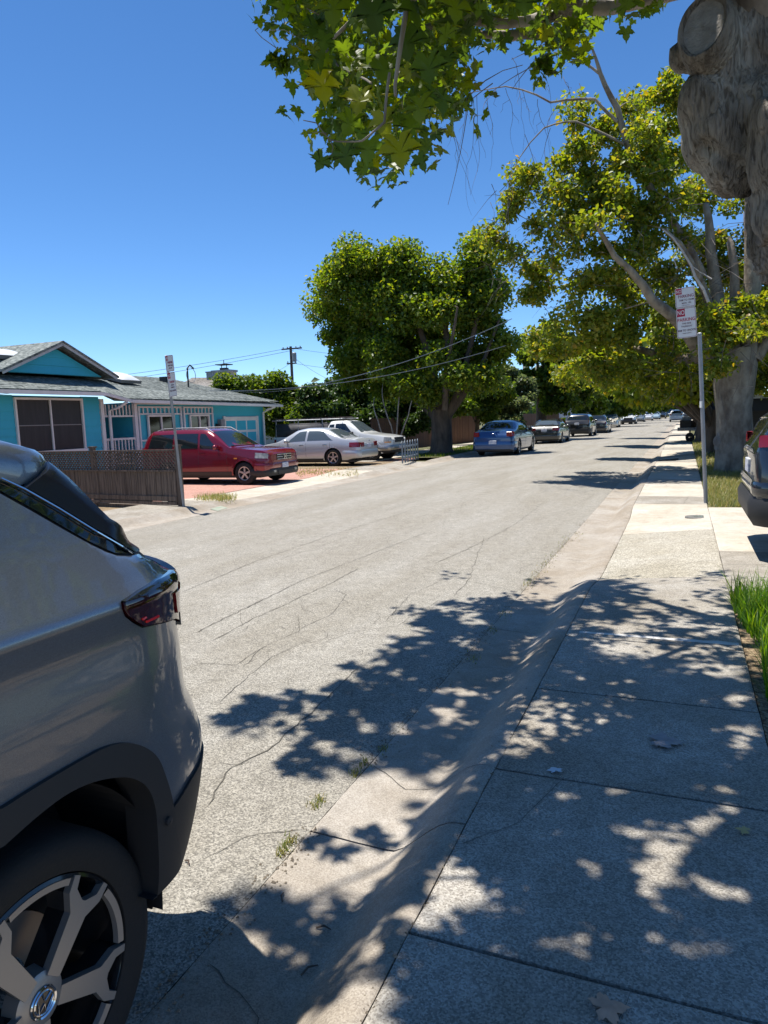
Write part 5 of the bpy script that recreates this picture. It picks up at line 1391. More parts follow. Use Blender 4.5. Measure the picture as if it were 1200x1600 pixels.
# garage door with panels
gd = hb_('garage_door', XF - .02, XF + .015, 22.45, 24.55, .06, 1.86, M_white)
for i in range(3):
    for j in range(4):
        q = MB(); q.b(XF + .015, XF + .022, 22.50 + i * .69, 23.10 + i * .69, .12 + j * .44, .47 + j * .44); q.build('door_panel', M_teal, gd, w=True)
for (a, b_, c, d) in ((22.33, 22.45, .06, 1.96), (24.55, 24.67, .06, 1.96)):
    hb_('door_trim', XF, XF + .04, a, b_, c, d, M_white)
hb_('door_trim', XF, XF + .038, 22.45, 24.55, 1.86, 1.94, M_white)
hb_('meter_box', XF, XF + .16, 22.0, 22.22, 1.55, 1.85, M_galv)
hb_('hose_reel', XF, XF + .1, 21.85, 21.95, 1.3, 1.7, M_black)
# skylights
def skylight(c, w, l, tilt):
    rot = Matrix.Rotation(tilt, 3, 'Y'); q = MB(); q.box(c, (l, w, .10), rot); o = q.build('skylight', mat('skylight_frame', (.12, .12, .12), .5), house, w=True)
    V = []; F = []
    for i in range(9):
        for j in range(9):
            u, v = i / 8 * 2 - 1, j / 8 * 2 - 1; V.append(Vector(c) + rot @ Vector((u * l * .46, v * w * .46, .055 + .14 * (1 - u ** 4) * (1 - v ** 4))))
    F = [(i * 9 + j, (i + 1) * 9 + j, (i + 1) * 9 + j + 1, i * 9 + j + 1) for i in range(8) for j in range(8)]
    obj('skylight_dome', V, F, mat('frosted_acrylic', (.72, .74, .75), .25, spec=.6), o, smooth=60, world_coords=True)
a = P(186, 596, 19.0) ; skylight((-17.5, 19.45, 3.30), .95, 1.0, R(15))
skylight((-16.9, 14.35, 3.66), 1.0, 1.0, R(8))
# mast and vents
q = MB(); q.tube([(-17.2, 22.7, 2.9), (-17.2, 22.7, 3.8), (-17.15, 22.8, 3.92), (-17.1, 22.95, 3.8)], .03, 6); q.build('service_mast', M_black, house, w=True)
q = MB(); q.b(-18.2, -17.9, 22.3, 22.55, 3.2, 3.52); q.build('roof_vent', M_black, house, w=True)
# satellite ring near the mast
q = MB(); q.tube([(-17.2, 22.9 + .28 * math.cos(t * .524), 3.55 + .28 * math.sin(t * .524)) for t in range(13)], .012, 5); q.build('antenna_ring', M_galv, house, w=True)

# second house with a chimney behind
h2 = thing('house', 'grey shingle roof with a round-capped chimney behind the turquoise house', 'house', (-36, 44, 0))
def ppt(px, py, y): return P(px, py, y)
a, b_, c, d = P(270, 602, 44), P(352, 590, 44), P(440, 612, 44), P(300, 640, 44)
slab_roof('roof', [P(262, 612, 42), P(300, 590, 46), P(352, 590, 46), P(395, 612, 42)], .3, M_roof2, h2)
q = MB(); q.b(P(275, 640, 43).x, P(390, 640, 43).x, 43, 47, 0, P(300, 612, 43).z); q.build('wall', mat('cream_stucco', (.5, .47, .40), .8), h2, w=True)
ch = P(351, 588, 45); cw = P(367, 588, 45).x - P(335, 588, 45).x
q = MB(); q.box((ch.x, 45, ch.z - .25), (cw * .80, 1.0, 1.1)); cmn = q.build('chimney', mat('chimney_stucco', (.38, .34, .31), .9), h2, w=True)
q = MB(); q.box((ch.x, 45, ch.z + .36), (cw * .9, 1.1, .14)); q.build('chimney_crown', M_galv, cmn, w=True)
q = MB(); q.b(ch.x - .25, ch.x + .25, 44.8, 45.2, ch.z + .43, ch.z + .6); q.b(ch.x - .5, ch.x + .5, 44.6, 45.4, ch.z + .80, ch.z + .86)
for s in (-.22, .22): q.tube([(ch.x + s, 45, ch.z + .6), (ch.x + s, 45, ch.z + .82)], .03, 4)
q.tube([(ch.x, 45, ch.z + .84), (ch.x, 45, ch.z + 1.15)], .03, 4); q.build('spark_arrestor', M_black, cmn, w=True)
v = P(329, 588, 42.5); q = MB(); q.box((v.x, 42.5, v.z), (.4, .4, .5)); q.box((v.x, 42.5, v.z + .28), (.5, .5, .08)); q.build('roof_vent', M_galv, h2, w=True)
sk = P(327, 592, 42.4); 

# building across the far end and dark carport on the right
h3 = thing('house', 'pale low building at the far end of the street', 'house', (3, 230, 0))
q = MB(); q.b(-2, 9, 230, 238, 0, 4.2); q.build('wall', mat('pale_far_wall', (.42, .43, .42), .8), h3, w=True)
q = MB(); q.b(-2.5, 9.5, 229.5, 238.5, 4.2, 4.5); q.build('roof', M_roof2, h3, w=True)
for x in (0, 3, 6):
    q = MB(); q.b(x, x + 1.6, 229.95, 230.02, 1.4, 2.6); q.build('window', M_win, h3, w=True)
h4 = thing('carport', 'dark open carport with a pale fascia behind the right-hand tree', 'carport', (6, 20, 0))
z0_ = P(1180, 641, 20).z; z1_ = P(1180, 624, 20).z
x0_ = P(1150, 630, 20).x
q = MB(); q.b(x0_, x0_ + 9, 19.9, 26, z1_ + .02, z1_ + .12); q.build('roof', M_white, h4, w=True)
q = MB(); q.b(x0_ + .1, x0_ + 9, 25.6, 25.8, 0, z1_); q.build('back_wall', mat('dark_wall', (.05, .05, .05), .8), h4, w=True)
for x in (x0_ + .2, x0_ + 4.5, x0_ + 8.8):
    q = MB(); q.b(x, x + .12, 20, 20.12, 0, z1_ + .02); q.build('post', M_wood, h4, w=True)
q = MB(); q.b(x0_ + .3, x0_ + 9, 19.98, 20.06, z1_ - .28, z1_ + .02); q.build('fascia', M_black, h4, w=True)

# ================================================================== FENCES
fn = thing('fence', 'weathered low wooden fence with a lattice top ending at the leaning sign post', 'fence', (-10, 11.4, 0))
fa, fb = Vector((-8.92, 11.30, 0)), Vector((-14.4, 11.95, 0)); fd = (fb - fa).normalized(); fnn = Vector((-fd.y, fd.x, 0))
def frot(): return Matrix((fd, fnn, Vector((0, 0, 1)))).transposed()
FT = 1.20
def fpt(t, z, o=0): return fa + fd * t + Vector((0, 0, z)) + fnn * o
def fbox(name, t0, t1, z0, z1, o=0, th=.02, mt=M_wood, par=fn):
    q = MB(); c = fpt((t0 + t1) / 2, (z0 + z1) / 2, o); q.box(c, (t1 - t0, th, z1 - z0), frot()); return q.build(name, mt, par, w=True)
t = .08
while t < 5.3:
    w = random.uniform(.125, .15)
    fbox('board', t, t + w - .008, .18 + random.uniform(-.01, .01), .78, random.uniform(-.006, .006)); t += w
for p in (0.02, 2.42, 4.85):
    pf = fbox('post', p - .045, p + .045, .05, FT + .05, -.03, .09)
    fbox('post_cap', p - .065, p + .065, FT + .05, FT + .08, -.03, .13, M_wood, pf)
for (z0, z1, th) in ((.765, .80, .05), (FT - .04, FT - .005, .06), (.12, .18, .05), (.20, .29, .028)):
    fbox('rail', .07, 4.8, z0, z1, .02, th)
lat = MB()
for sgn in (-1, 1):
    k = -.4
    while k < 5.2:
        a0, a1 = k, k + .36 * 1.0
        za, zb_ = (.80, FT - .04) if sgn > 0 else (FT - .04, .80)
        c0 = max(a0, .07); c1 = min(a1, 4.8)
        if c1 > c0:
            f0 = (c0 - a0) / (a1 - a0); f1 = (c1 - a0) / (a1 - a0)
            p0 = fpt(c0, za + (zb_ - za) * f0, .006 * sgn); p1 = fpt(c1, za + (zb_ - za) * f1, .006 * sgn)
            d = p1 - p0; tt = d.normalized(); u = fnn; s = u.cross(tt)
            lat.box((p0 + p1) / 2, (d.length, .012, .028), Matrix((tt, u, s)).transposed())
        k += .085
lo = lat.build('lattice', M_wood, fn, w=True); lo['kind'] = 'stuff'
# pipe lying under the fence and its kerb board
q = MB(); q.tube([fpt(.15, .10, -.10), fpt(5.2, .10, -.10)], .035, 10); o = q.build('pvc_pipe', mat('white_pvc', (.7, .7, .68), .4), None); meta(o, 'white plastic pipe lying along the foot of the lattice fence', 'pipe')
q = MB(); q.box(fpt(2.6, .055, -.06), (5.2, .10, .09), frot()); q.build('kickboard', M_wood, fn, w=True)

rfn = thing('fence', 'tall redwood plank fence behind the big left tree and the blue sedan', 'fence', (-12.5, 36, 0))
def ffence(root, a, b_, z0, z1, mt, w=.16, gap=.01, posts=2.4):
    a, b_ = Vector(a), Vector(b_); d = (b_ - a); L_ = d.length; d.normalize(); n_ = Vector((-d.y, d.x, 0)); rot = Matrix((d, n_, Vector((0, 0, 1)))).transposed(); t = 0
    base = None
    while t < L_:
        q = MB(); q.box(a + d * (t + w / 2) + Vector((0, 0, (z0 + z1) / 2 + random.uniform(-.01, .01))) + n_ * random.uniform(-.006, .006), (w - gap, .02, z1 - z0), rot); q.build('plank', mt, root, w=True); t += w
    for z in (z0 + .25, z1 - .2):
        q = MB(); q.box((a + b_) / 2 + n_ * .035 + Vector((0, 0, z)), (L_, .04, .09), rot); q.build('rail', mt, root, w=True)
ffence(rfn, (-13.6, 31.5, 0), (-11.9, 44.5, 0), .1, 1.72, M_redwood, w=.19)
f3 = thing('fence', 'dark plank fence beyond the black SUV on the left', 'fence', (-10, 65, 0))
ffence(f3, (-10.6, 52, 0), (-9.6, 92, 0), .1, 1.75, M_redwood, w=.30)
pkf = thing('picket_fence', 'short grey painted picket fence in front of the white truck', 'fence', (-9.6, 25.8, 0))
pa, pb = G(628, 722, .12), G(652, 716, .12)
pa.z = pb.z = 0
d = (pb - pa).normalized(); L_ = (pb - pa).length
pa = pa + Vector((.12, -.25, 0)); pb = pb + Vector((.12, -.25, 0))
npk = 7
for i in range(npk):
    c = pa.lerp(pb, i / (npk - 1)); n_ = Vector((-d.y, d.x, 0)); w = .085
    q = MB(); rot = Matrix((d, n_, Vector((0, 0, 1)))).transposed()
    q.box(c + Vector((0, 0, .45)), (w * 1.5, .02, .72), rot); q.add([c + rot @ Vector(v) for v in ((-w * .75, -.01, .81), (w * .75, -.01, .81), (0, -.01, .88), (-w * .75, .01, .81), (w * .75, .01, .81), (0, .01, .88))], [(0, 1, 2), (5, 4, 3), (0, 2, 5, 3), (1, 4, 5, 2), (0, 3, 4, 1)])
    q.build('picket', M_picket, pkf, w=True)
for z in (.28, .66):
    beam('rail', pa + Vector((0, 0, z)), pb + Vector((0, 0, z)), .05, .06, M_picket, pkf)
wf = thing('picket_fence', 'white picket fence under the leafy tree beyond the blue sedan', 'fence', (-9.3, 46, 0))
for i in range(16):
    c = Vector((-9.8 + i * .12, 47.5 + i * .05, 0)); q = MB(); q.box(c + Vector((0, 0, .5)), (.07, .02, .9)); q.build('picket', M_white, wf, w=True)
beam('rail', (-9.8, 47.53, .7), (-8.0, 48.3, .7), .04, .07, M_white, wf)
# white kiosk / mailbox like panel above the dark cars
pb_ = thing('notice_board', 'small pale boxy board standing above the black SUV by the fence', 'board', (-8.9, 60, 0))
q = MB(); q.b(-9.3, -8.3, 60, 60.12, 1.35, 2.2); q.build('panel', M_whitev, pb_, w=True)
q = MB(); q.b(-8.95, -8.65, 59.98, 60.0, 1.5, 1.9); q.build('pane', M_win, pb_, w=True)
for x in (-9.25, -8.4): q = MB(); q.b(x, x + .06, 60, 60.1, 0, 1.35); q.build('post', M_galv, pb_, w=True)

# ================================================================== SIGNS
def sign_post(root, base, top, r, mt=M_galv, mark=None):
    q = MB(); q.tube([base, top], r, 14); p = q.build('post', mt, root, smooth=50, w=True)
    q = MB(); t = Vector(top); b0 = Vector(base); d = (t - b0).normalized(); q.tube([t, t + d * .012], [r, r * .6], 14); q.build('post_cap', mat('cap_pale', (.6, .6, .6), .5), p, w=True)
    return p
def rounded(w, h, r, n=5):
    pts = []
    for cx, cy, a0 in ((w / 2 - r, h / 2 - r, 0), (-w / 2 + r, h / 2 - r, 90), (-w / 2 + r, -h / 2 + r, 180), (w / 2 - r, -h / 2 + r, 270)):
        for i in range(n + 1):
            a = R(a0 + 90 * i / n); pts.append((cx + r * math.cos(a), cy + r * math.sin(a)))
    return pts
def sign_panel(root, M, w, h, lines, name='sign_panel', nosz=.1):
    """M: local (x right, y up, z out) -> world; root at origin rotation"""
    inv = Matrix.Translation(-Vector(root.location))
    MM = inv @ M
    def pl(poly, z0, z1, mt, nm, par):
        q = MB(); q.prism(poly, z0, z1, 'Z'); o = q.build(nm, mt, par); o.data.transform(MM); return o
    p = pl(rounded(w, h, .025), -.0025, 0, M_signw, name, root)
    # border ring
    A = rounded(w - .014, h - .014, .02); B = rounded(w - .024, h - .024, .016)
    V = [(x, y, .0006) for x, y in A] + [(x, y, .0006) for x, y in B]; n = len(A)
    o = obj('border', [MM @ Vector(v) for v in V], [(i, (i + 1) % n, n + (i + 1) % n, n + i) for i in range(n)], M_signk, p)
    nb = nosz
    x0, y1 = -w / 2 + .009, h / 2 - .009
    pl([(x0, y1 - nb * 1.02), (x0 + nb, y1 - nb * 1.02), (x0 + nb, y1), (x0, y1)], .0004, .0010, M_signr, 'red_block', p)
    text_mesh('lettering', 'NO', nb * .80, M_signw, p, MM @ Matrix.Translation((x0 + nb / 2, y1 - nb * .53, .0016)), sx=.72)
    for (s, x, y, sz, sx, mt) in lines:
        text_mesh('lettering', s, sz, mt, p, MM @ Matrix.Translation((x, y, .0014)), sx=sx)
    return p
base = G(1103, 786, .15)
sgn = thing('parking_sign', 'two stacked NO PARKING signs on the grey steel post beside the right pavement', 'sign', (base.x, base.y, .14))
top = P(1093, 521, base.y)
sign_post(sgn, base - Vector((0, 0, .02)), top, .030)
q = MB(); c = P(1096.5, 632, base.y); q.lathe([(.0306, -.05), (.0306, .05)], (c.x, c.y, c.z), n=14); q.build('sticker', M_white, sgn, w=True)
# panel basis: corners from the photo, flat plate just in front of the post
ys_ = base.y - .045
tl_, tr_, bl_, br_ = P(1052.5, 451, ys_), P(1083, 447.5, ys_), P(1060.5, 530, ys_), P(1091.5, 524.5, ys_)
ux = ((tr_ - tl_) + (br_ - bl_)).normalized(); uy = ((tl_ - bl_) + (tr_ - br_)); uy = (uy - ux * uy.dot(ux)).normalized(); uz = ux.cross(uy)
cen = (tl_ + tr_ + bl_ + br_) / 4; W_ = ((tr_ - tl_).length + (br_ - bl_).length) / 2; H_t = ((tl_ - bl_).length + (tr_ - br_).length) / 2
def SM(dy): 
    m_ = Matrix((ux, uy, uz)).transposed().to_4x4(); m_.translation = cen + uy * dy; return m_
h1, h2_ = H_t * .40, H_t * .60
K, Kr = mat('sign_ink', (.10, .035, .07), .5), M_signk
sign_panel(sgn, SM(H_t / 2 - h1 / 2), W_, h1 - .004, [('PARKING', .01, .018, .062, .86, M_signk), ('7AM TO 10AM', .015, -.038, .040, .82, K), ('MON - FRI', .015, -.084, .032, .9, K), ('EXCEPT HOLIDAYS', 0, -.118, .013, 1, K)], nosz=.085)
sign_panel(sgn, SM(-H_t / 2 + h2_ / 2), W_, h2_ - .004, [('PARKING', .0, .045, .070, .86, M_signr), ('THIS SIDE', .0, -.012, .034, .9, K), ('THURSDAY', .0, -.054, .034, .9, K), ('9AM TO 12NOON', 0, -.115, .043, .74, K), ('STREET SWEEPING', 0, -.158, .015, 1, K)], nosz=.115)
q = MB(); q.box(cen + uy * (-H_t * .3) - uz * .022 + ux * (W_ * .33), (.04, .02, .30)); q.build('bracket', M_galv, sgn, w=True)

base2 = G(287, 791, .10)
sg2 = thing('parking_sign', 'leaning sign post at the fence end with two signs seen edge-on', 'sign', (base2.x, base2.y, .1))
yL = base2.y
top2 = P(259.5, 556, yL - .35)
sign_post(sg2, base2, top2, .026)
dirp = (top2 - base2).normalized()
ux2 = Vector((-.20, .98, 0)).normalized(); ux2 = (ux2 - dirp * ux2.dot(dirp)).normalized(); uz2 = ux2.cross(dirp)
uz2 = -uz2 if uz2.x < 0 else uz2; ux2 = dirp.cross(uz2)
def SM2(dy):
    m_ = Matrix((ux2, dirp, uz2)).transposed().to_4x4(); m_.translation = top2 - dirp * dy + uz2 * .032 + ux2 * .05; return m_
sign_panel(sg2, SM2(.14), .30, .295, [('PARKING', .01, .018, .055, .86, M_signk), ('7AM TO 10AM', .01, -.038, .036, .8, K), ('MON - FRI', 0, -.084, .03, .9, K)], nosz=.08)
sign_panel(sg2, SM2(.14 + .15 + .23), .30, .445, [('PARKING', .0, .045, .055, .86, M_signr), ('THIS SIDE', .0, -.012, .030, .9, K), ('THURSDAY', .0, -.054, .030, .9, K), ('9AM TO 12NOON', 0, -.115, .038, .74, K)], nosz=.10)

# utility cover in the pavement
c = G(1091, 806, .15)
uc = thing('utility_cover', 'round grey water meter cover with a green paint mark set in the pale slab', 'cover', (c.x, c.y, zwalk(c.x, c.y)))
q = MB(); q.lathe([(.001, .006), (.155, .006), (.168, .004), (.172, -.01)], (0, 0, 0), n=40); q.build('lid', mat('cast_grey', (.17, .165, .15), .7, var=.3, vscale=20, bump=.5, bscale=60), uc, smooth=40)
gp_ = mat('green_marking_paint', (.30, .48, .36), .7, col2=(.17, .18, .16), vscale=30)
q = MB()
for x in (-.05, -.01, .03): q.tube([(x, -.03, .0075), (x + .015, .03, .0075)], .006, 4)
q.tube([(-.06, .0, .0075), (.06, 0, .0075)], .005, 4); q.build('paint_mark', gp_, uc)

# ================================================================== TREES
def rand_rot(n):
    """n random orthonormal frames, leaves tend to hang and face upwards/outwards"""
    nrm = rng.normal(size=(n, 3)); nrm[:, 2] = np.abs(nrm[:, 2]) * 1.1 + .15; nrm /= np.linalg.norm(nrm, axis=1)[:, None]
    t = rng.normal(size=(n, 3)); t[:, 2] -= .7
    t -= nrm * np.sum(t * nrm, axis=1)[:, None]; t /= np.linalg.norm(t, axis=1)[:, None]
    s = np.cross(nrm, t)
    return t, s, nrm
LEAF_A = np.array([(0, 0, 0), (.18, .42, .10), (.50, .30, .07), (1.0, 0, -.10), (.50, -.30, .07), (.18, -.42, .10), (.45, 0, -.03)])
LEAF_AF = np.array([(0, 1, 6), (1, 2, 6), (2, 3, 6), (3, 4, 6), (4, 5, 6), (5, 0, 6)])
LEAF_B = np.array([(0, 0, 0), (.45, .36, .12), (1.0, 0, -.05), (.45, -.36, .12)])
LEAF_BF = np.array([(0, 1, 2), (0, 2, 3)])
def leaves(name, pts, size, mt, parent, detailed=False, var=.35):
    n = len(pts)
    A, AF = (LEAF_A, LEAF_AF) if detailed else (LEAF_B, LEAF_BF)
    t, s, nn_ = rand_rot(n); sz = size * (1 + var * rng.uniform(-1, 1, n))
    V = pts[:, None, :] + sz[:, None, None] * (A[None, :, 0, None] * t[:, None, :] + A[None, :, 1, None] * s[:, None, :] + A[None, :, 2, None] * nn_[:, None, :])
    F = AF[None] + (np.arange(n) * len(A))[:, None, None]
    r = np.clip(rng.beta(2, 2.6, n), 0, 1)
    o = fast_mesh(name, V.reshape(-1, 3), F.reshape(-1, 3), mt, parent, np.repeat(r, len(AF)))
    o['kind'] = 'stuff'
    return o
def clump_pts(c, r, n, shell=.45, flat=.8):
    d = rng.normal(size=(n, 3)); d /= np.linalg.norm(d, axis=1)[:, None]
    rad = rng.uniform(0, 1, n) ** shell
    return np.array(c)[None] + d * rad[:, None] * np.array([r, r, r * flat])[None]
def crown_clumps(blobs, spacing, cr):
    """blobs: (cx,cy,cz,rx,ry,rz).  returns clump centres near the surface and inside"""
    out = []
    for (cx, cy, cz, rx, ry, rz) in blobs:
        n = max(3, int(4.2 * (rx * ry + ry * rz + rx * rz) / 3 / spacing ** 2 * 1.25))
        d = rng.normal(size=(n, 3)); d /= np.linalg.norm(d, axis=1)[:, None]
        rad = rng.uniform(.35, 1, n) ** .5
        p = d * rad[:, None] * np.array([rx - cr * .5, ry - cr * .5, rz - cr * .5])[None] + np.array([cx, cy, cz])[None]
        out.append(p)
    return np.concatenate(out)
def curved(a, b_, k=.18, n=5, seed=None):
    a, b_ = Vector(a), Vector(b_); d = b_ - a; L_ = d.length
    o1 = Vector((random.uniform(-1, 1), random.uniform(-1, 1), random.uniform(-.2, .8))) * L_ * k
    pts = []
    for i in range(n + 1):
        t = i / n; pts.append(a + d * t + o1 * math.sin(pi * t) + Vector((0, 0, 0)))
    return pts
LIMBK = .74
def make_tree(name, label, base, trunk, limbs, blobs, leaf, size, nleaf, bark, spacing=.8, cr=.55, group=None, detailed=False, twigr=.012, extra_clumps=None, knots=0, cat='tree', zmin=None):
    """trunk: list of (point, radius); limbs: lists of (point, radius); blobs: crown ellipsoids, all in world space"""
    root = thing(name, label, cat, base, 0, group)
    q = MB(); q.tube([p for p, r in trunk], [r for p, r in trunk], 14, cap=True); tk = q.build('trunk', bark, root, smooth=60, w=True)
    # roughen
    me = tk.data
    for v in me.vertices:
        n_ = noise.noise(Vector(v.co) * 2.2) * .10 + noise.noise(Vector(v.co) * 7) * .03
        r = trunk[0][1]; v.co.x += n_ * r; v.co.y += noise.noise(Vector(v.co) * 2.2 + Vector((9, 0, 0))) * .12 * r
    nodes = [Vector(p) for l in limbs for p, r in l[1:]] or [Vector(trunk[-1][0])]
    for l in limbs:
        q = MB(); pts = []; rad = []
        for (a, ra), (b_, rb_) in zip(l[:-1], l[1:]):
            c = curved(a, b_, .06, 3)
            for i in range(3): pts.append(c[i]); rad.append(LIMBK * (ra + (rb_ - ra) * i / 3))
        pts.append(Vector(l[-1][0])); rad.append(l[-1][1]); rad[-1] *= LIMBK; q.tube(pts, rad, 8); q.build('limb', bark, root, smooth=60, w=True)
    cc = crown_clumps(blobs, spacing, cr)
    if extra_clumps is not None: cc = np.concatenate([cc, np.array(extra_clumps)])
    if zmin and (cc[:, 2] > zmin + .22).sum() > 3: cc = cc[cc[:, 2] > zmin + .22]
    elif zmin: zmin = None
    # smaller branches reach to every clump from the nearest limb point
    tw = MB(); hubs = list(nodes)
    order = np.argsort([min((Vector(c) - h).length for h in nodes) for c in cc])
    for idx in order:
        c = Vector(cc[idx]); h = min(hubs, key=lambda q_: (q_ - c).length + (.8 if q_.z > c.z + .5 else 0)); L_ = (c - h).length
        if L_ < .05: continue
        r0 = max(twigr, .016 * L_ + twigr * .6)
        pts = curved(h, c, .14, 4); tw.tube(pts, [r0 * (1 - .65 * i / 4) for i in range(5)], 4, cap=False)
        hubs.append(pts[3]); 
    if tw.v:
        o = tw.build('branches', bark, root, smooth=80, w=True); o['kind'] = 'stuff'
    per = max(4, nleaf // len(cc)); P_ = []; rr_ = 1.0
    for c in cc:
        k = max(3, int(per * random.uniform(.55, 1.45))); P_.append(clump_pts(c, cr * random.uniform(.7, 1.25), k, .5, .75))
    pts = np.concatenate(P_)
    if zmin: pts = pts[pts[:, 2] > zmin]
    pts = pts - np.array(base)[None]
    leaves('foliage', pts, size, leaf, root, detailed)
    return root
def B(px, py, y, r, dy=None, rz=None):
    """crown blob seen at a pixel, radius r in photo pixels, at distance y"""
    p = P(px, py, y); m_ = r * y / 1020.0
    return (p.x, p.y, p.z, m_, dy or m_, rz * y / 1020.0 if rz else m_)

# --- the big plane tree at the right --------------------------------------------------------
TY = 18.3
tb = G(1146, 740, .13); tb = Vector((tb.x, TY, .12))
def q3(px, py, y=TY): return P(px, py, y)
trunk = [((tb.x, TY, -.1), .52), ((tb.x + .0, TY, .25), .42), (q3(1148, 690), .38), (q3(1147, 640), .37), (q3(1147, 600), .42), (q3(1150, 570), .45), (q3(1150, 545), .36)]
limbs = [[(q3(1140, 580), .30), (q3(1090, 545, 17.8), .22), (q3(1020, 470, 17), .15), (q3(960, 400, 16.4), .09), (q3(930, 350, 16), .05)],
         [(q3(1130, 560), .20), (q3(1060, 560, 18.8), .15), (q3(980, 540, 19.2), .09), (q3(900, 520, 19.5), .05)],
         [(q3(1150, 570), .24), (q3(1122, 470), .19), (q3(1110, 390), .15), (q3(1103, 320), .09), (q3(1100, 318), .02)],
         [(q3(1156, 570), .22), (q3(1148, 470), .15), (q3(1141, 380), .10), (q3(1139, 370), .03)],
         [(q3(1170, 560), .27), (q3(1176, 450), .24), (q3(1174, 340), .20), (q3(1168, 290), .15)],
         [(q3(1110, 480), .12), (q3(1090, 430, 17.6), .10), (q3(1062, 380, 17.2), .07), (q3(1040, 358, 17.0), .035)],
         [(q3(1100, 430, 18.0), .10), (q3(1040, 330, 17.6), .11), (q3(990, 250, 17.2), .10), (q3(965, 170, 17), .085), (q3(938, 115, 16.8), .06), (q3(925, 75, 16.7), .03)],
         [(q3(965, 190, 17), .05), (q3(930, 155, 16.8), .04), (q3(860, 160, 16.5), .03), (q3(790, 135, 16.3), .018), (q3(735, 145, 16.2), .010)],
         [(q3(940, 118, 16.8), .04), (q3(905, 92, 16.7), .03), (q3(865, 82, 16.6), .015)],
         [(q3(975, 225, 17), .04), (q3(900, 190, 16.8), .03), (q3(850, 200, 16.6), .02), (q3(800, 270, 16.5), .010)],
         [(q3(1180, 560), .2), (q3(1240, 500), .12), (q3(1290, 420), .06)], [(q3(1180, 540, 19), .16), (q3(1230, 430, 20), .10), (q3(1230, 330, 20.5), .05)]]
blobs = [B(975, 185, 17.5, 45), B(1035, 160, 18.5, 40), B(1060, 215, 19, 50), B(900, 185, 17.5, 30), B(835, 270, 16.8, 34, rz=26), B(790, 320, 17, 34, rz=30), B(800, 395, 17.2, 30, rz=24), B(770, 370, 17.4, 22), B(905, 260, 17, 40), B(985, 290, 17, 50),
         B(880, 330, 17, 60), B(950, 370, 16.8, 65), B(1040, 330, 17.8, 55), B(860, 440, 17.5, 48), B(930, 480, 17.5, 65), B(1010, 440, 18.5, 55), B(860, 520, 18.5, 45), B(930, 555, 18.5, 55), B(1010, 540, 18.5, 60), B(1060, 590, 19, 42), B(980, 600, 20, 45), B(900, 580, 20, 32),
         B(1150, 520, 17.3, 42, rz=30), B(1190, 480, 18, 35), B(1115, 500, 17.2, 24), B(1110, 630, 18.2, 26, rz=22), B(1190, 600, 19, 38), B(1230, 420, 19, 55), B(1180, 330, 20, 40), B(1260, 540, 19, 60), B(1130, 250, 21, 40), B(1240, 300, 20, 60), B(1080, 440, 20.5, 45), B(1010, 230, 17, 40), B(1100, 390, 20, 36), B(1155, 420, 20.5, 42), B(1105, 300, 20.5, 34), B(1190, 400, 20.5, 40), B(1120, 560, 17.2, 26)]
treeR = make_tree('plane_tree', 'big yellowing plane tree with a thick mottled trunk beside the sign post', (tb.x, TY, .1), trunk, limbs, blobs, L_yellow, .108, 72000, M_bark, spacing=.56, cr=.37, detailed=False, twigr=.008, zmin=1.72)
# burl low on its trunk, bare dead limb pieces
q = MB(); c = q3(1124, 690, TY - .1); 
for i, (a, e, r) in enumerate(((0, 0, .13), (.03, .14, .10), (-.02, -.12, .09))):
    n = 10; prof = [(max(.001, r * math.sin(pi * k / 8)), -r * math.cos(pi * k / 8) * 1.25) for k in range(9)]; q.lathe(prof, (c.x + a, c.y, c.z + e), n=12)
q.build('burl', M_barkg, treeR, smooth=60, w=True)
for pts, r in (([(1035, 358), (1052, 372), (1066, 392), (1080, 415), (1086, 432), (1099, 452), (1107, 472)], .034), ([(1080, 415), (1094, 425), (1112, 436)], .016), ([(1060, 384), (1052, 402), (1058, 420)], .012)):
    q = MB(); q.tube([q3(*p, 16.9) for p in pts], [r * (.45 + .55 * i / (len(pts) - 1)) for i in range(len(pts))], 7); q.build('dead_limb', mat('bleached_wood', (.55, .50, .45), .8, var=.3), treeR, smooth=60, w=True)
# bare twigs in the crown and drooping against the sky
tw = MB()
def droop(px, py, y, L_, n=11, dx=0, w=.0065):
    p = P(px, py, y); pts = [p]; v = Vector((random.uniform(-.3, .3) + dx, random.uniform(-.3, .3), -.3))
    for i in range(n):
        v = v * .8 + Vector((random.uniform(-.45, .45), random.uniform(-.45, .45), random.uniform(-.75, -.15))) * .7; v.normalize(); p = p + v * L_ / n; pts.append(p)
    tw.tube(pts, [w * (1 - .7 * i / n) for i in range(n + 1)], 4, cap=False)
    return pts
for (px, py, l_) in ((735, 148, 1.5), (745, 150, 2.2), (760, 145, 1.6), (775, 140, 1.2), (790, 138, 1.3), (800, 90, 2.0), (815, 140, 1.0), (840, 155, 1.2), (850, 110, .9), (870, 165, .9), (705, 190, 1.6), (712, 160, 2.4), (740, 160, 2.4), (860, 200, 1.6), (820, 210, 2.2), (800, 250, 2.6), (790, 270, 2.0), (880, 120, .8), (905, 130, 1.0)):
    pts = droop(px, py, 15.5 + random.uniform(-.5, .8), l_ * .95)
    for k in (2, 4): 
        a = pts[k]; v = Vector((random.uniform(-.6, .6), random.uniform(-.6, .6), random.uniform(-1.3, -.3))).normalized() * l_ * .22; tw.tube([a, a + v * .4 + Vector((random.uniform(-.06, .06), 0, .03)), a + v * .75 + Vector((random.uniform(-.05, .05), 0, 0)), a + v], [.004, .0035, .003, .002], 4, cap=False)
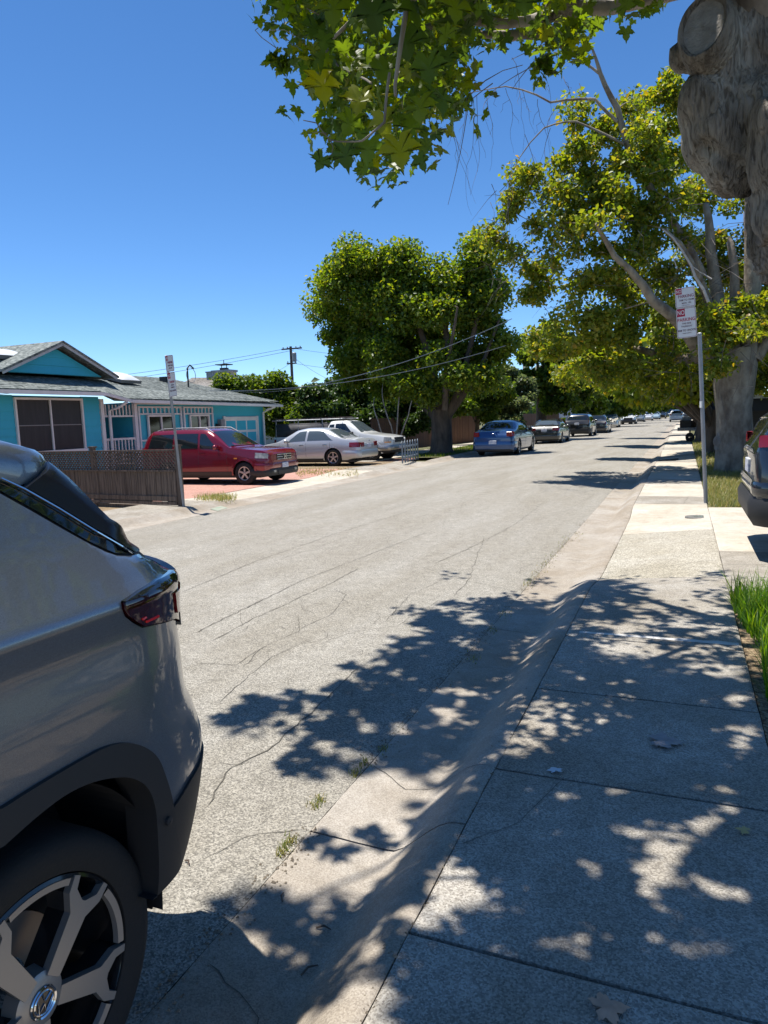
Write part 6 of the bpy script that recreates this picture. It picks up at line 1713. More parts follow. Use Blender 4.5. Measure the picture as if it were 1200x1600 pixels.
for k in range(330):
    px, py = random.choice([(random.uniform(870, 1080), random.uniform(250, 470)), (random.uniform(1040, 1190), random.uniform(300, 620)), (random.uniform(760, 940), random.uniform(280, 480))])
    y = random.uniform(16.2, 18.6); p = P(px, py, y); v = Vector((random.uniform(-1, 1), random.uniform(-1, 1), random.uniform(-.9, .6))).normalized(); L_ = random.uniform(.3, .9)
    b1 = p + v * L_ * .5 + Vector((random.uniform(-.1, .1),) * 3); b2 = b1 + (v + Vector((random.uniform(-.6, .6), random.uniform(-.6, .6), random.uniform(-.6, .3)))) * L_ * .5
    tw.tube([p, b1, b2], [.008, .005, .002], 4, cap=False)
for (a, bq) in (((870, 85), (760, 150)), ((835, 95), (800, 140)), ((770, 130), (700, 200)), ((735, 140), (700, 320))):
    pp = curved(P(*a, 15.8), P(*bq, 15.8), .08, 6); tw.tube(pp, [.012 - .0012 * i for i in range(7)], 4, cap=False)
o = tw.build('twigs', M_twig, treeR, w=True); o['kind'] = 'stuff'

# --- big dense tree left of centre ------------------------------------------------------------
MY = 30.5
def q4(px, py, y=MY): return P(px, py, y)
mb = G(690, 712, .1); mb = Vector((q4(690, 700).x, MY, .08))
trunk = [((mb.x, MY, -.1), .75), ((mb.x, MY, .25), .52), (q4(690, 680), .42), (q4(690, 655), .46), (q4(689, 640), .42)]
limbs = [[(q4(684, 655), .33), (q4(655, 600), .24), (q4(600, 530), .17), (q4(560, 470), .10), (q4(530, 420), .05)], [(q4(686, 650), .30), (q4(672, 570), .22), (q4(640, 480), .15), (q4(625, 410), .06)],
         [(q4(692, 650), .30), (q4(700, 580), .22), (q4(690, 480), .14), (q4(690, 410), .05)], [(q4(698, 655), .28), (q4(722, 590), .20), (q4(745, 500), .14), (q4(748, 400), .06)],
         [(q4(700, 650), .25), (q4(735, 600), .16), (q4(765, 540), .10), (q4(780, 500), .05)], [(q4(682, 655, 31), .25), (q4(640, 620, 31.5), .17), (q4(590, 560, 32), .10), (q4(540, 530, 32), .05)], [(q4(695, 640, 29.5), .18), (q4(700, 560, 29), .12), (q4(715, 480, 28.6), .05)]]
blobs = [B(545, 405, 30, 36), B(520, 450, 30, 36), B(505, 480, 31, 24), B(590, 420, 30, 42), B(640, 410, 30, 38), B(570, 470, 30.5, 52), B(630, 475, 30, 50), B(530, 510, 31, 42), B(580, 545, 31, 42), B(545, 565, 31, 30), B(640, 540, 31.5, 40),
         B(690, 430, 30, 28), B(685, 480, 29, 34), B(740, 410, 30.5, 30), B(765, 450, 31, 32), B(745, 470, 30.5, 36), B(775, 510, 31, 24), B(765, 550, 31.5, 28), B(735, 560, 31.5, 30), B(600, 590, 32, 32), B(700, 600, 33, 30), B(745, 385, 30.5, 16), B(785, 535, 31, 14), B(555, 590, 32, 22), B(650, 575, 33, 34), B(700, 545, 32.5, 34), B(665, 520, 32, 36), B(720, 505, 32, 30), B(620, 600, 33, 28), B(745, 590, 33, 26), B(660, 450, 30.5, 34), B(715, 455, 31, 30), B(640, 595, 29, 28), B(722, 585, 29, 24), B(690, 560, 29, 26), B(600, 565, 29.5, 34), B(762, 590, 30, 20), B(665, 615, 29.4, 20)]
treeM = make_tree('broadleaf_tree', 'large round-headed green tree with many limbs behind the white truck', (mb.x, MY, .08), trunk, limbs, blobs, L_green, .165, 98000, M_barkd, spacing=.85, cr=.80, twigr=.016)
# --- further trees, left side --------------------------------------------------------------
def simple_tree(name, label, px, Y, zpy, blobs, leaf, size, n, bark=M_barkd, r=.25, split_px=None, group=None, spacing=1.1, cr=.7, base_z=.05, cat='tree', zmin=None):
    b0 = P(px, 690, Y); base = (b0.x, Y, base_z); top = P(px + (split_px or 0), zpy, Y); z1 = top.z
    trunk = [((b0.x, Y, -.1), r * 1.35), ((b0.x, Y, .4), r), ((b0.x + (top.x - b0.x) * .5, Y, z1 * .55), r * .85), (top, r * .7)]
    limbs = []
    for bl in blobs:
        c = Vector(bl[:3]); limbs.append([(trunk[-2][0], r * .5), (Vector(trunk[-1][0]).lerp(c, .5), r * .3), (c, r * .12)])
    return make_tree(name, label, base, trunk, limbs, blobs, leaf, size, n, bark, spacing=spacing, cr=cr, group=group, cat=cat, zmin=zmin)
simple_tree('street_tree', 'dark-trunked street tree above the black sedan on the left', 846, 47, 600, [B(850, 560, 46, 40), B(830, 600, 46, 26), B(880, 590, 46, 34), B(860, 530, 47, 28), B(885, 550, 47, 26), B(835, 545, 48, 26), B(905, 610, 47, 24), B(870, 625, 46, 26, rz=18)], L_mid, .26, 22000, r=.38)
simple_tree('street_tree', 'pale olive tree with reddish sprays behind the blue sedan', 790, 43, 660, [B(800, 640, 42, 32), B(775, 625, 42, 24), B(815, 610, 43, 28), B(790, 590, 44, 22)], L_pale, .20, 16000, r=.14, cr=.55)
simple_tree('street_tree', 'bright green bushy tree between the big tree and the redwood fence end', 745, 40, 640, [B(735, 625, 40, 26), B(760, 600, 40, 28), B(725, 640, 39, 22), B(770, 640, 40, 20), B(790, 610, 40, 20)], L_mid, .22, 14000, r=.12, cr=.6)
gf = 'trees lining the far left kerb'
for i, (px, Y, zp, bl, lf) in enumerate([(925, 66, 630, [B(920, 625, 64, 26), B(940, 615, 66, 26), B(905, 640, 64, 18), B(930, 598, 66, 16)], L_mid), (950, 84, 640, [B(955, 622, 84, 28), B(975, 630, 84, 22), B(935, 640, 84, 18)], L_mid),
                                         (985, 104, 640, [B(985, 622, 104, 24), B(1000, 615, 104, 22)], L_green), (1005, 128, 640, [B(1008, 625, 128, 20), B(1022, 618, 128, 18)], L_green), (1022, 158, 643, [B(1028, 628, 158, 17), B(1040, 622, 158, 14)], L_mid), (1040, 200, 646, [B(1045, 632, 200, 14), B(1056, 628, 200, 12)], L_green)]):
    lab = ['leafy green tree over the fence by the black SUV', 'round green tree above the beige sedan', 'tree above the white SUV far down the left side', 'small tree above the silver car far down the left side', 'tree second from the far end of the left side', 'tiny tree at the far left end of the street'][i]
    simple_tree('street_tree', lab, px, Y, zp, bl, lf, .34 + Y * .0016, 9000, r=.22, group=gf, spacing=1.6, cr=1.0)
# --- right side row beyond the big plane tree
gr_ = 'plane trees along the right pavement beyond the nearest one'
for i, (px, Y, bl) in enumerate([(1118, 26.5, [B(1050, 560, 25, 60), B(1100, 520, 27, 60), B(1000, 575, 25, 45), B(1080, 610, 26, 34), B(1150, 560, 28, 60), B(1190, 500, 29, 60), B(1020, 620, 27, 22), B(950, 560, 26, 36)]),
                                 (1100, 35, [B(1040, 600, 35, 36), B(1000, 590, 35, 36), B(1085, 590, 36, 40), B(960, 600, 36, 30), B(1060, 625, 35, 20), B(1130, 600, 38, 40)]),
                                 (1096, 46, [B(1040, 615, 46, 26), B(1075, 605, 46, 30), B(1010, 610, 46, 24), B(980, 612, 46, 22), B(1110, 610, 48, 26)]),
                                 (1090, 60, [B(1045, 622, 60, 20), B(1070, 618, 60, 20), B(1020, 625, 60, 18), B(1100, 625, 60, 20)]), (1086, 82, [B(1050, 628, 82, 15), B(1075, 625, 82, 17), B(1095, 632, 82, 14)]),
                                 (1082, 110, [B(1075, 628, 110, 14), B(1090, 634, 110, 12), B(1062, 632, 110, 9)]), (1078, 150, [B(1078, 632, 150, 12), B(1066, 634, 150, 9)])]):
    lab = ['dark-trunked plane tree close behind the sign post', 'plane tree over the dark pickup truck', 'shaded plane tree past the pickup truck on the right', 'fourth plane tree down the right side, deep in shade', 'plane tree on the right by the distant driving SUV', 'small far plane tree on the right past the driving SUV', 'farthest plane tree on the right side'][i]
    if Y >= 60:
        x_ = bend(Y) + 1.6; bl = [(x_ + dx, Y + dy, 5.0 + dz, 2.3, 2.3, 1.7) for dx, dy, dz in ((-2.6, 0, -.1), (0, 1, .9), (2.4, -1, 0), (-.5, -2, .1))]; px = proj((x_, Y, 0))[0]
    simple_tree('plane_tree', lab, px, Y, 640 - i, bl, L_green if i else L_yellow, .19 + .004 * Y, [26000, 16000, 11000, 8000, 6000, 5000, 4000][i], r=.36 if i < 3 else .3, group=gr_, spacing=1.0 + .01 * Y, cr=.6 + .006 * Y, bark=M_barkd, zmin=1.66 + .010 * min(Y, 90))
# --- hedge and evergreens behind the parked cars
for i, (px, Y, zp, bl, lf, lab, nme) in enumerate([
    (372, 31, 660, [B(360, 600, 31, 24), B(385, 610, 31, 28), B(350, 630, 31, 34), B(380, 650, 31, 34), B(340, 660, 31, 26)], L_mid, 'tall sunlit hedge shrub at the corner of the turquoise house', 'hedge_shrub'),
    (432, 31.5, 660, [B(425, 612, 31.5, 30), B(450, 620, 32, 26), B(420, 650, 31, 34), B(450, 655, 31, 32)], L_mid, 'leafy hedge shrub behind the silver sedan below the utility pole', 'hedge_shrub'),
    (490, 32, 660, [B(485, 612, 32, 24), B(505, 622, 33, 26), B(480, 650, 32, 34), B(515, 655, 32, 32)], L_dark, 'hedge shrub behind the white truck canopy', 'hedge_shrub'),
    (560, 35, 650, [B(545, 625, 35, 36), B(575, 620, 35, 32), B(545, 660, 34, 36), B(590, 655, 34, 36), B(520, 610, 36, 20)], L_dark, 'dark evergreen tree above the white truck cab', 'evergreen_tree'),
    (630, 36, 650, [B(620, 630, 36, 36), B(650, 620, 36, 32), B(625, 665, 35, 34), B(660, 650, 35, 26)], L_dark, 'dark evergreen tree between the truck and the big tree trunk', 'evergreen_tree'),
    (700, 46, 650, [B(700, 620, 46, 30), B(725, 600, 46, 24), B(690, 600, 47, 26), B(715, 635, 46, 22)], L_dark, 'dark tree mass behind the redwood fence', 'evergreen_tree')]):
    simple_tree(nme, lab, px, Y, zp, bl, lf, .17 if i < 3 else .19, 15000, r=.12, spacing=.9, cr=.6, cat='tree' if nme != 'hedge_shrub' else 'shrub', group=None)
# slim bare stems in front of the evergreens
bs_ = thing('bare_shrub', 'slender many-stemmed bare shrub behind the white truck hood', 'shrub', tuple(P(612, 690, 29).xy) + (.05,))
for (a, m_, c) in (((612, 690), (605, 650), (598, 600)), ((615, 690), (622, 640), (628, 590)), ((618, 690), (638, 650), (655, 605)), ((612, 690), (590, 655), (585, 620))):
    q = MB(); p0 = P(*a, 29); p0.z = 0; cc_ = curved(p0, P(*m_, 29), .10, 4)[:-1] + curved(P(*m_, 29), P(*c, 29.4), .12, 5); q.tube(cc_, [.045 - .0038 * i for i in range(len(cc_))], 7); q.build('stem', M_barkg, bs_, smooth=60, w=True)
# small roof peeping through
# distant mass of trees closing the view
fr = thing('tree_belt', None, None)
fr['kind'] = 'stuff'; fr['label'] = 'far mass of trees closing the end of the street'; fr.name = 'far_woods'
pts = []
for k in range(260):
    x = random.uniform(-120, 60); y = random.uniform(235, 300); z = random.uniform(1, 9) + 2 * fnoise(x * .05, 1)
    if -2.5 < x < 9 and y < 242: continue
    pts.append(clump_pts((x, y, z), 3.2, 60, .5, .8))
for k in range(150):
    x = random.uniform(-90, -17); y = random.uniform(60, 130); z = random.uniform(.5, 4.2)
    pts.append(clump_pts((x, y, z), 1.9, 90, .5, .8))
o = leaves('foliage', np.concatenate(pts), .8, L_dark, fr)

# ================================================================== UTILITY POLE AND WIRES
PY = 60
up = P(457, 600, PY)
pole = thing('utility_pole', 'wooden utility pole with two crossarms and a transformer beyond the hedge', 'pole', (up.x, PY, 0))
zt = P(457, 541, PY).z
q = MB(); q.tube([(up.x, PY, 0), (up.x, PY, zt)], [.17, .12], 10); pl_ = q.build('pole', M_pole, pole, smooth=50, w=True)
for py in (545, 568):
    c = P(457, py, PY); q = MB(); q.box((c.x, PY - .15, c.z), (2.1 if py < 560 else 1.0, .12, .12)); ca = q.build('crossarm', M_pole, pole, w=True)
    for s in ((-.9, -.45, .45, .9) if py < 560 else (-.4, .4)):
        q = MB(); q.lathe([(.001, 0), (.05, .02), (.06, .08), (.03, .16), (.001, .18)], (c.x + s, PY - .15, c.z + .06), n=8); q.build('insulator', M_galv, ca, w=True)
c = P(461.5, 558, PY); q = MB(); q.lathe([(.001, -.42), (.2, -.42), (.21, .35), (.12, .42), (.001, .42)], (c.x, PY - .2, c.z), n=12); q.build('transformer', M_galv, pole, smooth=50, w=True)
def wire(label, a, b_, sag, r=.014, mt=M_wire, n=18, group='overhead wires'):
    a, b_ = Vector(a), Vector(b_); q = MB(); pts = [a.lerp(b_, i / n) - Vector((0, 0, sag * 4 * (i / n) * (1 - i / n))) for i in range(n + 1)]
    mid = tuple(pts[0]); q.tube(pts, r, 4, cap=False); o = q.build('wire', mt); return meta(o, label, 'wire', group)
wire('upper overhead wire from the utility pole down past the house roof', P(455, 543, PY), P(-60, 612, 38), .4, .02)
wire('second overhead wire just below the upper one over the roof', P(459, 547, PY), P(-60, 622, 40), .4, .02)
wire('thin wire running right from the pole top into the big tree', P(462, 545, PY), P(640, 556, 70), .3, .016)
wire('lower wire running right from the second crossarm', P(461, 568, PY), P(640, 580, 70), .3, .016)
wire('guy wire slanting down right from the transformer', P(461, 560, PY), P(530, 600, 58), .2, .014)
wire('guy wire slanting down left from the lower crossarm', P(453, 568, PY), P(400, 592, 58), .2, .014)
wire('pale service wire crossing in front of the big tree', P(500, 600, 26), P(800, 498, 27.5), .25, .016, M_wirel)
wire('lower pale service wire across the big tree trunk', P(300, 610, 23), P(790, 540, 27), .5, .014, M_wirel)
wire('short service wire from the house mast to the hedge', P(335, 608, 22.8), P(470, 606, 30), .15, .012, M_wirel)
wire('pale cable crossing above the far left trees', P(900, 608, 70), P(985, 596, 70), .1, .035, M_wirel)

# ================================================================== THE NEAR PLANE TREE (upper right corner and overhanging branches)
ntree = thing('plane_tree', 'near plane tree: gnarled burl at the upper right, leafy branch hanging over the street', 'tree', (1.0, 4.85, .14))
mbd = bpy.data.metaballs.new('mb'); mbd.resolution = .035; mbd.render_resolution = .035; mbd.threshold = .35
mbo = bpy.data.objects.new('mb', mbd); COL.objects.link(mbo)
def ball(c, r, s=(1, 1, 1)):
    e = mbd.elements.new(type='ELLIPSOID'); e.co = c; e.radius = r * 1.12; e.size_x, e.size_y, e.size_z = s; e.stiffness = 3
for t in np.linspace(0, 1, 9):
    p = Vector((1.05, 4.88, .1)).lerp(Vector((.66, 4.72, 2.3)), t); ball(p, .25 - .05 * t + (.12 * (1 - t * 6) if t < .15 else 0))
for (px, py, y, r, s) in ((1199, 378, 4.6, .11, (1, 1, 1.2)), (1205, 335, 4.62, .16, (1, 1, 1)), (1150, 250, 4.55, .22, (1, 1, 1.1)), (1170, 190, 4.6, .30, (1, 1, 1)), (1112, 215, 4.5, .17, (1, 1, 1.1)), (1125, 150, 4.6, .23, (1, 1, 1.1)), (1095, 165, 4.5, .15, (1, 1, 1.2)), (1150, 90, 4.65, .27, (1, 1, 1)),
                         (1090, 62, 4.55, .155, (1, 1, 1)), (1073, 85, 4.5, .10, (1, 1, 1.2)), (1115, 30, 4.6, .15, (1, 1, 1)), (1180, 20, 4.7, .28, (1, 1, 1)), (1210, 120, 4.7, .30, (1, 1, 1)), (1215, 250, 4.35, .20, (1, 1, 1.2)), (1210, 190, 4.3, .15, (1, 1, 1)), (1192, 300, 4.4, .10, (1, 1, 1.3)), (1225, 340, 4.4, .2, (1, 1, 1)), (1235, 400, 4.6, .22, (1, 1, 1)), (1190, -60, 4.75, .25, (1, 1, 1)), (1180, -140, 4.8, .22, (1, 1, 1))):
    p = P(px, py, y); ball(p, r, s)
dg = bpy.context.evaluated_depsgraph_get(); dg.update()
me = bpy.data.meshes.new_from_object(mbo.evaluated_get(dg))
bpy.data.objects.remove(mbo); bpy.data.metaballs.remove(mbd)
bm = bmesh.new(); bm.from_mesh(me); bmesh.ops.subdivide_edges(bm, edges=bm.edges, cuts=1, use_grid_fill=True, smooth=.6); bm.normal_update()
cf = P(1096, 45, 4.36); cn = Vector((-.45, -.80, .38)).normalized()
cen_ = P(1104, 55, 4.55)
pl_c = cen_ + cn * .135
for v in bm.verts:
    p = v.co; n_ = v.normal
    a = math.atan2(p.y - 4.6, p.x - .35)
    d = .030 * noise.noise(Vector((p.x * 3.5, p.y * 3.5, p.z * 2.2))) + .022 * noise.noise(Vector((p.x * 10, p.y * 10, p.z * 3))) + .009 * noise.noise(Vector((p.x * 32, p.y * 32, p.z * 8)))
    d += .030 * noise.noise(Vector((a * 3.2 + 5, p.z * .9, 2))) + .016 * noise.noise(Vector((a * 9, p.z * 1.6, 7)))
    h = noise.noise(Vector((p.x * 5 + 7, p.y * 5, p.z * 4)))
    if h > .25: d -= (h - .25) * .30
    v.co = p + n_ * d
    s = (v.co - pl_c).dot(cn)
    if s > 0 and (v.co - cen_).length < .30: v.co -= cn * s * .96
bm.to_mesh(me); bm.free()
me.transform(Matrix.Translation((-1.0, -4.85, -.14)))
me.materials.clear()
M_burl = bpy.data.materials.new('burl_bark'); M_burl.use_nodes = True
nt = M_burl.node_tree; b = nt.nodes['Principled BSDF']; L_ = nt.links
tc = nn(nt, 'ShaderNodeTexCoord'); mp = nn(nt, 'ShaderNodeMapping'); mp.inputs['Scale'].default_value = (1, 1, .22); L_.new(tc.outputs['Object'], mp.inputs[0])
n1 = nn(nt, 'ShaderNodeTexNoise'); n1.inputs['Scale'].default_value = 5; n1.inputs['Detail'].default_value = 10; n1.inputs['Roughness'].default_value = .65; n1.inputs['Distortion'].default_value = .6; L_.new(mp.outputs[0], n1.inputs[0])
rp = nn(nt, 'ShaderNodeValToRGB'); e = rp.color_ramp.elements; e[0].position = .32; e[0].color = (.11, .092, .075, 1); e[1].position = .66; e[1].color = (.46, .43, .38, 1); em_ = e.new(.5); em_.color = (.26, .23, .195, 1)
L_.new(n1.outputs[0], rp.inputs[0])
n2 = nn(nt, 'ShaderNodeTexNoise'); n2.inputs['Scale'].default_value = 42; n2.inputs['Detail'].default_value = 6; n2.inputs['Distortion'].default_value = 1.2; L_.new(mp.outputs[0], n2.inputs[0])
r2 = nn(nt, 'ShaderNodeValToRGB'); r2.color_ramp.elements[0].position = .34; r2.color_ramp.elements[0].color = (.25, .22, .19, 1); r2.color_ramp.elements[1].position = .52; r2.color_ramp.elements[1].color = (1, 1, 1, 1); L_.new(n2.outputs[0], r2.inputs[0])
mx = nn(nt, 'ShaderNodeMix', data_type='RGBA', blend_type='MULTIPLY'); mx.inputs[0].default_value = .8; L_.new(rp.outputs[0], mx.inputs[6]); L_.new(r2.outputs[0], mx.inputs[7]); L_.new(mx.outputs[2], b.inputs['Base Color'])
bp = nn(nt, 'ShaderNodeBump'); bp.inputs['Strength'].default_value = 1.0; bp.inputs['Distance'].default_value = .03; L_.new(n2.outputs[0], bp.inputs['Height']); L_.new(bp.outputs[0], b.inputs['Normal']); b.inputs['Roughness'].default_value = .9
me.materials.append(M_burl); me.shade_smooth(); me.name = 'trunk'
link(bpy.data.objects.new('trunk', me), ntree)

# sawn limb scar: flat weathered disc inside a rolled bark lip
ccen = P(1100, 42, 4.36); cnrm = Vector((-.30, -.92, .22)).normalized(); cu_ = cnrm.cross(Vector((0, 0, 1))).normalized(); cv_ = cu_.cross(cnrm)
V = []; F = []; nr = 36
prof_ = [(0, .000), (.35, .002), (.70, -.001), (.86, .004), (.93, .022), (1.02, .028), (1.12, .010), (1.22, -.06), (1.25, -.14)]
for r_, h_ in prof_:
    for k in range(nr):
        t = 2 * pi * k / nr; w = 1 + .07 * fnoise(math.cos(t) * 1.5, math.sin(t) * 1.5, 3)
        V.append(ccen + cu_ * (r_ * w * .118 * math.cos(t)) + cv_ * (r_ * w * .158 * math.sin(t)) + cnrm * (h_ + .004 * fnoise(k * .7, r_ * 4)))
F = [(i * nr + k, i * nr + (k + 1) % nr, (i + 1) * nr + (k + 1) % nr, (i + 1) * nr + k) for i in range(len(prof_) - 1) for k in range(nr)]
cs_o = obj('limb_scar', V, F, [mat('weathered_cut_wood', (.33, .31, .28), .9, col2=(.22, .20, .175), vscale=14, bump=.5, bscale=80), M_burl], ntree, smooth=50, world_coords=True)
for p in cs_o.data.polygons: p.material_index = 0 if p.index < 3 * nr else 1

# limbs of the near tree, all above the frame except where they cross its top
def limb(pts, rad, nme='limb', mt=M_barkg, seg=10):
    fine = []; fr_ = []
    for i in range(len(pts) - 1):
        for k in range(5):
            t = k / 5; p = Vector(pts[i]).lerp(Vector(pts[i + 1]), t); s = .035
            fine.append(p + Vector((fnoise(p.x * 3, p.y * 3, p.z), fnoise(p.y * 3, p.z * 3, 5), fnoise(p.z * 3, p.x * 3, 9))) * s); fr_.append(rad[i] + (rad[i + 1] - rad[i]) * t)
    fine.append(Vector(pts[-1])); fr_.append(rad[-1])
    q = MB(); q.tube(fine, fr_, seg); return q.build(nme, mt, ntree, smooth=60, w=True), fine
LP = []
lb = [([P(1150, 20, 4.7), (.15, 4.9, 4.3), (-.35, 5.2, 4.7), (-1.0, 5.6, 5.0), (-1.7, 6.2, 5.3)], [.15, .11, .085, .06, .03]),
      ([P(1170, 60, 4.65), (.0, 4.5, 4.2), (-.5, 4.3, 4.55), (-1.2, 4.1, 4.8), (-1.9, 3.8, 5.0)], [.15, .10, .08, .055, .03]),
      ([P(1190, 10, 4.6), (.2, 4.0, 4.3), (-.1, 3.2, 4.5), (-.4, 2.2, 4.6), (-.7, 1.2, 4.7)], [.16, .12, .09, .06, .03]),
      ([P(1200, -40, 4.7), (.6, 4.1, 4.7), (.8, 3.0, 4.9), (.7, 2.0, 4.9), (.5, .8, 5.0)], [.15, .11, .08, .055, .03]),
      ([P(1180, -120, 4.8), (.2, 4.9, 5.2), (-.3, 4.6, 6.0), (-.8, 4.0, 6.6)], [.16, .12, .08, .04]),
      ([P(1200, -100, 4.8), (.7, 5.2, 5.2), (1.2, 5.8, 6.0), (1.6, 6.6, 6.6)], [.15, .11, .07, .04]),
      ([(-.5, 4.3, 4.55), (-.95, 3.6, 4.35), (-1.3, 3.2, 4.0)], [.05, .035, .02])]
for p, r in lb:
    o, f = limb(p, r); LP += f
# drooping leader that carries the visible leaf mass
vis = [([P(860, 20, 5.0), P(790, 40, 4.6), P(700, 25, 4.2), P(640, 60, 3.7), P(628, 130, 3.5)], [.035, .03, .022, .014, .008]), ([P(1080, -20, 5.0), P(960, 5, 5.0), P(905, 8, 5.0), P(860, 20, 5.0), P(800, 60, 5.2)], [.05, .045, .06, .04, .02]),
       ([P(700, -40, 3.2), P(633, 10, 3.1), P(625, 90, 3.05), P(618, 150, 3.05)], [.014, .012, .010, .007]), ([P(600, -60, 3.2), P(560, 20, 3.3), P(510, 70, 3.4), P(520, 110, 3.4)], [.012, .010, .008, .005]),
       ([P(610, 120, 3.1), P(600, 190, 3.05), P(560, 215, 3.0), P(512, 218, 3.0)], [.007, .006, .004, .003]), ([P(505, 60, 3.6), P(530, 105, 3.4), P(580, 130, 3.2)], [.006, .006, .005]),
       ([P(512, 218, 3.0), P(490, 190, 3.0), P(474, 188, 3.0)], [.003, .0025, .002]), ([P(512, 218, 3.0), P(515, 228, 3.0), P(512, 245, 3.0)], [.003, .002, .0015]), ([P(505, 205, 3.0), P(490, 204, 3.0), P(480, 206, 3.0)], [.002, .0015, .001]),
       ([P(740, 52, 5.0), P(800, 52, 5.1), P(850, 55, 5.2), P(905, 90, 5.3)], [.02, .03, .025, .01])]
for p, r in vis: limb(p, r, 'branch', M_barkg, 6)
limb([P(905, 8, 5.0), P(880, 12, 5.0), P(850, 14, 5.0)], [.075, .085, .05], 'limb_stub', M_burl)

# lobed plane leaf, a few curl variants
def plane_leaf_mesh(seed, curl, fold):
    r_ = random.Random(seed)
    ang = [(-90, .06), (-62, .36), (-46, .52), (-36, .72), (-30, .58), (-20, .60), (-8, .50), (0, .66), (8, .70), (16, .98), (22, .76), (30, .82), (38, .66), (48, .54), (56, .60), (62, .78), (70, .76), (78, .92), (84, .92), (90, 1.18)]
    # angles measured from +x through +y (tip at 90)
    half = [(r * math.cos(R(a)), r * math.sin(R(a))) for a, r in ang]
    half = [(abs(x) * (1 + r_.uniform(-.12, .12)), y + r_.uniform(-.04, .04)) for x, y in half]; half[0] = (.0, -.02); half[-1] = (0, half[-1][1])
    right = half; left = [(-x * (1 + r_.uniform(-.1, .1)), y) for x, y in half[1:-1]][::-1]
    out = right + left
    n = len(out); V = [(0, .42, 0)]; 
    def zf(x, y): return -fold * x * x * .7 - curl * (max(0, y)) ** 2 * .30 + .05 * noise.noise(Vector((x * 2.3 + seed, y * 2.3, 0)))
    for f_ in (.33, .66, 1.0):
        for x, y in out:
            xx, yy = x * f_, .42 + (y - .42) * f_; V.append((xx, yy, zf(xx, yy)))
    F = [(0, 1 + k, 1 + (k + 1) % n) for k in range(n)] + [(o_ + k, o_ + n + k, o_ + n + (k + 1) % n, o_ + (k + 1) % n) for o_ in (1, 1 + n) for k in range(n)]
    b0 = len(V); V += [(-.012, -.02, 0), (.012, -.02, 0), (.008, -.55, .10), (-.008, -.55, .10)]; F.append((b0, b0 + 1, b0 + 2, b0 + 3))
    return V, F
LV = [plane_leaf_mesh(k, (.1, .4, .7, .2, 1.0, .5)[k], (.08, .2, .35, -.15, .25, .45)[k]) for k in range(6)]
leaf_meshes = []
for k, (V, F) in enumerate(LV):
    me = bpy.data.meshes.new('leaf'); me.from_pydata(V, [], F); me.materials.append(L_near); me.shade_smooth(); leaf_meshes.append(me)
def in_poly(x, y, poly):
    c = False; j = len(poly) - 1
    for i in range(len(poly)):
        if (poly[i][1] > y) != (poly[j][1] > y) and x < (poly[j][0] - poly[i][0]) * (y - poly[i][1]) / (poly[j][1] - poly[i][1]) + poly[i][0]: c = not c
        j = i
    return c
def leaf_frame(hang=.9):
    n_ = Vector((random.gauss(0, 1), random.gauss(0, 1), abs(random.gauss(0, .7)) + .1)).normalized()
    t = Vector((random.gauss(0, .7), random.gauss(0, .7), -hang - random.random() * .6)); t = (t - n_ * t.dot(n_)).normalized()
    return Matrix((t.cross(n_), t, n_)).transposed()
MASS = [(445, -20), (440, 20), (452, 60), (470, 110), (478, 118), (520, 150), (500, 200), (525, 245), (560, 262), (600, 285), (625, 262), (640, 228), (700, 205), (728, 160), (712, 120), (735, 70), (800, 60), (815, -20)]
MASS2 = [(700, -20), (720, 50), (780, 55), (830, 60), (850, 80), (880, 85), (930, 60), (950, 20), (1020, 25), (1050, -20)]
MASS3 = [(392, -20), (390, 18), (430, 45), (460, 40), (470, -20)]
MASS4 = [(830, 60), (850, 105), (870, 95), (880, 80)]
nobj = 0
def put_leaf(p, size, frame=None):
    global nobj
    o = bpy.data.objects.new('leaf', random.choice(leaf_meshes)); COL.objects.link(o); o.parent = ntree
    f = frame or leaf_frame(); o.matrix_local = Matrix.Translation(Vector(p) - ntree.location) @ f.to_4x4() @ Matrix.Scale(size, 4); nobj += 1
# hero leaves read from the photograph: (px, py of the leaf middle, length px, roll)
for (px, py, l_, tip, y) in ((505, 135, 92, 75, 3.0), (625, 240, 95, 80, 3.0), (575, 235, 80, 95, 3.1), (690, 155, 85, 70, 3.1), (655, 170, 80, 95, 3.0), (600, 110, 90, 100, 3.2), (545, 95, 80, 110, 3.4), (635, 70, 85, 90, 3.2), (500, 255, 55, 115, 3.0), (520, 15, 85, 95, 2.9), (585, 25, 90, 80, 2.9), (712, 15, 80, 90, 3.0),
                          (818, 5, 80, 85, 2.9), (442, 18, 55, 110, 3.6), (450, 180, 45, 20, 3.0), (437, 172, 30, 160, 3.0), (478, 210, 26, 95, 3.0), (540, 245, 75, 85, 3.1), (660, 255, 50, 60, 3.2), (500, 95, 60, 130, 3.2), (470, 95, 50, 150, 3.3), (670, 110, 80, 85, 3.0), (560, 160, 80, 100, 3.2), (600, 195, 80, 85, 3.1), (700, 90, 60, 80, 3.3), (640, 200, 75, 95, 3.1), (545, 195, 70, 110, 3.2), (650, 20, 80, 70, 3.1), (490, 45, 60, 100, 3.3)):
    p = P(px, py, y); t = (CAM_R * math.cos(R(tip)) - CAM_U * math.sin(R(tip)) + CAM_F * random.uniform(-.35, .35)).normalized()
    n_ = (-CAM_F + Vector((random.uniform(-.5, .5), random.uniform(-.5, .5), random.uniform(0, .8)))); n_ = (n_ - t * n_.dot(t)).normalized()
    sz = l_ / FPX * (Vector(p) - CAMP).length / 2.7
    put_leaf(Vector(p) - t * sz * .45, sz, Matrix((t.cross(n_), t, n_)).transposed())
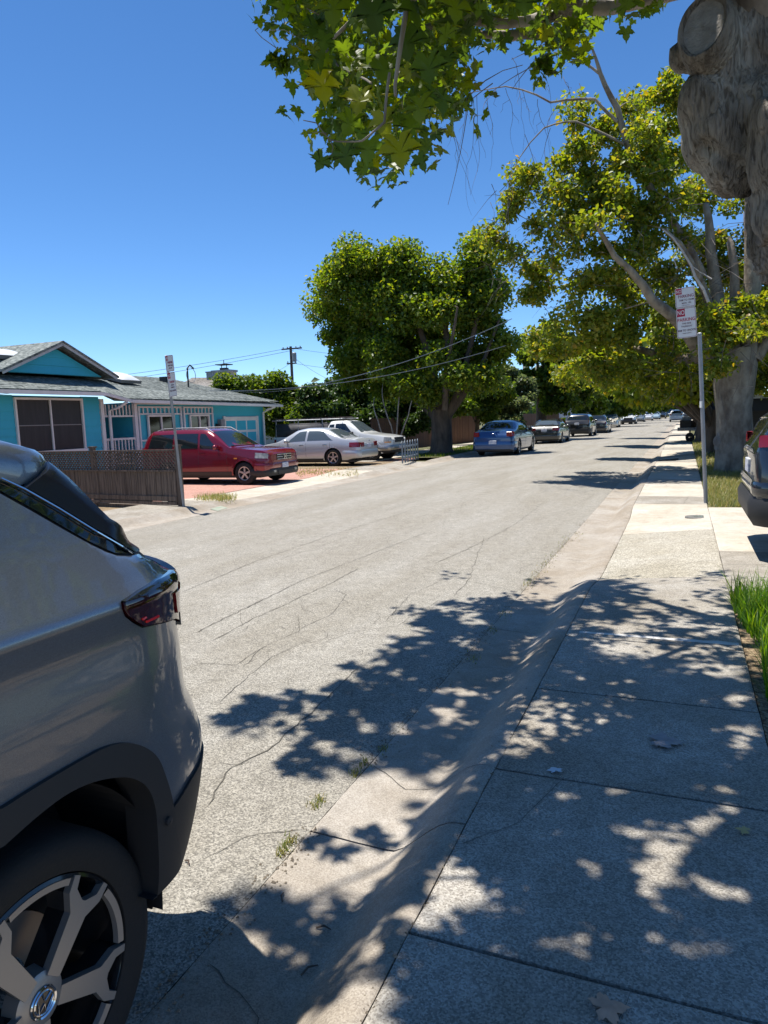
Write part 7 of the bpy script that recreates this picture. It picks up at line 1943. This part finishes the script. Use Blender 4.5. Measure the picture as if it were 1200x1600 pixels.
while nobj < 230:
    poly = random.choice([MASS] * 6 + [MASS2, MASS2, MASS3])
    px, py = random.uniform(388, 1050), random.uniform(-15, 290)
    if not in_poly(px, py, poly): continue
    y = random.uniform(2.9, 4.6) if poly is MASS else random.uniform(3.6, 6)
    put_leaf(P(px, py, y), random.uniform(.035, .07))
# remaining leaves of the near tree as one mass
LVn = [(np.array(V), [f for f in F]) for V, F in LV]
def leaf_mass(name, pts, size, mt, parent, var=.3):
    Vs = []; Fs = []; rn = []; base = 0
    for (V, F) in LVn: pass
    tri = []
    for V, F in LVn:
        t_ = []
        for f in F:
            t_.append((f[0], f[1], f[2]))
            if len(f) == 4: t_.append((f[0], f[2], f[3]))
        tri.append(np.array(t_))
    which = rng.integers(0, len(LVn), len(pts)); out_v = []; out_f = []; out_r = []; base = 0
    for k in range(len(LVn)):
        pp = pts[which == k]; n = len(pp)
        if not n: continue
        t, s, n_ = rand_rot(n); sz = size * (1 + var * rng.uniform(-1, 1, n)); A = LVn[k][0]
        V = pp[:, None, :] + sz[:, None, None] * (A[None, :, 1, None] * t[:, None] + A[None, :, 0, None] * s[:, None] + A[None, :, 2, None] * n_[:, None])
        F = tri[k][None] + (np.arange(n) * len(A))[:, None, None] + base
        out_v.append(V.reshape(-1, 3)); out_f.append(F.reshape(-1, 3)); out_r.append(np.repeat(rng.beta(2, 2.6, n), len(tri[k]))); base += n * len(A)
    o = fast_mesh(name, np.concatenate(out_v), np.concatenate(out_f), mt, parent, np.concatenate(out_r), smooth=True); o['kind'] = 'stuff'; return o
mass = []
sub = []
while len(sub) < 170:
    poly = random.choice([MASS] * 4 + [MASS2] * 3 + [MASS3])
    px, py = random.uniform(388, 1050), random.uniform(-40, 275)
    if py > -20 and not in_poly(px, py + 8, poly): continue
    if poly is MASS and py > 170 and random.random() < .35: continue
    sub.append((px, py, random.uniform(3.3, 6.4) if poly is MASS else random.uniform(4.2, 7.2)))
for (px, py, y) in sub:
    c = P(px, py, y)
    for _ in range(random.randint(10, 26)): mass.append(c + Vector((random.gauss(0, .075), random.gauss(0, .10), random.gauss(-.02, .075))))
for _ in range(60): mass.append(P(random.gauss(436, 14), random.gauss(95, 9), 4.2) if _ < 25 else P(random.gauss(850, 14), random.gauss(95, 16), 5.2))
# crown above the picture: its outline on the ground follows the shade in the photograph
SH = [[(350, 1145), (400, 1085), (430, 1090), (520, 1055), (600, 1020), (650, 985), (690, 935), (760, 930), (850, 935), (930, 905), (1000, 930), (1010, 990), (940, 1000), (870, 1040), (870, 1090), (800, 1170), (720, 1230), (640, 1260), (600, 1180), (500, 1195), (450, 1180), (470, 1130), (420, 1130)],
      [(880, 1100), (1000, 1095), (1180, 1130), (1200, 1250), (1200, 1600), (700, 1600), (640, 1480), (760, 1420), (700, 1340), (780, 1230), (900, 1190), (900, 1150)],
      [(540, 1290), (640, 1270), (720, 1240), (740, 1330), (640, 1450), (560, 1560), (420, 1590), (395, 1500), (470, 1500), (380, 1430), (400, 1375), (480, 1370), (560, 1400), (600, 1370)],
      [(870, 1040), (1000, 1050), (1100, 1080), (1180, 1110), (1100, 1125), (900, 1090)]]
HOLES = [(1000, 1345, 28), (1130, 1330, 34), (1060, 1380, 20), (990, 1110, 26), (900, 1165, 44), (830, 1190, 40), (930, 1430, 20), (1065, 1480, 30), (880, 1410, 24), (810, 1350, 18), (1150, 1420, 22), (650, 1310, 26), (1020, 1420, 16), (860, 1510, 30), (760, 1240, 16), (700, 1440, 40), (1190, 1200, 40), (590, 1330, 22), (960, 1555, 20), (700, 1100, 16), (640, 1130, 14), (560, 1120, 14), (780, 1060, 16), (820, 1010, 14), (740, 1000, 12), (760, 1470, 26), (1000, 1250, 14), (1110, 1230, 16), (1180, 1310, 24), (470, 1460, 20), (680, 1200, 14)]
random.seed(23)
for _ in range(150):
    hv = random.uniform(930, 1600); HOLES.append((random.uniform(400, 1200), hv, random.uniform(5, 10) + (hv - 900) / 700 * random.uniform(6, 17)))
shadow_dir = Vector((sd.x / sd.z, sd.y / sd.z, 0))
crown = []
clusters = []
tries = 0
while len(clusters) < 1200 and tries < 90000:
    tries += 1
    poly = random.choice([SH[0]] * 3 + [SH[1]] * 4 + [SH[2]] * 3 + [SH[3]])
    # uniform over the ground, not over the picture
    gx, gy = random.uniform(-2.6, .9), random.uniform(1.0, 7.6)
    u, v, z = proj((gx, gy, .05))
    if not in_poly(u, v, poly) and not (v > 1600 and u > 700) and not (u > 1200 and gy < 4.3): continue
    if any((u - hx) ** 2 + ((v - hy) * 1.2) ** 2 < (hr + 8) ** 2 for hx, hy, hr in HOLES): continue
    h = random.uniform(3.3, 5.6) if gy < 4 else random.uniform(4.4, 6.6)
    c = Vector((gx, gy, .05)) + Vector((shadow_dir.x, shadow_dir.y, 1)) * h
    u2, v2, z2 = proj(c)
    if z2 > .1 and -60 < u2 < 1260 and v2 > -70: continue
    clusters.append(c)
for c in clusters:
    crown.append(clump_pts(tuple(c), random.uniform(.10, .19), random.randint(7, 13), .6, .5))
# unseen leaf clusters added higher up to keep sky light off shaded ground
hi = 0
while hi < 230:
    gx, gy = random.uniform(-2.6, 1.2), random.uniform(1.0, 7.4); u, v, z = proj((gx, gy, .05))
    if not any(in_poly(u, v, q_) for q_ in SH) and not (v > 1600 and u > 700) and not (u > 1200 and gy < 4.3): continue
    if any((u - hx) ** 2 + ((v - hy) * 1.2) ** 2 < (hr + 10) ** 2 for hx, hy, hr in HOLES): continue
    c = Vector((gx, gy, .05)) + Vector((shadow_dir.x, shadow_dir.y, 1)) * random.uniform(6.5, 9.0); u2, v2, z2 = proj(c)
    if z2 > .1 and -60 < u2 < 1260 and v2 > -90: continue
    crown.append(clump_pts(tuple(c), .17, 9, .6, .5)); hi += 1
# outlying foliage beyond the frame on the right, so that the crown is whole
for k in range(260):
    c = (random.uniform(.9, 3.6), random.uniform(2.6, 8.0), random.uniform(4.6, 7.5)); u, v, z = proj(c)
    if z > .1 and u < 1240 and v > -60: continue
    if c[1] > 4.2 and c[0] < 1.4: continue
    crown.append(clump_pts(c, .35, 14, .6, .7))
crown = np.concatenate(crown)
allp = np.concatenate([np.array([tuple(p) for p in mass]), crown]) - np.array(ntree.location)[None]
nm = len(mass); leaf_mass('foliage', allp[:nm], .050, L_near2, ntree); leaf_mass('foliage', allp[nm:], .085, L_near2, ntree)
tw = MB()
hubs = list(LP)
for c in clusters[::2]:
    h = min(hubs, key=lambda q_: (q_ - c).length)
    if (h - c).length < .06: continue
    pts = curved(h, c, .10, 3)
    bad = any((lambda t: t[2] > .1 and -20 < t[0] < 1220 and t[1] > -20)(proj(p)) for p in pts)
    if bad: continue
    tw.tube(pts, [.016, .012, .008, .005], 5, cap=False); hubs.append(pts[2])
for k in range(70):
    a = Vector(random.choice(mass)); tw.tube(curved(a, a + Vector((random.uniform(-.3, .3), random.uniform(-.2, .2), random.uniform(-.1, .3))), .15, 3), [.003, .003, .002, .002], 4, cap=False)
o = tw.build('twigs', M_barkg, ntree, w=True); o['kind'] = 'stuff'

# ================================================================== GRASS, WEEDS, LITTER
def blades(name, region, n, hmin, hmax, wd, mt, parent=None, lean=.5, zf=lambda x, y: .14, seg=3):
    P0 = np.array([region() for _ in range(n)]); h = rng.uniform(hmin, hmax, n); a = rng.uniform(0, 2 * pi, n); l = rng.uniform(.1, 1, n) * lean * h
    dx, dy = np.cos(a), np.sin(a); z0 = np.array([zf(x, y) for x, y in P0]); V = []; 
    for k in range(seg + 1):
        t = k / seg; w = wd * (1 - t * .92); cx = P0[:, 0] + dx * l * t ** 1.8; cy = P0[:, 1] + dy * l * t ** 1.8; cz = z0 + h * (t - .25 * (l / h) * t ** 2.5)
        for s in (-1, 1): V.append(np.stack([cx - dy * w * s * .5, cy + dx * w * s * .5, cz], 1))
    V = np.stack(V, 1).reshape(-1, 3); F = []
    base = np.arange(n) * (2 * (seg + 1))
    for k in range(seg): F.append(np.stack([base + 2 * k, base + 2 * k + 1, base + 2 * k + 3, base + 2 * k + 2], 1))
    F = np.concatenate(F); r = np.tile(rng.uniform(0, 1, n), seg)
    return fast_mesh(name, V, F, mt, parent, r)
def reg_clump():
    while True:
        x, y = random.uniform(.36, 1.5), random.uniform(3.75, 6.0)
        e = .40 + .05 * math.sin(y * 3) + (.10 * max(0, (4.4 - y)) )
        if x > e: return (x, y)
o = blades('strap_leaf_clump', reg_clump, 5200, .12, .32, .013, L_blade, lean=.75, zf=lambda x, y: .13)
meta(o, 'bright green clump of strap leaves at the right edge of the pavement', None, None, 'stuff')
o = blades('verge_grass', lambda: (random.triangular(.37, 2.4, .5) , random.uniform(11.8, 19.5)), 16000, .04, .16, .010, L_dry, lean=.9, seg=2)
meta(o, 'patchy dry grass round the foot of the big plane tree', None, None, 'stuff')
o = blades('verge_grass', lambda: (random.uniform(.37, 3.2), random.uniform(19.5, 40)), 9000, .05, .16, .022, L_dry, lean=.8, seg=2)
meta(o, 'grass on the verge beyond the big plane tree', None, None, 'stuff')
o = blades('verge_grass', lambda: (random.uniform(-10.7, -8.9), random.uniform(27.8, 60)), 7000, .05, .14, .025, L_mid, lean=.8, seg=2, zf=lambda x, y: .08)
meta(o, 'shaded grass under the big tree on the left', None, None, 'stuff')
# weeds in the seam between asphalt and gutter, and dry weeds by the red yard
wd_pts = [(440, 1335), (447, 1325), (455, 1315), (490, 1262), (500, 1250), (555, 1210), (570, 1195), (600, 1170), (825, 912), (830, 908), (840, 897), (850, 880), (862, 868), (875, 855), (885, 845), (650, 968), (640, 985), (770, 985), (790, 960), (905, 838), (740, 1030)]
def reg_w():
    p = random.choice(wd_pts); q = G(p[0] + random.gauss(0, 5), p[1] + random.gauss(0, 4), 0); return (q.x if p[0] < 630 or p[0] > 700 else q.x, q.y)
o = blades('seam_weeds', reg_w, 700, .008, .035, .006, L_dry, lean=1.0, zf=lambda x, y: .0, seg=2)
meta(o, 'small weeds growing in the seam between asphalt and gutter', None, None, 'stuff')
o = blades('dry_weeds', lambda: (lambda q: (q.x, q.y))(G(random.triangular(300, 372, 345), random.gauss(779, 2.5), .07)), 900, .03, .14, .012, L_dry, lean=1.0, zf=lambda x, y: .07, seg=2)
meta(o, 'tuft of dry weeds at the edge of the red yard', None, None, 'stuff')
o = blades('dry_weeds', lambda: (lambda q: (q.x, q.y))(G(random.uniform(462, 560), random.gauss(738, 3), .07)), 900, .02, .10, .018, L_dry, lean=1.0, zf=lambda x, y: .07, seg=2)
meta(o, 'sparse dry weeds behind the kerb under the silver sedan', None, None, 'stuff')
# crumbs of debris along the gutter seam
V = []; F = []
for k in range(2600):
    if k % 3: 
        t = random.uniform(1.3, 11); x = ROAD_R + random.gauss(0, .035); y = t + random.uniform(-.3, .3)
        if fnoise(y * 1.7, 4) < -.05: continue
        z = max(kerb_z(x, y) if x > ROAD_R else road_z(x, y), 0) + .002
    else:
        x = KERB_R + random.gauss(0, .02); y = random.uniform(1, 9); z = zwalk(KERB_R, y) - .004
    s = random.uniform(.002, .006); b0 = len(V)
    V += [(x - s, y - s, z), (x + s, y - s * .6, z), (x + s * .3, y + s, z), (x, y, z + s)]; F += [(b0, b0 + 1, b0 + 3), (b0 + 1, b0 + 2, b0 + 3), (b0 + 2, b0, b0 + 3)]
o = obj('debris', V, F, mat('crumb_debris', (.13, .10, .07), .9, col2=(.30, .25, .18), vscale=30)); meta(o, 'crumbs of dry leaf and grit along the pavement joints', None, None, 'stuff')
# single fallen leaves and twigs
def fallen(px, py, l_, ang, label, mt, zf=zwalk, name='fallen_leaf', k=1, lift=.004):
    p = G(px, py, .14); V, F = LV[k]; s = l_ / FPX * (p - CAMP).length / 1.3; q = [(Matrix.Rotation(ang, 4, 'Z') @ Vector((x * s, y * s, z * s * .6 + lift))) for x, y, z in V]
    o = obj(name, q, F, mt, None, smooth=60); o.location = (p.x, p.y, zf(p.x, p.y) + .01); return meta(o, label, 'leaf')
fallen(942, 1588, 40, R(-62), 'curled tan dead leaf at the bottom edge of the pavement', mat('dead_leaf_tan', (.55, .33, .22), .7, var=.3, vscale=20), k=2)
fallen(1030, 1165, 40, R(-80), 'grey brown dead leaf lying in the shade on the pavement', mat('dead_leaf_grey', (.34, .30, .29), .8, var=.3, vscale=20), k=3)
fallen(868, 1213, 18, R(30), 'small crumpled pale leaf near a pavement joint', mat('pale_leaf', (.55, .58, .62), .7), k=4)
fallen(1165, 1308, 16, R(80), 'small yellow dead leaf in a patch of sun on the pavement', mat('dead_leaf_yellow', (.45, .34, .14), .7), k=1)
for (px, py, l_, a, lab, zf) in ((483, 1503, .06, 1.1, 'short twig lying in the gutter near the car shadow', kerb_z), (505, 1440, .05, .2, 'thin curved twig in the gutter', kerb_z), (292, 1345, .035, -.5, 'brown twig on the asphalt beside the grey bumper', road_z), (442, 1045 + 350, .05, 2.0, 'twig on the edge of the gutter shade', kerb_z)):
    p = G(px, py, .02); q = MB(); q.tube([(-l_ / 2, 0, .006), (0, .006, .012), (l_ / 2, 0, .005)], [.003, .0035, .002], 5); o = q.build('twig', M_wood); o.location = (p.x, p.y, zf(p.x, p.y)); o.rotation_euler = (0, 0, a); meta(o, lab, 'twig')
print('near-tree leaf objects', nobj, 'clusters', len(clusters), 'objects', len(SC.objects))
